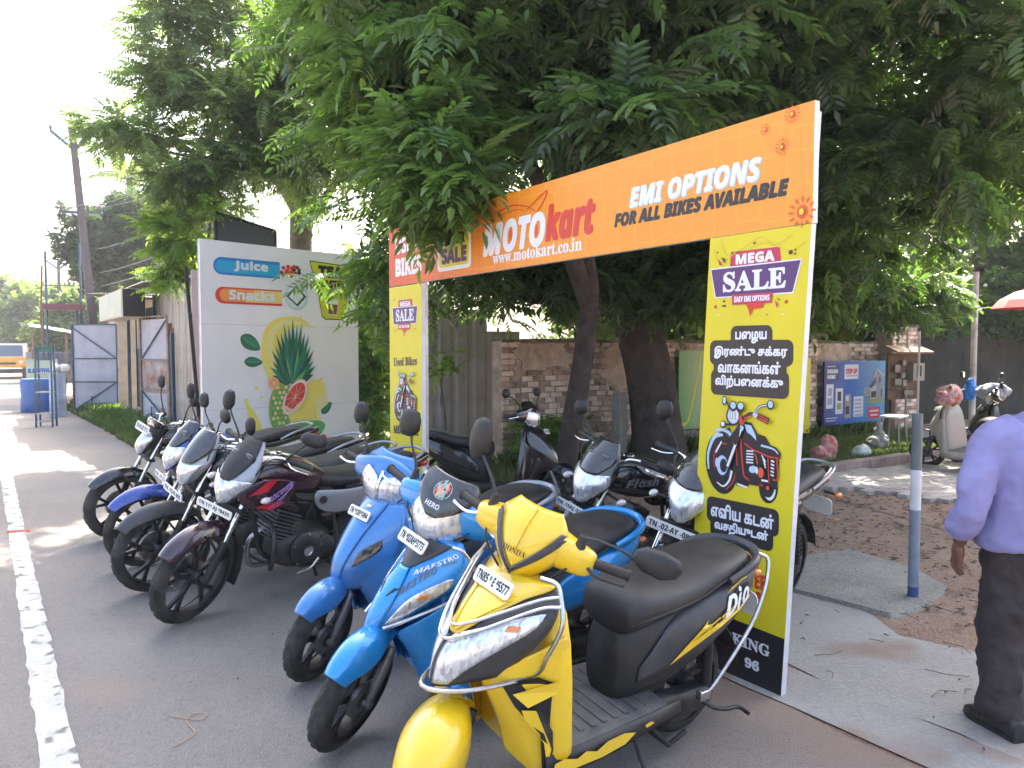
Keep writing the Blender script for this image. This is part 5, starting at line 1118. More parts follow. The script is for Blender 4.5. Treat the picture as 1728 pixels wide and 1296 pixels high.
sp_ = [('yel', cr2([(1.02, 1.10), (.90, 1.35), (.86, 1.62), (.93, 1.90), (1.10, 2.04), (1.40, 2.08), (1.62, 1.99), (1.35, 1.96), (1.15, 1.85), (1.12, 1.55), (1.20, 1.25), (1.18, 1.05)], 4)), ('pyel', cr2([(1.20, 1.05), (1.05, 1.30), (.96, 1.62), (1.02, 1.88), (1.22, 2.02), (1.55, 2.0), (1.75, 1.92), (1.60, 1.93), (1.40, 1.92), (1.24, 1.80), (1.24, 1.60), (1.30, 1.30), (1.30, 1.08)], 4)), ('yel', cr2([(1.10, 1.35), (1.02, 1.65), (1.10, 1.86), (1.25, 1.95), (1.5, 1.96), (1.30, 1.88), (1.18, 1.72), (1.20, 1.45), (1.22, 1.2)], 4)),
    ('pyel', [(1.30, 1.05), (1.90, 1.12), (1.95, .80), (1.80, .70), (1.84, .45), (1.55, .42), (1.2, .50), (1.2, .8)]), ('yel', [(1.5, 1.1), (1.86, 1.2), (1.88, .95), (1.72, .85), (1.76, .60), (1.45, .62), (1.3, .7), (1.4, .9)]), ('yel', cr2([(.62, .30), (.66, .62), (.60, .92), (.78, .70), (.86, .45), (.84, .25)], 3))]
jp('juice_splash_print', sp_)
pb = [('fizz', oval(1.16, .80, .20, .36, 26, -.1)), ('grn2', oval(1.14, .76, .15, .30, 22, -.1))]
for j in range(9):
    for i in range(5):
        cx, cz = 1.03+.065*i+(j % 2)*.03, .50+.072*j
        if ((cx-1.15)/.18)**2+((cz-.79)/.33)**2 < 1: pb.append((('yel', 'fizz', 'pyel')[(i+j) % 3], oval(cx, cz, .026, .030, 8)))
jp('pineapple_body_print', pb, .0048)
cw = []
for k in range(19):
    a = R(168-156*k/18); ln = .34+.22*math.sin(PI*k/18)+(.05 if k % 2 else 0); cx, cz = 1.36+.035*(k-9)*.3, 1.14
    tip = (cx+math.cos(a)*ln*.72, cz+math.sin(a)*ln*1.5); nx, nz = -math.sin(a), math.cos(a); cw.append((('dteal', 'teal', 'green')[k % 3], [(cx-nx*.05, cz-nz*.05), ((cx+tip[0])/2-nx*.045, (cz+tip[1])/2-nz*.045), tip, ((cx+tip[0])/2+nx*.045, (cz+tip[1])/2+nz*.045), (cx+nx*.05, cz+nz*.05)]))
for k in range(11):
    a = R(150-120*k/10); ln = .30+.12*math.sin(PI*k/10); cx, cz = 1.38, 1.12; tip = (cx+math.cos(a)*ln*.72, cz+math.sin(a)*ln*1.3); nx, nz = -math.sin(a), math.cos(a)
    cw.append((('teal', 'dteal', 'grn2', 'teal')[k % 4], [(cx-nx*.045, cz-nz*.045), ((cx+tip[0])/2-nx*.035, (cz+tip[1])/2-nz*.035), tip, ((cx+tip[0])/2+nx*.035, (cz+tip[1])/2+nz*.035), (cx+nx*.045, cz+nz*.045)]))
jp('pineapple_crown_print', cw, .0062)
def slice_(cx, cz, rx, rz, rot, c1, c2, z0):
    it = [(c2, oval(cx, cz, rx, rz, 30, rot)), ('white', oval(cx, cz, rx*.9, rz*.9, 30, rot)), (c1, oval(cx, cz, rx*.82, rz*.82, 30, rot))]
    for k in range(9): a = 2*PI*k/9; u_, v_ = rx*.8*math.cos(a), rz*.8*math.sin(a); it.append(('lpink', stroke([(cx, cz), (cx+u_*math.cos(rot)-v_*math.sin(rot), cz+u_*math.sin(rot)+v_*math.cos(rot))], .008, .003)))
    return jp('citrus_slice_print', it, z0)
slice_(1.37, .93, .29, .155, .95, 'pink', 'lpink', .028); slice_(1.03, 1.14, .085, .085, 0, 'orange', 'orange', .028)
jp('rind_print', [('lpink', stroke(cr2([(1.20, .80), (1.32, .74), (1.45, .84), (1.55, .90)]), .05, .02)), ('yel', [(1.25, .68), (1.5, .74), (1.7, .80), (1.68, .60), (1.3, .58)])], .032)
jp('green_bowl_print', [('grn2', cr2([(1.38, .52), (1.56, .56), (1.80, .56), (1.90, .48), (1.80, .34), (1.6, .28), (1.42, .36), (1.36, .46)], 3)), ('red', oval(1.86, .30, .06, .05)), ('sand', oval(1.60, .20, .14, .10))], .004)
jp('droplet_print', [('yel', oval(.78, 1.08, .03, .03, 10)), ('yel', oval(.62, .92, .035, .025, 10)), ('pyel', oval(1.88, .92, .06, .05, 12)), ('yel', oval(.85, .95, .02, .015, 8)), ('pyel', oval(1.50, 2.08, .03, .02, 8)), ('yel', oval(1.9, 1.0, .015, .02, 8))])
# ============================================================ TREES AND PLANTS
def leaf_mat(name, base, trans, rough=.38, vary=.55):
    m = bpy.data.materials.new(name); m.use_nodes = True; nt = m.node_tree; N = nt.nodes; L = nt.links; p = N['Principled BSDF']; out = N['Material Output']; MATS[name] = m
    at = N.new('ShaderNodeAttribute'); at.attribute_name = 'var'; oi = N.new('ShaderNodeObjectInfo')
    ad = N.new('ShaderNodeMath'); ad.operation = 'ADD'; L.new(at.outputs['Fac'], ad.inputs[0]); L.new(oi.outputs['Random'], ad.inputs[1]); fr = N.new('ShaderNodeMath'); fr.operation = 'FRACT'; L.new(ad.outputs[0], fr.inputs[0])
    def mixc(a, b):
        x = N.new('ShaderNodeMix'); x.data_type = 'RGBA'; L.new(fr.outputs[0], x.inputs[0]); x.inputs[6].default_value = (*a, 1); x.inputs[7].default_value = (*b, 1); return x.outputs[2]
    lo = tuple(c*(1-vary*.6) for c in base); hi = tuple(c*(1+vary) for c in base)
    L.new(mixc(lo, hi), p.inputs['Base Color']); p.inputs['Roughness'].default_value = rough; p.inputs['Specular IOR Level'].default_value = .6
    tr = N.new('ShaderNodeBsdfTranslucent'); L.new(mixc(tuple(c*.75 for c in trans), tuple(c*1.25 for c in trans)), tr.inputs[0])
    mx = N.new('ShaderNodeMixShader'); mx.inputs[0].default_value = .42; L.new(p.outputs[0], mx.inputs[1]); L.new(tr.outputs[0], mx.inputs[2]); L.new(mx.outputs[0], out.inputs[0]); return m
M_BARK = mat('bark', (.040, .030, .026), .95, noise=(7, .45, (.085, .066, .056)), bump=(28, 1.0)); M_BARK2 = mat('bark pale', (.12, .095, .075), .95, noise=(9, .4), bump=(34, .9))
def leaf_pinnate(L_=.34, pairs=8, ll=.09, lw=.024, droop=.5, seed=0, full=True):
    """compound leaf: base at the origin, growing along +x; leaflets hang slightly"""
    rr = random.Random(seed); vs, fs = [], []
    def pt(t): return Vector((L_*t*(1-.12*t*droop), 0, .10*L_*t-droop*L_*.55*t*t))
    for i in range(5):
        a = pt(i/4); vs += [tuple(a+Vector((0, .0018, 0))), tuple(a-Vector((0, .0018, 0)))]
    fs += [(2*i, 2*i+1, 2*i+3, 2*i+2) for i in range(4)]
    def leaflet(o, d, l, w):
        d = d.normalized(); s = d.cross(Vector((0, 0, 1))); s.normalize(); up = s.cross(d)
        b = len(vs)
        if full:
            vs.extend([tuple(o), tuple(o+d*l*.35+s*w*.5+up*w*.16), tuple(o+d*l*.72+s*w*.36+up*w*.1-Vector((0, 0, l*.06))), tuple(o+d*l-Vector((0, 0, l*.16))), tuple(o+d*l*.72-s*w*.36+up*w*.1-Vector((0, 0, l*.06))), tuple(o+d*l*.35-s*w*.5+up*w*.16)])
            fs.extend([(b, b+1, b+2, b+3), (b, b+3, b+4, b+5)])
        else:
            vs.extend([tuple(o), tuple(o+d*l*.45+s*w*.5), tuple(o+d*l-Vector((0, 0, l*.14))), tuple(o+d*l*.45-s*w*.5)]); fs.append((b, b+1, b+2, b+3))
    for k in range(pairs):
        t = .16+.80*k/pairs; o = pt(t); sc = math.sin(PI*(.18+.72*t))**.6
        for s in (-1, 1): leaflet(o, Vector((.55+rr.uniform(-.1, .1), s, -.30+rr.uniform(-.2, .15))), ll*sc*rr.uniform(.88, 1.1), lw*sc)
    leaflet(pt(.98), Vector((1, rr.uniform(-.15, .15), -.6)), ll*.9, lw); return vs, fs
def leaf_feathery(L_=.40, seed=0):
    """twice-divided leaf of narrow pinnae made of tiny leaflets"""
    rr = random.Random(seed); vs, fs = [], []
    pt = lambda t: Vector((L_*t, 0, .06*L_*t-.30*L_*t*t))
    for k in range(9):
        t = .15+.85*k/9; o = pt(t)
        for s in (-1, 1):
            d = Vector((.75, s, -.18+rr.uniform(-.12, .08))).normalized(); n = 6; l = .14*math.sin(PI*(.2+.7*t))**.5
            sd = d.cross(Vector((0, 0, 1))).normalized()
            for q in range(n):
                c = o+d*l*(q+.7)/n; w = .021
                for e in (-1, 1):
                    b = len(vs); tip = c+sd*e*w+d*.006; vs.extend([tuple(c), tuple(c+sd*e*w*.5+d*.007), tuple(tip), tuple(c+sd*e*w*.5-d*.004)]); fs.append((b, b+1, b+2, b+3))
    return vs, fs
def leaf_cluster(size=.5, n=14, seed=0, lw=.3):
    """loose tuft of simple leaves for far crowns"""
    rr = random.Random(seed); vs, fs = [], []
    for k in range(n):
        o = Vector((rr.uniform(-.3, 1), rr.uniform(-.5, .5), rr.uniform(-.5, .5)))*size*.6; d = Vector((rr.uniform(.2, 1), rr.uniform(-1, 1), rr.uniform(-.9, .5))).normalized(); l = size*rr.uniform(.3, .55); s = d.cross(Vector((rr.uniform(-1, 1), rr.uniform(-1, 1), 1))).normalized()*l*lw
        b = len(vs); vs += [tuple(o), tuple(o+d*l*.45+s), tuple(o+d*l), tuple(o+d*l*.45-s)]; fs.append((b, b+1, b+2, b+3))
    return vs, fs
def mats_from(fwd, rnd_roll):
    """orthonormal frames from forward vectors (n, 3)"""
    f = fwd/np.linalg.norm(fwd, axis=1, keepdims=True); z = np.tile([0, 0, 1.], (len(f), 1)); s = np.cross(z, f); ln = np.linalg.norm(s, axis=1, keepdims=True); s = np.where(ln > 1e-3, s/np.maximum(ln, 1e-6), [0, 1., 0]); u = np.cross(f, s)
    c, q = np.cos(rnd_roll)[:, None], np.sin(rnd_roll)[:, None]; s2 = s*c+u*q; u2 = u*c-s*q
    return np.stack([f, s2, u2], axis=2)
def crown_sites(ells, n, seed, leaves=6, shell=.55, twig=.3, low=.25):
    """leaf bases: clumps of leaves round twig tips spread through the ellipsoids' outer shells. ells: (cx, cy, cz, rx, ry, rz, weight)"""
    g = np.random.default_rng(seed); E = np.array(ells, float); w = E[:, 6]/E[:, 6].sum(); k = g.choice(len(E), n, p=w); c = E[k, :3]; r = E[k, 3:6]
    d = g.normal(size=(n, 3)); d /= np.linalg.norm(d, axis=1, keepdims=True); rad = shell+(1-shell)*g.random(n)**.7; rad *= 1+.10*np.sin(d[:, 0]*7+d[:, 2]*5+k)+.08*g.normal(size=n)
    tip = c+d*r*rad[:, None]
    out = d*np.array([1, 1, .6])+g.normal(size=(n, 3))*.35
    P, Fw = [], []
    for j in range(leaves):
        f = out*.55+g.normal(size=(n, 3))*np.array([.75, .75, .35]); f[:, 2] += .05; P.append(tip-out/np.linalg.norm(out, axis=1, keepdims=True)*twig*g.random(n)[:, None]); Fw.append(f)
    P, Fw = np.concatenate(P), np.concatenate(Fw); ok = P[:, 2] > low
    return P[ok], Fw[ok], tip, out
def leaves_mesh(name, P, Fw, temps, m, parent, scale=(.8, 1.2), seed=1, kind='stuff', origin=(0, 0, 0)):
    g = np.random.default_rng(seed); n = len(P); Rm = mats_from(Fw, g.normal(size=n)*.35); sc = g.uniform(*scale, n); which = g.integers(0, len(temps), n); AV, AF, AR = [], [], []; off = 0
    for t, (vs, fs) in enumerate(temps):
        idx = np.where(which == t)[0]
        if not len(idx): continue
        V = np.array(vs); F_ = np.array([f for f in fs]); W = np.einsum('nij,vj->nvi', Rm[idx], V)*sc[idx, None, None]+P[idx, None, :]-np.array(origin)
        AV.append(W.reshape(-1, 3)); AF.append((F_[None]+(np.arange(len(idx))*len(V))[:, None, None]+off).reshape(-1, 4)); AR.append(np.repeat(g.random(len(idx)), len(F_))); off += len(idx)*len(V)
    V, F_, A = np.concatenate(AV), np.concatenate(AF), np.concatenate(AR); me = bpy.data.meshes.new(name); me.vertices.add(len(V)); me.vertices.foreach_set('co', V.astype(np.float32).ravel())
    me.loops.add(F_.size); me.loops.foreach_set('vertex_index', F_.astype(np.int32).ravel()); me.polygons.add(len(F_)); me.polygons.foreach_set('loop_start', np.arange(0, F_.size, 4, dtype=np.int32))
    a = me.attributes.new('var', 'FLOAT', 'FACE'); a.data.foreach_set('value', A.astype(np.float32)); me.update(); me.validate(); me.materials.append(m)
    o = bpy.data.objects.new(name, me); COL.objects.link(o); o.parent = parent
    if kind: o['kind'] = kind
    return o
def temp_obj(vs, fs, m):
    me = bpy.data.meshes.new('leaf'); me.from_pydata(vs, [], fs); me.materials.append(m); a = me.attributes.new('var', 'FLOAT', 'FACE'); a.data.foreach_set('value', [0.]*len(me.polygons)); return me
def branchy(parent, name, segs, m):
    for pts, r in segs:
        MB().tube([Vector(p)-parent.location for p in pts], r, 12 if max(r) > .08 else 7, k=4).build(name if max(r) > .06 else 'branch', m, parent, smooth=80)
CAMP = np.array([0, 0, 1.65]); _f = np.array([math.sin(R(34.5)), math.cos(R(34.5)), 0]); _r = np.array([math.cos(R(34.5)), -math.sin(R(34.5)), 0])
def split_near(P, Fw, n):
    """indices of the n leaves nearest to the camera's side of the crown that lie in the picture, and the rest"""
    d = P-CAMP; y = d @ _f; x = (d @ _r)/y; z = d[:, 2]/y; vis = (y > 1) & (abs(x) < .66) & (z < .52); key = np.where(vis, y, 1e9); o = np.argsort(key); return o[:n], o[n:]
g_ = RNG
# --- the big tree over the gate
T1 = thing('broadleaf_tree', 'big dark tree with arching compound leaves spreading over the orange gate', 'tree', (7.55, 7.55, 0))
M_LA = leaf_mat('leaf dark', (.046, .080, .040), (.16, .30, .04), .3); M_LB = leaf_mat('leaf feather', (.070, .125, .055), (.36, .52, .10)); M_LC = leaf_mat('leaf bright', (.07, .15, .03), (.34, .52, .05)); M_LD = leaf_mat('leaf far', (.040, .065, .042), (.08, .14, .04), .6); M_LE = leaf_mat('leaf far light', (.07, .13, .04), (.25, .38, .06), .6)
branchy(T1, 'trunk', [([(7.62, 7.50, -.1), (7.58, 7.52, .5), (7.5, 7.6, 1.3), (7.38, 7.75, 1.95), (7.1, 7.9, 2.5)], [.46, .36, .33, .31, .26]), ([(7.42, 7.72, 1.7), (7.75, 7.4, 2.6), (8.2, 6.9, 3.8), (8.4, 6.3, 5.2)], [.26, .22, .16, .09]),
    ([(7.1, 7.9, 2.4), (6.6, 7.7, 3.3), (6.0, 7.2, 4.4), (5.4, 6.6, 5.6)], [.24, .19, .13, .08]), ([(7.1, 7.9, 2.4), (7.0, 7.3, 3.4), (6.6, 6.2, 4.4), (6.0, 5.2, 5.0)], [.2, .16, .12, .06]), ([(7.25, 7.8, 2.1), (6.3, 7.9, 2.25), (5.4, 7.8, 2.3), (4.4, 7.5, 2.7)], [.12, .09, .07, .04]), ([(8.0, 7.1, 3.3), (9.0, 6.4, 3.6), (10.0, 5.6, 4.2)], [.13, .09, .04])], M_BARK)
ELL_A = [(5.0, 5.1, 4.9, 2.0, 1.8, 1.7, 260), (3.75, 4.05, 3.25, .55, .5, .42, 26), (8.2, 4.6, 4.7, 2.5, 2.2, 2.1, 300), (8.6, 6.3, 2.75, 1.9, 1.0, .75, 120), (6.4, 7.4, 2.55, 2.0, .7, .50, 95), (11.2, 5.8, 4.8, 1.7, 1.6, 1.9, 80), (12.3, 6.9, 2.55, 2.2, .7, .42, 70), (7.2, 6.9, 2.25, .5, .4, .3, 10), (6.9, 6.4, 6.6, 3.8, 3.8, 2.0, 360)]
TA = [leaf_pinnate(.40, 6, .145, .050, .75, s) for s in range(4)]; TAf = [leaf_pinnate(.40, 7, .115, .038, .7, 10+s, False) for s in range(3)]
P, Fw, tp, od = crown_sites(ELL_A, 1750, 11, 7, .35, .35, 1.62)
ni, ri = split_near(P, Fw, 200)
near = [temp_obj(*t, M_LA) for t in TA]
def leaf_parts(parent, P, Fw, idx, meshes, seed):
    g = np.random.default_rng(seed); Rm = mats_from(Fw[idx], g.normal(size=len(idx))*.3)
    for k, i in enumerate(idx):
        s = g.uniform(.85, 1.15); M_ = Matrix([[*(Rm[k][r_]*s), P[i][r_]-parent.location[r_]] for r_ in range(3)]+[[0, 0, 0, 1]]); clone(meshes[k % len(meshes)], 'leaf', parent, M_)
leaf_parts(T1, P, Fw, ni, near, 3)
leaves_mesh('crown', P[ri], Fw[ri], TA, M_LA, T1, (.8, 1.2), 4, origin=T1.location)
# back of the canopy, simpler leaves
P, Fw, *_ = crown_sites([(7.8, 8.8, 5.2, 5.0, 1.6, 3.2, 330), (12.0, 9.8, 4.2, 3.2, 1.8, 2.6, 170), (4.4, 8.5, 5.2, 1.8, 1.4, 2.4, 130), (6.6, 9.7, 2.9, 3.2, .6, 1.2, 90), (7.0, 4.2, 8.0, 3.6, 3.2, 1.0, 260)], 1500, 12, 7, .2, .4, 1.9)
leaves_mesh('inner_foliage', P, Fw, TAf, M_LA, T1, (1.0, 1.5), 5, origin=T1.location)
# --- leaning tree in front of it, foliage hanging over the left end of the header
T2 = thing('broadleaf_tree', 'slim leaning tree whose bright compound leaves hang over the left end of the header', 'tree', (5.35, 6.65, 0))
branchy(T2, 'trunk', [([(5.28, 6.70, -.1), (5.33, 6.64, .6), (5.45, 6.55, 1.5), (5.5, 6.5, 2.3), (5.2, 6.4, 3.1)], [.15, .125, .115, .105, .09]), ([(5.5, 6.5, 2.1), (4.9, 6.4, 3.1), (4.2, 6.3, 3.9), (3.6, 6.2, 4.8)], [.11, .09, .07, .04]), ([(5.2, 6.4, 3.0), (5.2, 6.0, 4.2), (5.0, 5.6, 5.6)], [.10, .08, .05]),
    ([(4.2, 6.3, 3.9), (3.6, 6.0, 3.6), (3.1, 5.8, 3.1), (2.9, 5.6, 2.7)], [.05, .04, .025, .012]), ([(3.8, 6.2, 4.4), (3.0, 6.6, 4.2), (2.4, 6.9, 3.9)], [.04, .03, .012]), ([(4.9, 6.4, 3.1), (4.0, 7.2, 3.0), (3.4, 7.6, 2.6)], [.05, .03, .012])], M_BARK)
ELL_B = [(3.45, 6.1, 4.4, 1.15, 1.3, 1.25, 170), (2.95, 5.45, 3.18, .38, .62, .45, 40), (2.85, 5.15, 2.80, .18, .34, .20, 9), (2.86, 4.95, 2.86, .14, .45, .14, 9), (3.58, 7.55, 2.4, .2, .3, .7, 16), (3.15, 6.8, 3.95, .55, .6, .5, 34), (4.2, 5.6, 5.6, 1.8, 1.6, 1.2, 150), (3.0, 6.6, 5.6, 1.0, 1.2, 1.0, 90)]
P, Fw, *_ = crown_sites(ELL_B, 640, 21, 7, .40, .32, 1.5); ni, ri = split_near(P, Fw, 200)
M_LA2 = leaf_mat('leaf mid', (.060, .112, .040), (.30, .50, .06), .3); near = [temp_obj(*t, M_LA2) for t in TA]
leaf_parts(T2, P, Fw, ni, near, 6); leaves_mesh('crown', P[ri], Fw[ri], TA, M_LA2, T2, (.8, 1.2), 7, origin=T2.location)
# --- feathery tree behind the juice banner
T3 = thing('feathery_tree', 'tall airy tree with fern-like leaves rising behind the white juice banner', 'tree', (4.6, 13.2, 0))
branchy(T3, 'trunk', [([(4.62, 13.2, -.1), (4.6, 13.2, 2.5), (4.62, 13.2, 4.3), (4.5, 13.1, 5.6)], [.24, .20, .185, .12]), ([(4.6, 13.2, 3.9), (3.9, 12.9, 4.8), (3.2, 12.6, 5.4), (2.3, 12.6, 5.8)], [.10, .08, .05, .02]), ([(4.6, 13.2, 3.6), (5.1, 12.6, 4.6), (5.4, 12.2, 5.8)], [.09, .06, .03]), ([(4.5, 13.1, 5.0), (3.9, 12.6, 6.2), (3.3, 12.4, 7.6)], [.09, .06, .02]), ([(3.9, 12.9, 4.8), (2.9, 12.8, 4.6), (1.9, 12.9, 4.7)], [.05, .03, .012]), ([(4.6, 13.2, 4.3), (4.9, 13.0, 6.0), (4.8, 12.8, 7.8)], [.1, .07, .02]), ([(3.4, 12.8, 5.0), (2.6, 12.6, 4.2)], [.03, .015])], M_BARK2)
ELL_C = [(3.7, 12.5, 5.5, 1.35, 1.3, 1.2, 150), (4.9, 12.6, 6.6, 1.6, 1.3, 1.6, 120), (3.0, 12.4, 7.3, 1.1, 1.0, 1.1, 60), (2.0, 12.7, 4.75, .75, .7, .35, 18), (2.6, 12.4, 4.15, .65, .7, .35, 24), (4.4, 12.2, 4.5, .85, .8, .6, 45), (2.35, 12.6, 5.7, .7, .7, .6, 30), (3.3, 12.2, 4.5, .7, .6, .35, 20), (1.5, 12.9, 4.85, .4, .4, .2, 7), (2.4, 12.5, 6.7, .5, .6, .7, 16)]
P, Fw, *_ = crown_sites(ELL_C, 500, 31, 7, .15, .35, 1.5); TC = [leaf_pinnate(.46, 9, .115, .034, .55, 30+s) for s in range(3)]
ni, ri = split_near(P, Fw, 150); near = [temp_obj(*t, M_LB) for t in TC]; leaf_parts(T3, P, Fw, ni, near, 8)
leaves_mesh('crown', P[ri], Fw[ri], TC, M_LB, T3, (.85, 1.25), 9, origin=T3.location)
def simple_tree(name, label, x, y, ells, tr, th, n, temps, m, seed, scale=(.8, 1.3), bark=M_BARK2, group=None, leaves=5, shell=.5):
    t = thing(name, label, 'tree', (x, y, 0), 0, group)
    top = max(e[2] for e in ells); b = [([(x, y, -.1), (x+.05*th, y, th*.5), (x, y, th)], [tr, tr*.8, tr*.6])]
    for e in ells[:5]: b.append(([(x, y, th*.75), ((x+e[0])/2, (y+e[1])/2, (th+e[2])/2), (e[0], e[1], e[2])], [tr*.5, tr*.35, tr*.1]))
    branchy(t, 'trunk', b, bark); P, Fw, *_ = crown_sites(ells, n, seed, leaves, shell, .3, .1); leaves_mesh('crown', P, Fw, temps, m, t, scale, seed, origin=t.location); return t
TF = [leaf_cluster(.42, 16, s, .26) for s in range(4)]; TF2 = [leaf_cluster(.9, 22, s, .30) for s in range(3)]
simple_tree('mango_tree', 'round dark greyish tree behind the sheds, left of the banner', 5.0, 30.5, [(4.9, 30.3, 5.5, 2.1, 2.0, 1.7, 50), (3.6, 30.4, 4.9, 1.5, 1.5, 1.4, 25), (6.6, 30.0, 5.4, 1.8, 1.8, 1.9, 30), (6.4, 30.2, 7.0, 1.3, 1.4, 1.1, 20)], .3, 4, 900, TF, M_LD, 41)
simple_tree('shrub_tree', 'bright green young tree leaning over the shed beside the banner', 2.9, 12.9, [(2.55, 12.6, 3.35, .55, .5, .55, 30), (2.4, 12.7, 2.75, .35, .4, .3, 12), (3.0, 12.4, 3.9, .5, .5, .5, 18)], .06, 2.8, 85, TC, M_LC, 42, (.75, 1.0))
sh = simple_tree('leafy_shrub', 'sunlit yellow-green shrub between the banner and the left pillar', 5.0, 11.9, [(5.05, 11.7, 1.6, .75, .5, .7, 30), (5.4, 11.5, .8, .6, .5, .6, 20), (5.1, 11.9, 2.7, .55, .5, .7, 18), (5.6, 11.9, 2.2, .6, .5, .8, 14)], .06, 2, 240, TA, M_LC, 43, (.6, .9)); sh['category'] = 'shrub'
sh = simple_tree('leafy_shrub', 'low bright shrub growing behind the black scooter by the left pillar', 5.9, 8.1, [(5.85, 8.0, .55, .5, .4, .5, 20), (6.3, 8.1, .4, .4, .3, .4, 12)], .03, .6, 60, TA, M_LC, 44, (.4, .6)); sh['category'] = 'shrub'
# yellow branch beside the left pillar
simple_tree('leafy_shrub', 'single pale green sprig beside the left pillar of the gate', 4.3, 7.7, [(4.25, 7.5, 1.45, .12, .12, .18, 3)], .02, 1.3, 5, TC, M_LC, 45, (.7, .9), leaves=3)['category'] = 'shrub'
for i, (x, y, z, r_, lab) in enumerate([(-1.5, 66, 3.6, 3.2, 'leafy roadside tree farthest left beyond the yellow truck'), (3.2, 62, 3.2, 3.0, 'leafy roadside tree behind the first utility pole far away'), (5.5, 50, 3.0, 2.6, 'rounded tree beyond the shed awning'), (-6, 90, 4.5, 4.0, 'hazy far tree at the very end of the road'), (.5, 80, 4.6, 3.0, 'tall pale tree at the road bend')]):
    simple_tree('roadside_tree', lab, x, y, [(x, y, z, r_, r_, r_*.75, 30), (x+r_*.5, y, z+r_*.4, r_*.6, r_*.6, r_*.5, 12), (x-r_*.6, y, z*.8, r_*.6, r_*.6, r_*.5, 12)], .25, z*.8, 240, TF2, M_LE, 50+i, (.9, 1.3), group='far roadside trees')
for i, (x, y, z, r_, lab) in enumerate([(17, 13, 4.5, 3.2, 'dark leafy tree behind the compound wall, right of the electricity box'), (23, 12, 5.5, 3.6, 'dense tree filling the right background behind the scooters'), (13.5, 13.5, 5, 3.0, 'tree crown behind the blue poster wall'), (21, 8.0, 7.0, 2.2, 'dark overhanging tree at the right edge, above the scooters'), (28, 8, 5, 4, 'tree farthest right beyond the compound wall')]):
    simple_tree('compound_tree', lab, x, y+1.5, [(x, y, z, r_, r_*.8, r_*.85, 30), (x+r_*.5, y, z-r_*.6, r_*.7, r_*.6, r_*.5, 14), (x-r_*.6, y, z*.9, r_*.6, r_*.6, r_*.8, 14), (x, y, z*.45, r_, r_*.5, z*.22, 14), (x-.5, 8.9, 2.5, r_*1.3, .5, .5, 26)], .28, z*.7, 520, TF, M_LA2 if i != 3 else M_LA, 60+i, (1.0, 1.6), group='trees behind the compound wall')
# palm
pt_ = thing('coconut_palm', 'pale coconut palm with drooping fronds rising over the round dark tree', 'palm', (5.4, 37, 0))
MB().tube([(0, 0, -.1), (.2, 0, 3.5), (.0, 0, 8.9)], [.2, .15, .13], 10, k=3).build('trunk', M_BARK2, pt_)
for k in range(16):
    a = 2*PI*k/16+random.uniform(-.1, .1); el = random.uniform(.1, 1.0) if k % 2 else random.uniform(.6, 1.3); fb = MB(); L_ = random.uniform(2.0, 2.7); pts = []
    for i in range(9):
        t = i/8; pts.append(Vector((math.cos(a)*L_*t*math.cos(el*(1-.3*t)), math.sin(a)*L_*t*math.cos(el*(1-.3*t)), 8.9+L_*t*math.sin(el)-1.5*t*t)))
    fb.tube(pts, [.03, .008], 5)
    for i in range(1, 40):
        t = i/40*8; j = min(int(t), 7); p = pts[j].lerp(pts[j+1], t-j); d = (pts[j+1]-pts[j]).normalized(); s = d.cross(Vector((0, 0, 1))).normalized(); l = .55*math.sin(PI*(.12+.85*i/40))
        for e in (-1, 1):
            q = p+s*e*l*.8+d*l*.45-Vector((0, 0, l*.5)); fb.add([p, p+d*.05, q], [(0, 1, 2)])
    fb.build('frond', M_LE, pt_, smooth=0)
# grass and weeds
def tufts(name, pts_fn, n, m, seed, h=(.05, .16), w=.006, z0=.0):
    g = np.random.default_rng(seed); P = pts_fn(g, n); n = len(P); k = 7; V = np.zeros((n, k, 4, 3)); a = g.uniform(0, 2*PI, (n, k)); hh = g.uniform(*h, (n, k)); ln = g.uniform(.2, .9, (n, k))*hh
    bx = P[:, None, 0]+g.normal(size=(n, k))*.02; by = P[:, None, 1]+g.normal(size=(n, k))*.02; dx, dy = np.cos(a), np.sin(a)
    for q, (t, ww) in enumerate(((0, -1), (0, 1), (1, .1), (.55, -1.1))):
        V[:, :, q, 0] = bx+dx*ln*t**1.5-dy*w*ww; V[:, :, q, 1] = by+dy*ln*t**1.5+dx*w*ww; V[:, :, q, 2] = z0+hh*t
    V[:, :, [2, 3]] = V[:, :, [2, 3]]; V = V.reshape(-1, 3); F_ = np.arange(n*k*4).reshape(-1, 4); me = bpy.data.meshes.new(name); me.vertices.add(len(V)); me.vertices.foreach_set('co', V.astype(np.float32).ravel()); me.loops.add(F_.size); me.loops.foreach_set('vertex_index', F_.astype(np.int32).ravel()); me.polygons.add(len(F_)); me.polygons.foreach_set('loop_start', np.arange(0, F_.size, 4, dtype=np.int32))
    at = me.attributes.new('var', 'FLOAT', 'FACE'); at.data.foreach_set('value', g.random(len(F_)).astype(np.float32)); me.update(); me.validate(); me.materials.append(m); o = bpy.data.objects.new(name, me); COL.objects.link(o); o['kind'] = 'stuff'; return o
def verge(g, n):
    y = g.uniform(9.3, 24, n); x0 = np.interp(y, [9.3, 10.5, 13.4, 17, 20, 24], [2.9, 2.35, 2.0, 1.95, 1.85, 1.75]); w = np.interp(y, [9.3, 13, 17, 20, 24], [1.5, 1.1, 1.0, .9, .5]); x = x0+g.random(n)**1.4*w; return np.stack([x, y], 1)
M_GR = leaf_mat('grass', (.075, .105, .035), (.2, .28, .06), .6, .9); M_LCG = leaf_mat('weed', (.055, .10, .035), (.2, .34, .05), .5, .8)
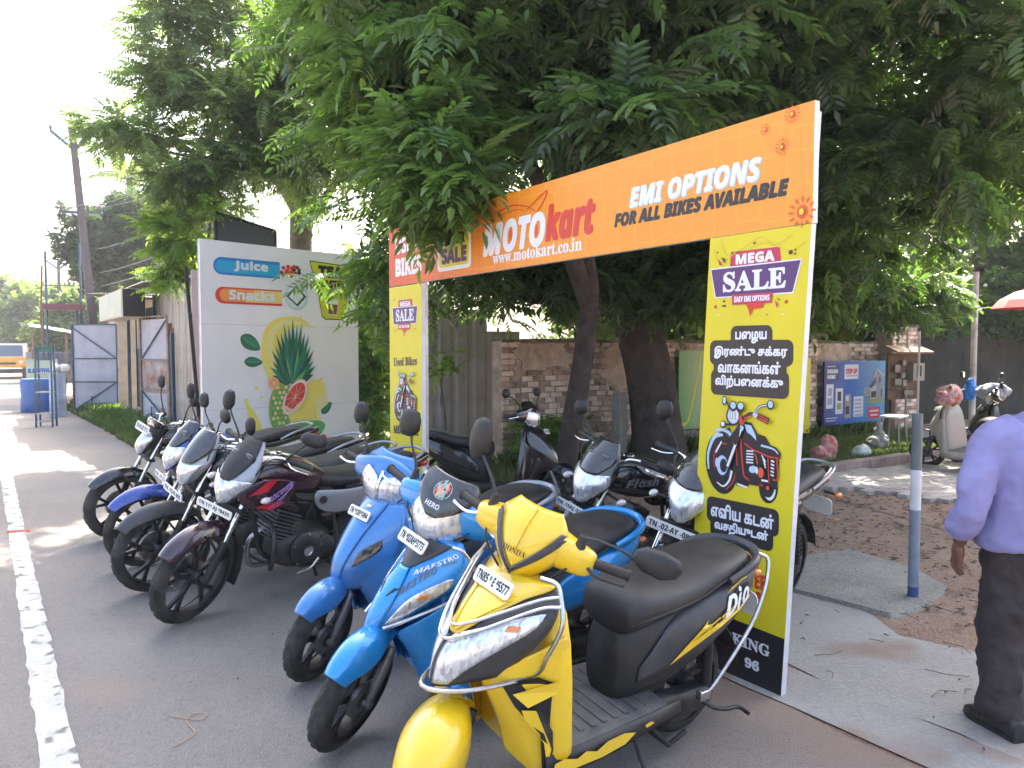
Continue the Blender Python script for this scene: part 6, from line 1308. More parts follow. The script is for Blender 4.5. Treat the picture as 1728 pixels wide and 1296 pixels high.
tufts('verge_grass', verge, 3000, M_GR, 1, (.04, .16), .008); tufts('verge_weeds', lambda g, n: (lambda c: np.stack([np.interp(c, [9.3, 10.5, 13.4, 17, 20, 24], [2.9, 2.35, 2.0, 1.95, 1.85, 1.75])+.25+.55*g.random(n)+.1*np.sin(c*9), c], 1))(np.repeat(g.uniform(9.5, 24, n//30+1), 30)[:n]+g.normal(size=n)*.10), 2600, M_LCG, 11, (.08, .30), .016)
tufts('strip_grass', lambda g, n: np.stack([g.uniform(7.8, 15, n), 6.0+2.3*g.random(n)**1.2], 1), 6000, M_GR, 2, (.03, .10), .005)
tufts('wall_weeds', lambda g, n: np.stack([g.uniform(5.6, 14, n), 8.35+g.normal(size=n)*.12], 1), 1500, M_GR, 3, (.08, .30), .008)
tufts('yard_weeds', lambda g, n: np.stack([g.uniform(4.2, 7.5, n), g.uniform(6.5, 12.5, n)], 1), 1500, M_GR, 4, (.04, .18), .007)
# fallen leaves and litter on the dirt
def litter(name, n, reg, m, seed, s=(.015, .05)):
    g = np.random.default_rng(seed); V = []; 
    x = g.uniform(reg[0], reg[1], n); y = g.uniform(reg[2], reg[3], n); a = g.uniform(0, 2*PI, n); l = g.uniform(*s, n); z = .014+g.random(n)*.012
    for q, (u, v) in enumerate(((-1, 0), (0, -.35), (1, 0), (0, .35))): V.append(np.stack([x+(u*np.cos(a)-v*np.sin(a))*l, y+(u*np.sin(a)+v*np.cos(a))*l, z+(g.random(n)*.012 if q % 2 else 0)], 1))
    V = np.stack(V, 1).reshape(-1, 3); mb = MB(); mb.v = [tuple(v) for v in V]; mb.f = [(4*i, 4*i+1, 4*i+2, 4*i+3) for i in range(n)]; mb.m = [0]*n; o = mb.build(name, m, smooth=0); o['kind'] = 'stuff'
litter('leaf_litter', 2600, (4.6, 9.5, 1.2, 7.6), mat('dry leaves', (.20, .11, .05), .8, noise=(3, .6, (.07, .045, .03))), 1)
litter('yellow_leaves', 240, (4.4, 8, 1.5, 4.5), mat('yellow leaves', (.50, .27, .05), .7), 2, (.015, .035)); litter('apron_litter', 160, (3.2, 5, .5, 6), mat('dark litter', (.10, .065, .045), .8), 3, (.008, .025)); litter('road_litter', 60, (.4, 3, 2, 10), mat('dark litter', (.10, .065, .045), .8), 4, (.006, .02))
g2 = np.random.default_rng(8); cb = MB()
for _ in range(700):
    x, y = g2.uniform(4.7, 8.6), g2.uniform(1.0, 6.2); r_ = g2.uniform(.004, .022); cb.ell((x, y, .004+r_*.3), (r_, r_*g2.uniform(.6, 1), r_*.6), 5, 3)
cb.build('pebbles', mat('pebble', (.24, .18, .14), .9, noise=(15, .4)), smooth=0, kind='stuff')
tw = MB()
for _ in range(130):
    x, y = g2.uniform(3.4, 7), g2.uniform(1.0, 4.4); a = g2.uniform(0, 6.28); l = g2.uniform(.04, .22); tw.tube([(x, y, .012), (x+l*.5*math.cos(a), y+l*.5*math.sin(a), .018), (x+l*math.cos(a+.4), y+l*math.sin(a+.4), .012)], .0016, 4)
tw.build('twigs', mat('dry twig', (.10, .07, .05), .9), smooth=0, kind='stuff')
# ============================================================ SHEDS, POLES, STREET OBJECTS
def corrugated(w, h, pitch=.09, amp=.014, X=None, ribs='sine'):
    mb = MB(X); n = max(4, int(w/pitch*6)); rows = []
    for zz in (0, h): rows.append([(w*i/n, amp*(math.sin(2*PI*(w*i/n)/pitch) if ribs == 'sine' else (1 if (w*i/n) % pitch < pitch*.2 else 0)), zz) for i in range(n+1)])
    mb.rings(rows, False, False); return mb
M_TIN = mat('grey tin', (.36, .36, .35), .5, metal=.35, noise=(2.2, .25, (.26, .23, .19)), bump=(8, .15)); M_TINB = mat('pale blue tin', (.36, .43, .52), .5, metal=.2, noise=(2, .14), bump=(8, .1)); M_RUST = mat('rusted tin', (.20, .10, .055), .8, noise=(5, .5, (.30, .26, .22)), bump=(30, .4))
M_DKB = mat('dark blue steel', (.04, .08, .13), .55, noise=(6, .3)); M_GATE = mat('blue-grey sheet', (.36, .38, .45), .5, metal=.2, noise=(2.5, .14), bump=(4, .12)); M_CREAM = mat('cream render', (.52, .49, .40), .85, noise=(3, .15)); M_DARK = mat('dark interior', (.02, .02, .022), .9); M_WOOD = mat('old wood', (.14, .09, .06), .85, noise=(9, .35))
shed = thing('tin_shed', 'row of grey tin sheds with sloping roof and a boxed sign beyond the banner', 'shed', (3.0, 12.4, 0), R(90))
SX = lambda x, y, z=0: (y-12.4, -(x-3.0), z)
for i in range(9):
    w = .55; o = corrugated(w, 2.62+.08*i, .27, .018, ribs='rib').build('tin_sheet', (M_TINB if i < 1 else M_TIN), shed, smooth=0, solid=.003); o.location = (i*w*1.0, -.004*(i % 2), 0)
o = corrugated(.95, 1.2, .27, .018, ribs='rib').build('tin_sheet', M_TIN, shed, smooth=0, solid=.003); o.location = (.0, .035, 0)
MB().box((2.5, -1.2, 1.2), (4.9, 2.2, 2.3)).build('shed_wall', M_CREAM, shed, smooth=0)
for i in range(7):
    o = corrugated(.95, 2.1, .076, .01).build('roof_sheet', M_TIN, shed, smooth=0, solid=.003); o.location = (3.2+i*.93, .55, 2.84+.003*i); o.rotation_euler = (R(80), 0, 0)
sb = MB().box((6.3, .50, 2.52), (3.6, .42, .56)).build('sign_box', M_CREAM, shed, smooth=0)
MB().box((4.49, .50, 2.52), (.012, .40, .54)).build('sign_end', M_DARK, sb, smooth=0)
MB().box((6.3, .716, 2.52), (3.5, .008, .50)).build('sign_face', mat('faded sign', (.55, .55, .42), .6, noise=(1.5, .25, (.35, .45, .40))), sb, smooth=0)
MB().box((6.6, -1.0, 1.3), (3.0, 1.6, 2.5)).build('shop_shade_block', M_DARK, shed, smooth=0)  # solid block, its near-black colour stands for the shade inside the shop
for xx in (5.05, 8.6): MB().box((xx, .03, 1.35), (.07, .07, 2.7)).build('door_post', M_DKB, shed, smooth=0)
st = MB(); st.box((6.9, .25, .09), (1.6, .5, .18)); st.build('doorstep', mat('step stone', (.34, .26, .21), .9, noise=(7, .2)), shed, smooth=0, bevel=.01)
MB().box((6.9, .5, .045), (1.7, .4, .09)).build('doorstep', MATS['step stone'], shed, smooth=0, bevel=.01)
for k in range(7): MB().bar((5.3+.45*k, -.05, .2), (5.3+.45*k, -.05, 2.3), .025).build('grille_bar', M_DKB, shed, smooth=0)
MB().box((7.6, -.08, .9), (.9, .03, 1.4)).build('shutter_board', mat('dark crate', (.06, .055, .06), .7, noise=(5, .3)), shed, smooth=0)
# sheet steel gate leaves
def leaf_gate(label, p0, p1, h, rusty, kind):
    p0, p1 = Vector((*p0, 0)), Vector((*p1, 0)); d = p1-p0; w = d.length; r = thing('sheet_gate_leaf', label, 'gate leaf', p0, math.atan2(d.y, d.x))
    if not rusty: MB().box((w/2, .02, h/2+.05), (w, .006, h)).build('sheet', M_GATE, r, smooth=0)
    else:
        for z0, z1, m_ in ((.05, .72, M_GATE), (.72, 1.36, mat('rust streaked sheet', (.40, .40, .42), .7, noise=(2.6, .5, (.24, .10, .05)), bump=(12, .3))), (1.36, h, M_GATE)): MB().box((w/2, .02, (z0+z1)/2), (w, .006, z1-z0-.004)).build('sheet', m_, r, smooth=0)
    fr = M_DKB if not rusty else M_RUST
    for a, b_ in (((0, 0, 0), (0, 0, h+.05)), ((w, 0, 0), (w, 0, h+.05)), ((0, 0, h+.05), (w, 0, h+.05)), ((0, 0, .05), (w, 0, .05))): MB().bar(a, b_, .035).build('frame_bar', fr, r, smooth=0)
    for zz in (h*.36, h*.63): MB().bar((0, -.004, zz), (w, -.004, zz), .028).build('cross_bar', fr, r, smooth=0)
    for a, b_ in (((.02, -.008, h*.98), (w-.02, -.008, h*.63)) if not rusty else ((w-.05, -.008, h*.98), (.02, -.008, h*.63)), ((.03, -.008, .08), (w-.02, -.008, h*.36)) if not rusty else ((.02, -.008, h*.34), (w-.1, -.008, .2))): MB().bar(a, b_, .022).build('brace_bar', M_DKB, r, smooth=0)
    MB().bar((w*.42, -.03, -.0), (w*.42, -.03, h*.2), .02).build('drop_bolt', M_DKB, r, smooth=0); return r
leaf_gate('blue-grey sheet steel gate leaf standing open by the road, farther of the two', (1.83, 21.9), (2.74, 21.3), 2.15, False, 0)
leaf_gate('rust-stained sheet steel gate leaf with a rusty middle panel, nearer of the two', (2.66, 17.3), (2.98, 16.25), 2.2, True, 0)
# clutter of posts between gate and wall
for i, (x, y, h, w, m_, lab) in enumerate([(3.0, 16.0, 2.1, .13, M_RUST, 'leaning rusted plank stack beside the rusty gate leaf'), (3.02, 15.75, 2.0, .07, M_WOOD, 'weathered wooden plank leaning by the rusty gate'), (2.94, 15.5, 1.9, .06, M_DKB, 'thin dark steel post by the tin wall')]):
    o = MB().box((0, 0, h/2), (w, .05, h)).build('plank' if i < 2 else 'steel_post', m_, smooth=0); o.location = (x, y, 0); o.rotation_euler = (R(3-2*i), R(-2+i), .3); tag(o, lab, 'plank' if i < 2 else 'post')
# pink board with its dark leaning pole
o = MB().box((.42, 0, 1.38), (.84, .02, 2.76)).build('pink_board', mat('faded pink board', (.52, .40, .42), .7, noise=(1.5, .12)), smooth=0); o.location = (2.52, 11.9, 0); o.rotation_euler = (0, R(0), .25); tag(o, 'faded pink board standing behind the left edge of the juice banner', 'board')
tx_ = MB(); letters(tx_, '9', q4(.16, 2.42, .30, 2.60), lambda a, b, z=0: Vector((a, -.0125-z, b)), 'bold', .01); tx_.build('lettering', mat('faded red', (.45, .25, .28), .7), o, smooth=0)
o = MB().bar((0, 0, 0), (-.18, .0, 2.80), .045).build('board_pole', M_DARK, smooth=0); o.location = (2.60, 11.75, 0); tag(o, 'dark pole leaning against the edge of the pink board', 'pole')
# dark panel above the banner
sg = thing('hoarding', 'blank dark hoarding seen edge-lit above the juice banner', 'hoarding', (2.88, 11.97, 0), math.atan2(.30, .97)); w = 1.02
MB().rings([[(0, 0, 3.0), (0, 0, 3.62)], [(w, 0, 3.0), (w, 0, 3.47)]], False, False).build('panel', mat('dark panel', (.045, .05, .06), .6), sg, smooth=0, solid=.03)
for a, b_ in (((0, -.03, 3.0), (0, -.03, 3.63)), ((w, -.03, 3.0), (w, -.03, 3.48)), ((0, -.03, 3.63), (w, -.03, 3.48))): MB().bar(a, b_, .04).build('frame_bar', M_DARK, sg, smooth=0)
for xx in (.1, .92): MB().bar((xx, .02, 0), (xx, .02, 3.4), .05).build('support_post', M_DARK, sg, smooth=0)
# far lean-tos
aw = thing('roadside_shelter', 'tin-roofed roadside shelter with a red-edged awning on thin posts', 'shelter', (1.6, 26, 0), 0)
for i in range(3):
    o = corrugated(.36, 2.0, .08, .01).build('roof_sheet', M_TIN, aw, smooth=0, solid=.003); o.location = (-.25+.35*i, -1.0, 2.80+.01*i); o.rotation_euler = (R(-89), 0, 0)
MB().box((.28, -1.03, 2.76), (1.08, .04, .16)).build('awning_edge', mat('maroon fascia', (.16, .05, .06), .7), aw, smooth=0)
for xx, yy, hh in ((-.10, -.9, 4.3), (.62, -.9, 2.76), (.75, -.8, 4.6), (-.1, .9, 2.76)): MB().cyl((xx, yy, 0), (xx, yy, hh), .03, n=8).build('post', M_DKB, aw)
sh2 = thing('brick_shed', 'dark brick shed with tin roof behind the open gate leaf', 'shed', (3.5, 25, 0), 0)
MB().box((.4, 0, 1.5), (1.9, 3, 3.0)).build('wall', mat('dark brickwork', (.12, .10, .09), .9, noise=(6, .4), bump=(20, .6)), sh2, smooth=0)
for i in range(4):
    o = corrugated(.65, 3.4, .08, .01).build('roof_sheet', M_TINB if i % 2 else M_TIN, sh2, smooth=0, solid=.003); o.location = (-.85+.64*i, -1.8, 3.08+.01*i); o.rotation_euler = (R(-87), 0, 0)
MB().box((-.1, -1.54, 1.9), (.5, .06, .7)).build('window', M_DARK, sh2, smooth=0)
cw_ = thing('cream_shed', 'small cream-walled shed with corrugated eave between brick shed and sign box', 'shed', (3.2, 23.0, 0), 0)
MB().box((.3, 0, 1.45), (1.3, 1.2, 2.9)).build('wall', M_CREAM, cw_, smooth=0); o = corrugated(1.5, 1.6, .08, .01).build('roof_sheet', M_TIN, cw_, smooth=0, solid=.003); o.location = (-.5, -.8, 2.95); o.rotation_euler = (R(-85), 0, 0)
ln = thing('market_stall', 'low long stall with sloping tin roof beyond the blue tank', 'stall', (.55, 42, 0), 0)
for i in range(7):
    o = corrugated(.95, 3.2, .1, .012).build('roof_sheet', M_TIN, ln, smooth=0, solid=.003); o.location = (1.2+.62*i, -1.6, 2.55-.12*i); o.rotation_euler = (R(-86), R(8), 0)
for xx in (1.3, 2.6, 3.9, 5.0): MB().cyl((xx, -1.4, 0), (xx, -1.4, 2.5-.19*(xx-1.3)), .05, n=8).build('post', M_WOOD, ln)
MB().box((3.3, .8, .7), (4.4, .1, 1.4)).build('back_wall', mat('pinkish wall', (.40, .33, .32), .9, noise=(3, .15)), ln, smooth=0)
MB().box((2.6, .2, 1.1), (2.2, .9, .5)).build('counter', mat('dull blue counter', (.07, .10, .16), .7, noise=(5, .4)), ln, smooth=0)
# ladder stand
ld = thing('ladder_stand', 'tall narrow steel stand like a ladder on the road edge', 'stand', (1.04, 18.45, 0), -.35)
for xx in (-.15, .15):
    for yy in (-.13, .13): MB().bar((xx, yy, 0), (xx*.95, yy*.6, 1.66), .032).build('upright', M_DKB, ld, smooth=0)
for zz in (.12, .28, .72, 1.10, 1.38, 1.62):
    for yy in (-.13, .13): MB().bar((-.15, yy*(1-.24*zz/1.66*1.6), zz), (.15, yy*(1-.24*zz/1.66*1.6), zz), .05 if zz in (.12, .28, .72, 1.10) else .025, .02).build('rung', M_TIN if zz in (.12, .28, .72, 1.10) else M_DKB, ld, smooth=0)
MB().box((0, 0, 1.60), (.26, .14, .10)).build('tray', mat('green tray', (.03, .18, .14), .6), ld, smooth=0)
MB().tube([(-.05, 0, 1.66), (-.04, 0, 2.3), (.0, 0, 3.3)], .018, 6).build('bamboo_pole', M_WOOD, ld)
# tanks
tk_ = MB().lathe([(0, 0), (.50, 0), (.52, .03), (.50, .40), (.52, .78), (.50, .84), (0, .86)], (0, 0, 0), (0, 0, 1), 28).build('water_tank', mat('blue plastic tank', (.02, .09, .30), .5, noise=(4, .15))); tk_.location = (1.25, 22.9, 0); tag(tk_, 'squat blue plastic water tank behind the ladder stand', 'tank')
tk_ = MB().lathe([(0, 0), (.17, 0), (.175, .40), (.18, .42), (.172, .44), (.17, 1.02), (0, 1.03)], (0, 0, 0), (0, 0, 1), 22).build('steel_drum', mat('pale blue drum', (.30, .36, .48), .5, noise=(4, .15))); tk_.location = (1.42, 20.9, 0); tag(tk_, 'slim pale blue-grey drum right of the ladder stand', 'drum')
lp_ = MB()
for k in range(7): lp_.ell((random.uniform(-.16, .16), random.uniform(-.1, .1), random.uniform(.02, .2)), (random.uniform(.08, .15), .1, random.uniform(.05, .1)), 7, 5, Matrix.Rotation(random.uniform(0, 3), 3, 'Y'))
o = lp_.build('plastic_bag_heap', mat('white plastic sacks', (.55, .57, .62), .5, noise=(9, .35)), smooth=0); o.location = (1.46, 20.9, 1.05); tag(o, 'crumpled white plastic sacks on top of the slim drum', 'sacks')
sgb = thing('shop_sign', 'pale green shop sign on a stand behind the blue tank', 'sign', (1.30, 24.2, 0), .0)
MB().box((0, 0, 1.0), (.72, .03, .62)).build('sign_board', mat('pale green sign', (.52, .58, .42), .5, noise=(2, .15)), sgb, smooth=0); MB().box((0, -.018, .74), (.70, .006, .10)).build('stripe', mat('green stripe', (.03, .32, .22), .5), sgb, smooth=0)
t_ = MB(); letters(t_, 'B.MUTHU', q4(-.32, .95, .20, 1.06), lambda a, b, z=0: Vector((a, -.0165-z, b)), 'bold', .008); t_.build('lettering', mat('sign blue', (.04, .16, .45), .5), sgb, smooth=0)
for xx in (-.33, .33): MB().bar((xx, .02, 0), (xx, .02, 1.3), .03).build('leg', M_DKB, sgb, smooth=0)
# truck far away
trk = thing('yellow_truck', 'small yellow goods truck with white cab top, cut by the left edge of the picture', 'truck', (.95, 46.9, 0), R(-8)); YT = mat('truck yellow', (.62, .32, .02), .4, noise=(3, .15))
cabx = -.15
MB().loftx([(-.95, .85, .28, .22, 8), (-.93, .85, .30, .28, 8), (.93, .85, .30, .28, 8), (.95, .85, .28, .22, 8)], 20, 1).build('cab_lower', YT, trk)
MB().rings([[(-.92, -.28, 1.12), (.92, -.28, 1.12), (.92, .9, 1.12), (-.92, .9, 1.12)], [(-.86, -.12, 1.82), (.86, -.12, 1.82), (.86, .9, 1.82), (-.86, .9, 1.82)]]).build('cab_upper', mat('truck white', (.55, .55, .55), .5), trk, smooth=0)
MB().rings([[(-.78, -.285, 1.16), (.78, -.285, 1.16)], [(-.74, -.155, 1.72), (.74, -.155, 1.72)]], False, False).build('windscreen', mat('glass dark', (.05, .07, .12), .08, coat=1), trk, smooth=0, solid=.01)
for s in (-1, 1):
    MB().ell((s*.68, -.31, .86), (.10, .04, .09)).build('headlight', BM['clear'], trk); MB().lathe([(.0, -.1), (.33, -.1), (.36, -.06), (.36, .06), (.33, .1), (0, .1)], (s*.78, .35, .36), (1, 0, 0), 20).build('wheel', BM['rubber'], trk); MB().bar((s*1.0, -.2, 1.2), (s*1.1, -.25, 1.5), .06).build('mirror', M_DARK, trk, smooth=0)
MB().box((0, -.33, .80), (.9, .04, .10)).build('grille', M_DARK, trk, smooth=0); MB().box((0, -.30, .42), (1.75, .10, .22)).build('bumper', M_DARK, trk, smooth=0); MB().box((0, 2.4, 1.1), (1.8, 3.0, 1.0)).build('cargo_box', YT, trk, smooth=0); MB().box((0, -.36, .56), (.5, .01, .1)).build('number_plate', BM['white'], trk, smooth=0)
# utility poles and wires
def upole(label, x, y, h, lean, arms, r0, topv):
    p = thing('utility_pole', label, 'pole', (x, y, 0)); dx = lean; P_ = lambda z, o=0: Vector((dx*z/h+o*math.cos(.5), -o*math.sin(.5), z))
    MB().rings([[P_(z)+Vector((a*w, b*w, 0)) for a, b in ((-1, -1), (1, -1), (1, 1), (-1, 1))] for z, w in ((0, r0), (h, r0*.72))]).build('shaft', M_OLDC if False else mat('dark concrete', (.085, .07, .075), .85, noise=(3, .2)), p, smooth=0)
    for z, hw, style in arms:
        if style == 'bar': MB().bar(P_(z, -hw), P_(z, hw), .10, .07).build('crossarm', M_DKB, p, smooth=0); ends = [(-hw+.05, z+.05), (hw*.35, z+.05), (hw-.05, z+.05)]
        else:
            MB().tube([P_(z-.45, 0), P_(z, -hw*.8), P_(z+.12, -hw)], .055, 6).build('bracket', M_DKB, p); MB().tube([P_(z-.45, 0), P_(z, hw*.8), P_(z+.12, hw)], .055, 6).build('bracket', M_DKB, p); MB().tube([P_(z-.2), P_(z+.35)], .055, 6).build('bracket', M_DKB, p); ends = [(-hw, z+.12), (hw, z+.12), (0, z+.35)]
        for o, zz in ends: MB().lathe([(.02, 0), (.05, .03), (.03, .07), (.06, .10), (.03, .16), (0, .17)], P_(zz, o), (0, 0, 1), 10).build('insulator', M_WOOD, p)
    return p
upole('tall leaning utility pole with two sets of arms above the sheds', 3.0, 27.0, 8.3, -.60, [(8.05, .62, 'v'), (5.75, .62, 'bar')], .125, 0)
upole('thin far utility pole with three insulators on a curved bracket', 3.75, 52, 6.6, .0, [(6.6, .75, 'v'), (5.2, .9, 'bar')], .10, 0)
for i, (a, b_) in enumerate([((2.4, 27.2, 5.9), (4.9, 13.8, 6.6)), ((2.7, 27.2, 5.9), (5.1, 13.5, 6.3)), ((3.0, 27.2, 5.9), (5.3, 13.2, 6.1)), ((2.9, 26.6, 4.6), (4.6, 13.0, 5.2)), ((3.0, 26.6, 3.9), (4.4, 12.8, 4.7)), ((3.05, 26.6, 3.5), (4.3, 12.6, 4.5))]):
    a, b_ = Vector(a), Vector(b_); o = MB().tube([a.lerp(b_, t/10)-Vector((0, 0, .35*math.sin(PI*t/10))) for t in range(11)], .010, 4).build('overhead_wire', mat('wire', (.10, .10, .11), .5)); tag(o, ['topmost overhead wire rising from the leaning pole into the feathery tree', 'second overhead wire from the top, across the dark round tree', 'third overhead wire from the top, across the dark round tree', 'fourth overhead wire from the top, above the boxed sign', 'fifth overhead wire from the top, above the tin roof', 'lowest overhead wire skimming the shed roofs'][i], 'wire', 'wires above the sheds')
for k in range(2):
    a, b_ = Vector((2.2, 9.9, 6.4+.05*k)), Vector((7.5, 4.6, 5.15+.06*k)); o = MB().tube([a.lerp(b_, t/10)-Vector((0, 0, .1*math.sin(PI*t/10))) for t in range(11)], .004, 4).build('overhead_wire', MATS['wire']); tag(o, ['lower of two thin wires in the canopy at the top of the picture', 'upper of two thin wires in the canopy at the top of the picture'][k], 'wire', 'wires in the canopy')
# blue fence and tin sheets behind the gate
bf = thing('blue_fence', 'light blue painted sheet fence behind the sunlit shrub', 'fence', (4.2, 12.9, 0), -.05)
for i in range(4): o = corrugated(.9, 1.65, .2, .015, ribs='rib').build('fence_sheet', mat('light blue sheet', (.10, .27, .48), .55, noise=(2, .15)), bf, smooth=0, solid=.003); o.location = (.88*i, .003*(i % 2), .1)
gt = thing('tin_screen', 'tall grey tin sheets standing between the left pillar and the brick wall', 'screen', (5.55, 10.7, 0), -.12)
for i in range(3): o = corrugated(.62, 2.6-.35*i, .31, .02, ribs='rib').build('tin_sheet', mat('dull zinc', (.30, .31, .33), .5, metal=.3, noise=(2, .2)), gt, smooth=0, solid=.003); o.location = (.61*i, .01*i, 0)
# posters on the wall
def poster(name, label, x0, x1, y, z0, z1, rot=0):
    r = thing(name, label, 'poster', (x0, y, 0), rot); return r, (lambda a, b, z=0: Vector((a*1.151, -.022-z, b)))
pr, pf = poster('housing_poster', 'blue housing advertisement poster with a white house, hung on the brick wall', 12.42, 14.1, 8.20, .2, 1.35)
PW = 1.98; MB().box((PW/2, 0, .80), (PW, .04, 1.16)).build('poster_sheet', grad_mat('poster blue', [(0, (.03, .04, .20)), (.45, (.02, .13, .45)), (1, (.03, .33, .60))], 'X', 0, PW), pr, smooth=0)
K2 = dict(w=mat('p white', (.62, .64, .70), .5), r=mat('p red', (.55, .03, .06), .5), g=mat('p grey', (.30, .33, .42), .5), dk=mat('p dark', (.03, .03, .05), .5), gr=mat('p green', (.25, .33, .08), .5), nv=mat('p navy', (.03, .05, .18), .5), tn=mat('p tan', (.35, .25, .20), .5), sk=mat('p sky', (.05, .35, .55), .5)); KK = list(K2)
def pp_(nm, items):
    b_ = MB(); z = .001
    for it in items:
        b_.mi = KK.index(it[0]); zz = z
        if isinstance(it[1], str): letters(b_, it[1], it[2], lambda a, b, q=0, zz=zz: pf(a, b, zz+q), 'bold', it[3] if len(it) > 3 else .002)
        else: b_.poly(it[1], lambda a, b, zz=zz: pf(a, b, zz))
        z += .001
    b_.build(nm, [K2[k] for k in KK], pr, smooth=0)
B4 = lambda x0, y0, x1, y1: [(x0, y0), (x1, y0), (x1, y1), (x0, y1)]
pp_('lettering', [('nv', B4(.04, 1.03, .38, 1.33)), ('w', 'BUILD YOUR', q4(.07, 1.28, .29, 1.305), .001), ('w', 'DREAM', q4(.07, 1.17, .34, 1.24), .004), ('w', 'HOME', q4(.07, 1.07, .28, 1.14), .004)])
pp_('brand_panel', [('w', B4(.53, 1.05, .92, 1.32)), ('r', 'STEP UP', q4(.57, 1.15, .88, 1.24), .005), ('g', B4(.57, 1.10, .88, 1.12))])
pp_('plan_picture', [('w', B4(.05, .53, .24, .97)), ('g', B4(.08, .60, .21, .72)), ('g', B4(.09, .76, .20, .90))]); pp_('plan_picture', [('w', B4(.30, .42, .50, .89)), ('gr', B4(.34, .50, .46, .62)), ('dk', B4(.35, .66, .45, .83))]); pp_('interior_picture', [('tn', B4(.56, .33, .72, .77)), ('dk', B4(.58, .40, .68, .55)), ('w', B4(.58, .65, .66, .74))])
pp_('text_panel', [('w', B4(.80, .34, 1.08, .72))]+[('g', B4(.83, .64-.07*k, 1.04-.03*(k % 2), .665-.07*k)) for k in range(5)]); pp_('red_panel', [('r', B4(1.22, .28, 1.58, .50)), ('w', B4(1.27, .41, 1.53, .44)), ('w', B4(1.29, .33, 1.51, .36))])
pp_('house_picture', [('g', oval(1.20, .80, .12, .10)), ('gr', B4(1.20, .58, 1.66, .68)), ('w', [(1.28, .88), (1.44, 1.25), (1.68, 1.10), (1.68, .66), (1.28, .66)]), ('nv', [(1.28, .92), (1.43, 1.10), (1.43, .94), (1.28, .84)]), ('w', [(1.26, .86), (1.46, .88), (1.46, .82), (1.26, .82)]), ('dk', B4(1.30, .68, 1.44, .80)), ('g', [(1.45, 1.22), (1.67, 1.08), (1.67, .66), (1.45, .66)]), ('nv', B4(1.52, .95, 1.57, 1.06)), ('nv', B4(1.58, .68, 1.62, .84))])
pp_('address_line', [('w', B4(.05, .345, .35, .36)), ('w', B4(.05, .30, .32, .312))])
o = MB().box((.45, 0, .85), (.9, .03, 1.25)).build('green_poster', grad_mat('green print', [(0, (.10, .30, .08)), (.5, (.35, .45, .22)), (1, (.02, .28, .09))], 'X', 0, .9)); o.location = (8.95, 8.43, .12); tag(o, 'green and yellow poster on the brick wall beside the right gate pillar', 'poster')
MB().poly(stroke(cr2([(.05, .35), (.12, .30), (.25, .45), (.45, 1.2), (.5, 1.45)]), .05, .03), lambda a, b: (a, -.018, b)).build('yellow_stripe', mat('lime stripe', (.62, .62, .05), .5), o, smooth=0)
o = MB().box((.30, 0, .75), (.62, .03, 1.3)).build('yellow_board', I['yel']); o.location = (11.25, 8.1, .05); tag(o, 'plain yellow board peeping out behind the right edge of the gate pillar', 'board')
# electricity meter board
mb_ = thing('meter_board', 'wooden electricity meter board with tin canopy on the brick pillar', 'meter board', (13.95, 7.6, 0), -.25)
MB().box((.1, .08, 1.1), (.75, .03, .85)).build('back_board', M_WOOD, mb_, smooth=0); MB().box((.1, -.05, 1.60), (.85, .34, .03), Matrix.Rotation(R(20), 3, 'X')).build('canopy', M_RUST, mb_, smooth=0)
for x, z, w, h in ((-.12, 1.25, .12, .14), (.02, 1.12, .10, .10), (-.10, 1.0, .16, .12), (.06, .98, .10, .12), (.16, .80, .22, .09), (.04, 1.35, .08, .10)): MB().box((x, .03, z), (w, .08, h)).build('fuse_unit', mat('old bakelite', (.24, .21, .17), .6, noise=(9, .2)), mb_, smooth=0, bevel=.006)
MB().box((.33, .0, 1.18), (.28, .14, .32)).build('meter_box', mat('meter grey', (.30, .28, .24), .6), mb_, bevel=.008); MB().box((.33, -.075, 1.2), (.10, .01, .20)).build('meter_window', M_DARK, mb_, smooth=0); MB().box((-.1, .12, .5), (.1, .06, 1.0)).build('post', M_WOOD, mb_, smooth=0); MB().tube([(.16, .05, .0), (.16, .05, .9)], .02, 6).build('conduit', M_TIN, mb_); MB().tube([(.16, .05, 1.6), (.15, .05, 2.6)], .02, 6).build('conduit', M_TIN, mb_)
# painted pole by the entrance
bp_ = thing('bollard_pole', 'grey and white painted steel pole with a blue foot, left of the walking man', 'pole', (4.93, 2.58, 0))
for z0, z1, m_ in ((.0, .10, mat('pole blue', (.05, .08, .22), .5, noise=(9, .2))), (.10, .60, mat('pole bluegrey', (.20, .25, .32), .5, noise=(9, .15))), (.60, .86, mat('pole white', (.62, .64, .66), .5, noise=(9, .1))), (.86, 1.22, mat('pole dark grey', (.13, .155, .165), .5, noise=(9, .15)))): MB().lathe([(.033, z0), (.033, z1)], (0, 0, 0), (0, 0, 1), 20, z1 > 1.2).build('paint_band', m_, bp_)
MB().tube([(.0, .0, 1.2), (.002, .0, 1.75)], .008, 6).build('rod', M_TIN, bp_); MB().tube([(.03, -.01, 1.12), (.08, -.04, 1.11), (.085, -.045, .98), (.05, -.02, .98)], .005, 6).build('hook', M_DARK, bp_)
MB().lathe([(.12, 0), (.10, .02), (.04, .035)], (0, 0, 0), (0, 0, 1), 14).build('footing', M_OLDC, bp_, smooth=0)
wp = MB().cyl((0, 0, 0), (0, 0, 3.0), .055, .05, 12).build('white_post', mat('white pole paint', (.60, .59, .60), .6, noise=(3, .25, (.25, .22, .22)))); wp.location = (14.85, 6.78, 0); tag(wp, 'tall white painted pole behind the parked scooters', 'pole')
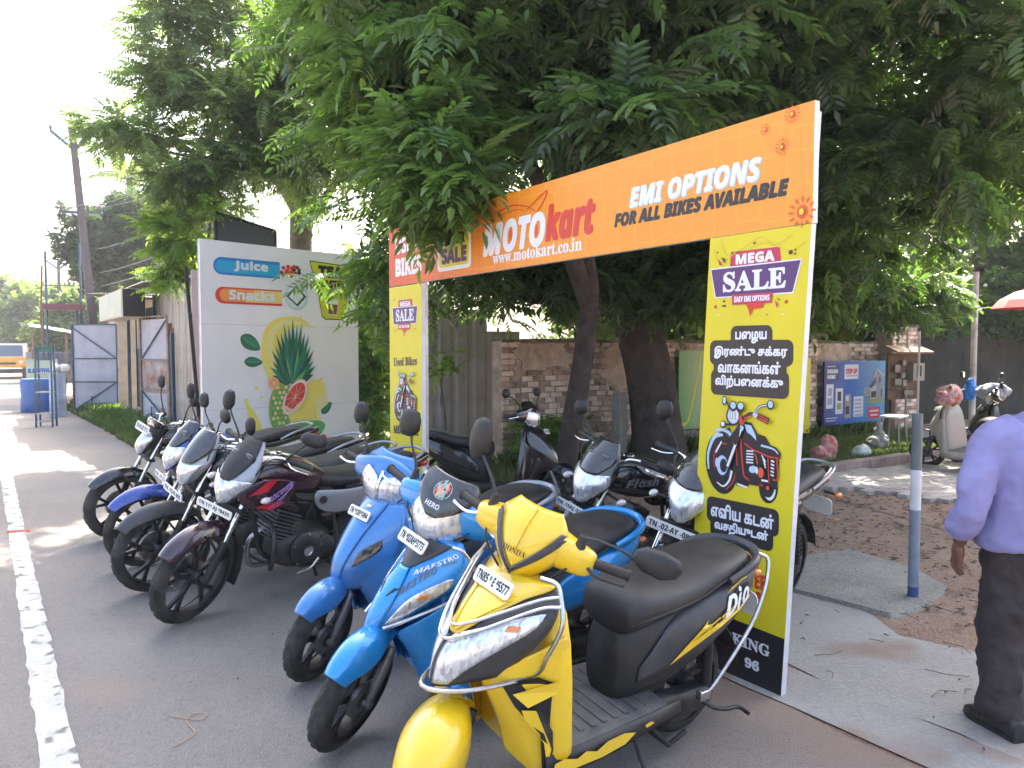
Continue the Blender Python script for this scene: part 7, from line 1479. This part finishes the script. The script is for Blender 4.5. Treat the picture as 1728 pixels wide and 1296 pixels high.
# objects on the grass strip
def lump(name, m, parts, loc, label, cat, seed=0):
    b_ = MB(); rr = random.Random(seed)
    for c, r_ in parts: b_.ell(c, r_, 10, 7, Matrix.Rotation(rr.uniform(0, 3), 3, 'Z'))
    o = b_.build(name, m); o.location = loc; rm = o.modifiers.new('r', 'REMESH'); rm.mode = 'VOXEL'; rm.voxel_size = .022; dm = o.modifiers.new('d', 'DISPLACE'); tx = bpy.data.textures.new(name, 'CLOUDS'); tx.noise_scale = .12; dm.texture = tx; dm.strength = .07; dm.mid_level = .5
    tag(o, label, cat); return o
lump('sack', mat('red sack', (.50, .05, .04), .6, noise=(4, .5, (.60, .55, .52)), bump=(20, .3)), [((0, 0, .17), (.17, .13, .22)), ((-.17, 0, .10), (.15, .12, .13)), ((.06, 0, .25), (.11, .10, .12))], (10.05, 6.55, 0), 'red and white woven sack on the grass by the kerb', 'sack', 1)
lump('plastic_bag', mat('white bag', (.62, .64, .64), .5, bump=(15, .4)), [((0, 0, .08), (.17, .12, .10)), ((.08, 0, .12), (.09, .08, .08))], (10.75, 6.45, 0), 'small white plastic bag right of the red sack', 'bag', 2)
lump('rubble_heap', mat('grey plaster lump', (.28, .27, .25), .9, noise=(12, .4), bump=(30, .8)), [((0, 0, .13), (.17, .15, .14)), ((-.17, 0, .12), (.12, .11, .12)), ((.14, .05, .09), (.12, .1, .1)), ((-.02, 0, .28), (.08, .08, .12)), ((.0, 0, .40), (.055, .05, .06))], (11.75, 6.75, 0), 'knobbly grey lump of old plaster beside the white stool', 'rubble', 3)
stl = thing('stool', 'white-topped metal stool on the grass below the blue poster', 'stool', (12.35, 6.85, 0), .2); MB().box((0, 0, .50), (.46, .32, .035)).build('seat', mat('stool white', (.62, .64, .66), .5), stl, bevel=.01)
for sx in (-1, 1):
    for sy in (-1, 1): MB().bar((sx*.17, sy*.12, .49), (sx*.21, sy*.15, 0), .028).build('leg', M_TIN, stl, smooth=0)
# parasol and lanterns at the right edge
pz = thing('red_parasol', 'red parasol hanging above the scooters at the right edge of the picture', 'parasol', (14.2, 5.6, 2.28)); MB().lathe([(.02, .33), (.25, .27), (.48, .14), (.60, 0), (.58, .0), (.45, .12), (.02, .30)], (0, 0, 0), (0, 0, 1), 10, False).build('canopy', mat('parasol red', (.34, .008, .006), .6), pz, smooth=20); MB().cyl((0, 0, -2.28), (0, 0, .36), .018, n=8).build('pole', M_TIN, pz)
# road litter
tie = MB().tube([(.60, 3.33, .009), (.66, 3.36, .010), (.70, 3.40, .012), (.69, 3.52, .010), (.73, 3.58, .012), (.78, 3.55, .012), (.75, 3.50, .012), (.70, 3.55, .011), (.64, 3.62, .010)], .0022, 6, k=4).build('string', mat('straw string', (.42, .30, .18), .8)); tag(tie, 'short loop of tan string lying on the asphalt', 'string')
# ------------------------------------------------------------ scooters parked inside the yard
CRM = dict(BLK); CRM.update(body='cream', lower='cream', skirt='cream', side='cream', bodymid='cream', plate='TN 22 C 4410', mirrors=(-1, 1)); BM['cream'] = mat('cream paint', (.52, .49, .44), .3, coat=.6, dust=.2); CRM['apron'] = dict(BLK['apron'], mat='cream'); CRM['cowl'] = dict(BLK['cowl'], mat='cream')
YARD = 'scooters parked in the yard'
s1 = scooter('cream scooter with a cloth over its handlebar, parked in the yard by the painted pole', 10.45, 4.15, 84, 5, 22, CRM, YARD)
inner = [c for c in s1.children if c.name.startswith('inner_panel')]
for c in inner: c.data.materials[0] = mat('inner tan', (.42, .36, .31), .5, dust=.2)
scooter('black scooter behind the cream scooter with a blue bag on its handlebar', 11.5, 4.0, 104, 5, 10, BLK, YARD); scooter('black scooter farthest right in the yard, partly behind the man', 12.7, 3.9, 104, 5, 10, BLK, YARD)
lump('cloth', mat('floral cloth', (.50, .42, .38), .8, noise=(16, .5, (.45, .08, .06))), [((0, 0, 0), (.26, .13, .13)), ((.15, 0, .02), (.15, .12, .12)), ((-.16, 0, -.03), (.14, .1, .1))], (10.2, 4.95, 1.02), 'red and cream patterned cloth bundled over the cream scooter handlebar', 'cloth', 4).rotation_euler = (0, 0, R(10))
lump('cloth', mat('grey cloth', (.30, .30, .34), .8, noise=(16, .4)), [((0, 0, 0), (.22, .13, .12)), ((.12, 0, -.04), (.12, .1, .12))], (11.3, 4.9, 1.04), 'grey cloth bundled over the second scooter handlebar', 'cloth', 5)
lump('carrier_bag', mat('blue bag', (.01, .16, .50), .5), [((0, 0, 0), (.11, .09, .13)), ((0, 0, .12), (.06, .05, .08))], (11.75, 5.4, 1.0), 'bright blue carrier bag hanging between the parked scooters', 'bag', 6)
# ============================================================ THE MAN WALKING AWAY
man = thing('person', 'man in lilac shirt and dark trousers walking away, seen from behind at the right edge', 'person', (3.72, 1.40, 0), R(-37))
# local: x to his right, y forward, z up; voxel-fused so each layer is one surface
def fuse(mb, name, m, vox, smooth=4, disp=None, parent=man):
    o = mb.build(name, m, parent, smooth=180); r = o.modifiers.new('r', 'REMESH'); r.mode = 'VOXEL'; r.voxel_size = vox; r.use_smooth_shade = True; s = o.modifiers.new('s', 'SMOOTH'); s.iterations = smooth; s.factor = .5
    if disp:
        for sc_, st_ in disp: tx = bpy.data.textures.new(name, 'CLOUDS'); tx.noise_scale = sc_; tx.noise_depth = 1; d = o.modifiers.new('d', 'DISPLACE'); d.texture = tx; d.strength = st_; d.mid_level = .5
    return o
def oloft(mb, secs, n=20, k=4):
    """horizontal ellipse sections (z, cx, cy, rx, ry)"""
    ts = list(range(len(secs))); M_ = (len(secs)-1)*k; full = [[interp(ts, [q[c] for q in secs], i/k) for c in range(5)] for i in range(M_+1)]
    mb.rings([[(cx+rx*math.cos(2*PI*j/n), cy+ry*math.sin(2*PI*j/n), z) for j in range(n)] for z, cx, cy, rx, ry in full]); return mb
skin = mat('brown skin', (.16, .075, .045), .5, noise=(20, .15), bump=(80, .1)); hairm = mat('black hair', (.012, .010, .010), .6, bump=(90, .6)); shirt = mat('lilac shirt cloth', (.25, .235, .45), .8, noise=(3, .10), bump=(7, .22)); trou = mat('dark brown trouser cloth', (.038, .028, .027), .85, noise=(5, .2), bump=(9, .25)); shoe = mat('black leather', (.012, .011, .011), .4, dust=.2)
b_ = MB()
b_.ell((.03, .05, 1.515), (.073, .092, .112), 20, 14); b_.tube([(.03, .02, 1.45), (.02, 0, 1.33)], [.055, .065], 14); b_.ell((.03, .125, 1.47), (.05, .04, .05), 12, 8)
for s in (-1, 1): b_.ell((.03+s*.075, .045, 1.50), (.010, .02, .032), 8, 6)
oloft(b_, [(1.36, .02, 0, .07, .06), (1.30, .01, 0, .19, .10), (1.15, 0, 0, .20, .13), (.95, 0, .02, .18, .13), (.80, 0, 0, .18, .13)])
# left arm hanging, slightly back and bent; right arm forward
b_.tube([(-.19, 0, 1.28), (-.27, -.02, 1.20), (-.315, -.06, 1.02), (-.335, -.02, .90), (-.325, .04, .80)], [.055, .058, .045, .038, .028], 12, k=4)
b_.ell((-.322, .055, .755), (.022, .040, .050), 10, 8)
for i, (dy, l, c) in enumerate(((-.030, .060, .012), (-.010, .072, .016), (.012, .070, .018), (.033, .058, .02))):
    y0 = .055+dy; b_.tube([(-.322, y0, .73), (-.324, y0+.006, .705), (-.318, y0+.012, .705-l*.45), (-.306, y0+.012, .705-l*.85)], [.0105, .010, .009, .0075], 8, k=3)
b_.tube([(-.318, .085, .775), (-.308, .112, .75), (-.300, .118, .715)], [.013, .011, .009], 8, k=3)
b_.tube([(.19, 0, 1.28), (.27, .02, 1.19), (.31, .05, 1.02), (.30, .16, .90), (.27, .28, .86)], [.055, .058, .045, .038, .028], 12, k=4); b_.ell((.265, .33, .85), (.03, .05, .025), 10, 8)
for dy in (-.022, -.007, .008, .022): b_.tube([(.265+dy, .36, .85), (.262+dy, .395, .84), (.26+dy, .405, .815)], [.010, .009, .008], 8, k=3)
b_.tube([(.24, .33, .855), (.225, .36, .845)], [.012, .009], 8)
for (hx, hy), (kx, ky, kz), (ax, ay) in (((-.09, 0), (-.12, .0, .44), (-.15, -.04)), ((.09, .02), (.11, .22, .45), (.13, .30))): b_.tube([(hx, hy, .80), (kx, ky, kz), (ax, ay, .09)], [.085, .055, .042], 12, k=4)
fuse(b_, 'body', skin, .0065, 2)
h = MB(); h.ell((.03, .035, 1.535), (.081, .096, .103), 20, 14); h.ell((.03, -.005, 1.49), (.070, .062, .07), 14, 10); fuse(h, 'hair', hairm, .008, 2, [(.02, .008)])
s_ = MB(); oloft(s_, [(1.385, .02, -.01, .075, .065), (1.355, .015, -.01, .12, .09), (1.31, .01, -.015, .20, .125), (1.24, .0, -.025, .235, .155), (1.12, .0, -.02, .245, .175), (1.0, .0, .0, .25, .185), (.90, .0, .01, .262, .19), (.83, .0, .01, .268, .19), (.79, .0, .01, .262, .185)], 28)
s_.tube([(-.13, -.01, 1.29), (-.235, -.02, 1.24), (-.30, -.045, 1.12), (-.335, -.07, 1.0), (-.345, -.04, .925), (-.342, .0, .875)], [.09, .085, .074, .066, .062, .060], 16, k=4); s_.tube([(.13, -.01, 1.29), (.235, .0, 1.24), (.295, .03, 1.10), (.31, .06, 1.0), (.30, .15, .91)], [.09, .085, .07, .062, .055], 16, k=4)
so2 = fuse(s_, 'shirt', shirt, .010, 3, [(.16, .035), (.06, .016)])
cf_ = MB(); cf_.tube([(-.344, -.02, .90), (-.340, .012, .86)], [.063, .060], 18); cf_.build('cuff', shirt, man); cl = MB(); cl.lathe([(.072, 0), (.076, .03), (.070, .05), (.062, .045), (.062, 0)], (.02, -.005, 1.362), (.0, .15, 1), 22); cl.build('collar', shirt, man)
# folds across the back of the shirt
fo = MB()
rr = random.Random(4)
t_ = MB(); oloft(t_, [(.90, .0, .01, .22, .16), (.80, .0, .0, .225, .17), (.72, .0, .0, .215, .165)], 24)
t_.tube([(-.105, .0, .80), (-.125, .005, .60), (-.145, .01, .42), (-.165, -.02, .22), (-.175, -.045, .06)], [.125, .115, .098, .092, .096], 18, k=4); t_.tube([(.105, .02, .80), (.115, .12, .60), (.12, .22, .42), (.13, .27, .22), (.14, .30, .07)], [.125, .112, .095, .088, .09], 18, k=4)
fuse(t_, 'trousers', trou, .010, 3, [(.12, .035), (.05, .022)])
for nm, (x, y, a) in (('shoe', (-.19, -.03, .25)), ('shoe', (.15, .33, -.1))):
    s3 = MB(); 
    s3.loftx([(-.125, .045, .025, .03, 3), (-.11, .05, .036, .042, 3), (-.05, .05, .038, .045, 3), (.02, .042, .042, .036, 3), (.09, .034, .046, .028, 3), (.135, .026, .036, .02, 3), (.15, .024, .018, .012, 3)], 16, 3)
    o = s3.build(nm, shoe, man); o.location = (x, y, .008); o.rotation_euler = (0, 0, PI/2+a)
    s4 = MB().loftx([(-.128, .008, .034, .010, 4), (.02, .008, .045, .010, 4), (.10, .008, .049, .010, 4), (.155, .010, .022, .008, 4)], 14, 2); q = s4.build('sole', mat('shoe sole', (.02, .018, .017), .8), o)
    MB().tube([(-.09, .02, .085), (-.06, -.0, .093), (-.03, -.02, .082)], .004, 6).build('strap', shoe, o)
# ------------------------------------------------------------ thin haze volume, also added to lift dark leaves like lens glare
hz = MB().box((15, 45, 9), (150, 190, 20)).build('haze', None, smooth=0); hz['kind'] = 'stuff'; hm = bpy.data.materials.new('haze'); hm.use_nodes = True; hn = hm.node_tree
hn.nodes.remove(hn.nodes['Principled BSDF']); hv = hn.nodes.new('ShaderNodeVolumePrincipled'); hv.inputs['Density'].default_value = .0014; hv.inputs['Color'].default_value = (.92, .95, 1, 1); hv.inputs['Anisotropy'].default_value = .35
hn.links.new(hv.outputs[0], hn.nodes['Material Output'].inputs['Volume']); hz.data.materials.clear(); hz.data.materials.append(hm)
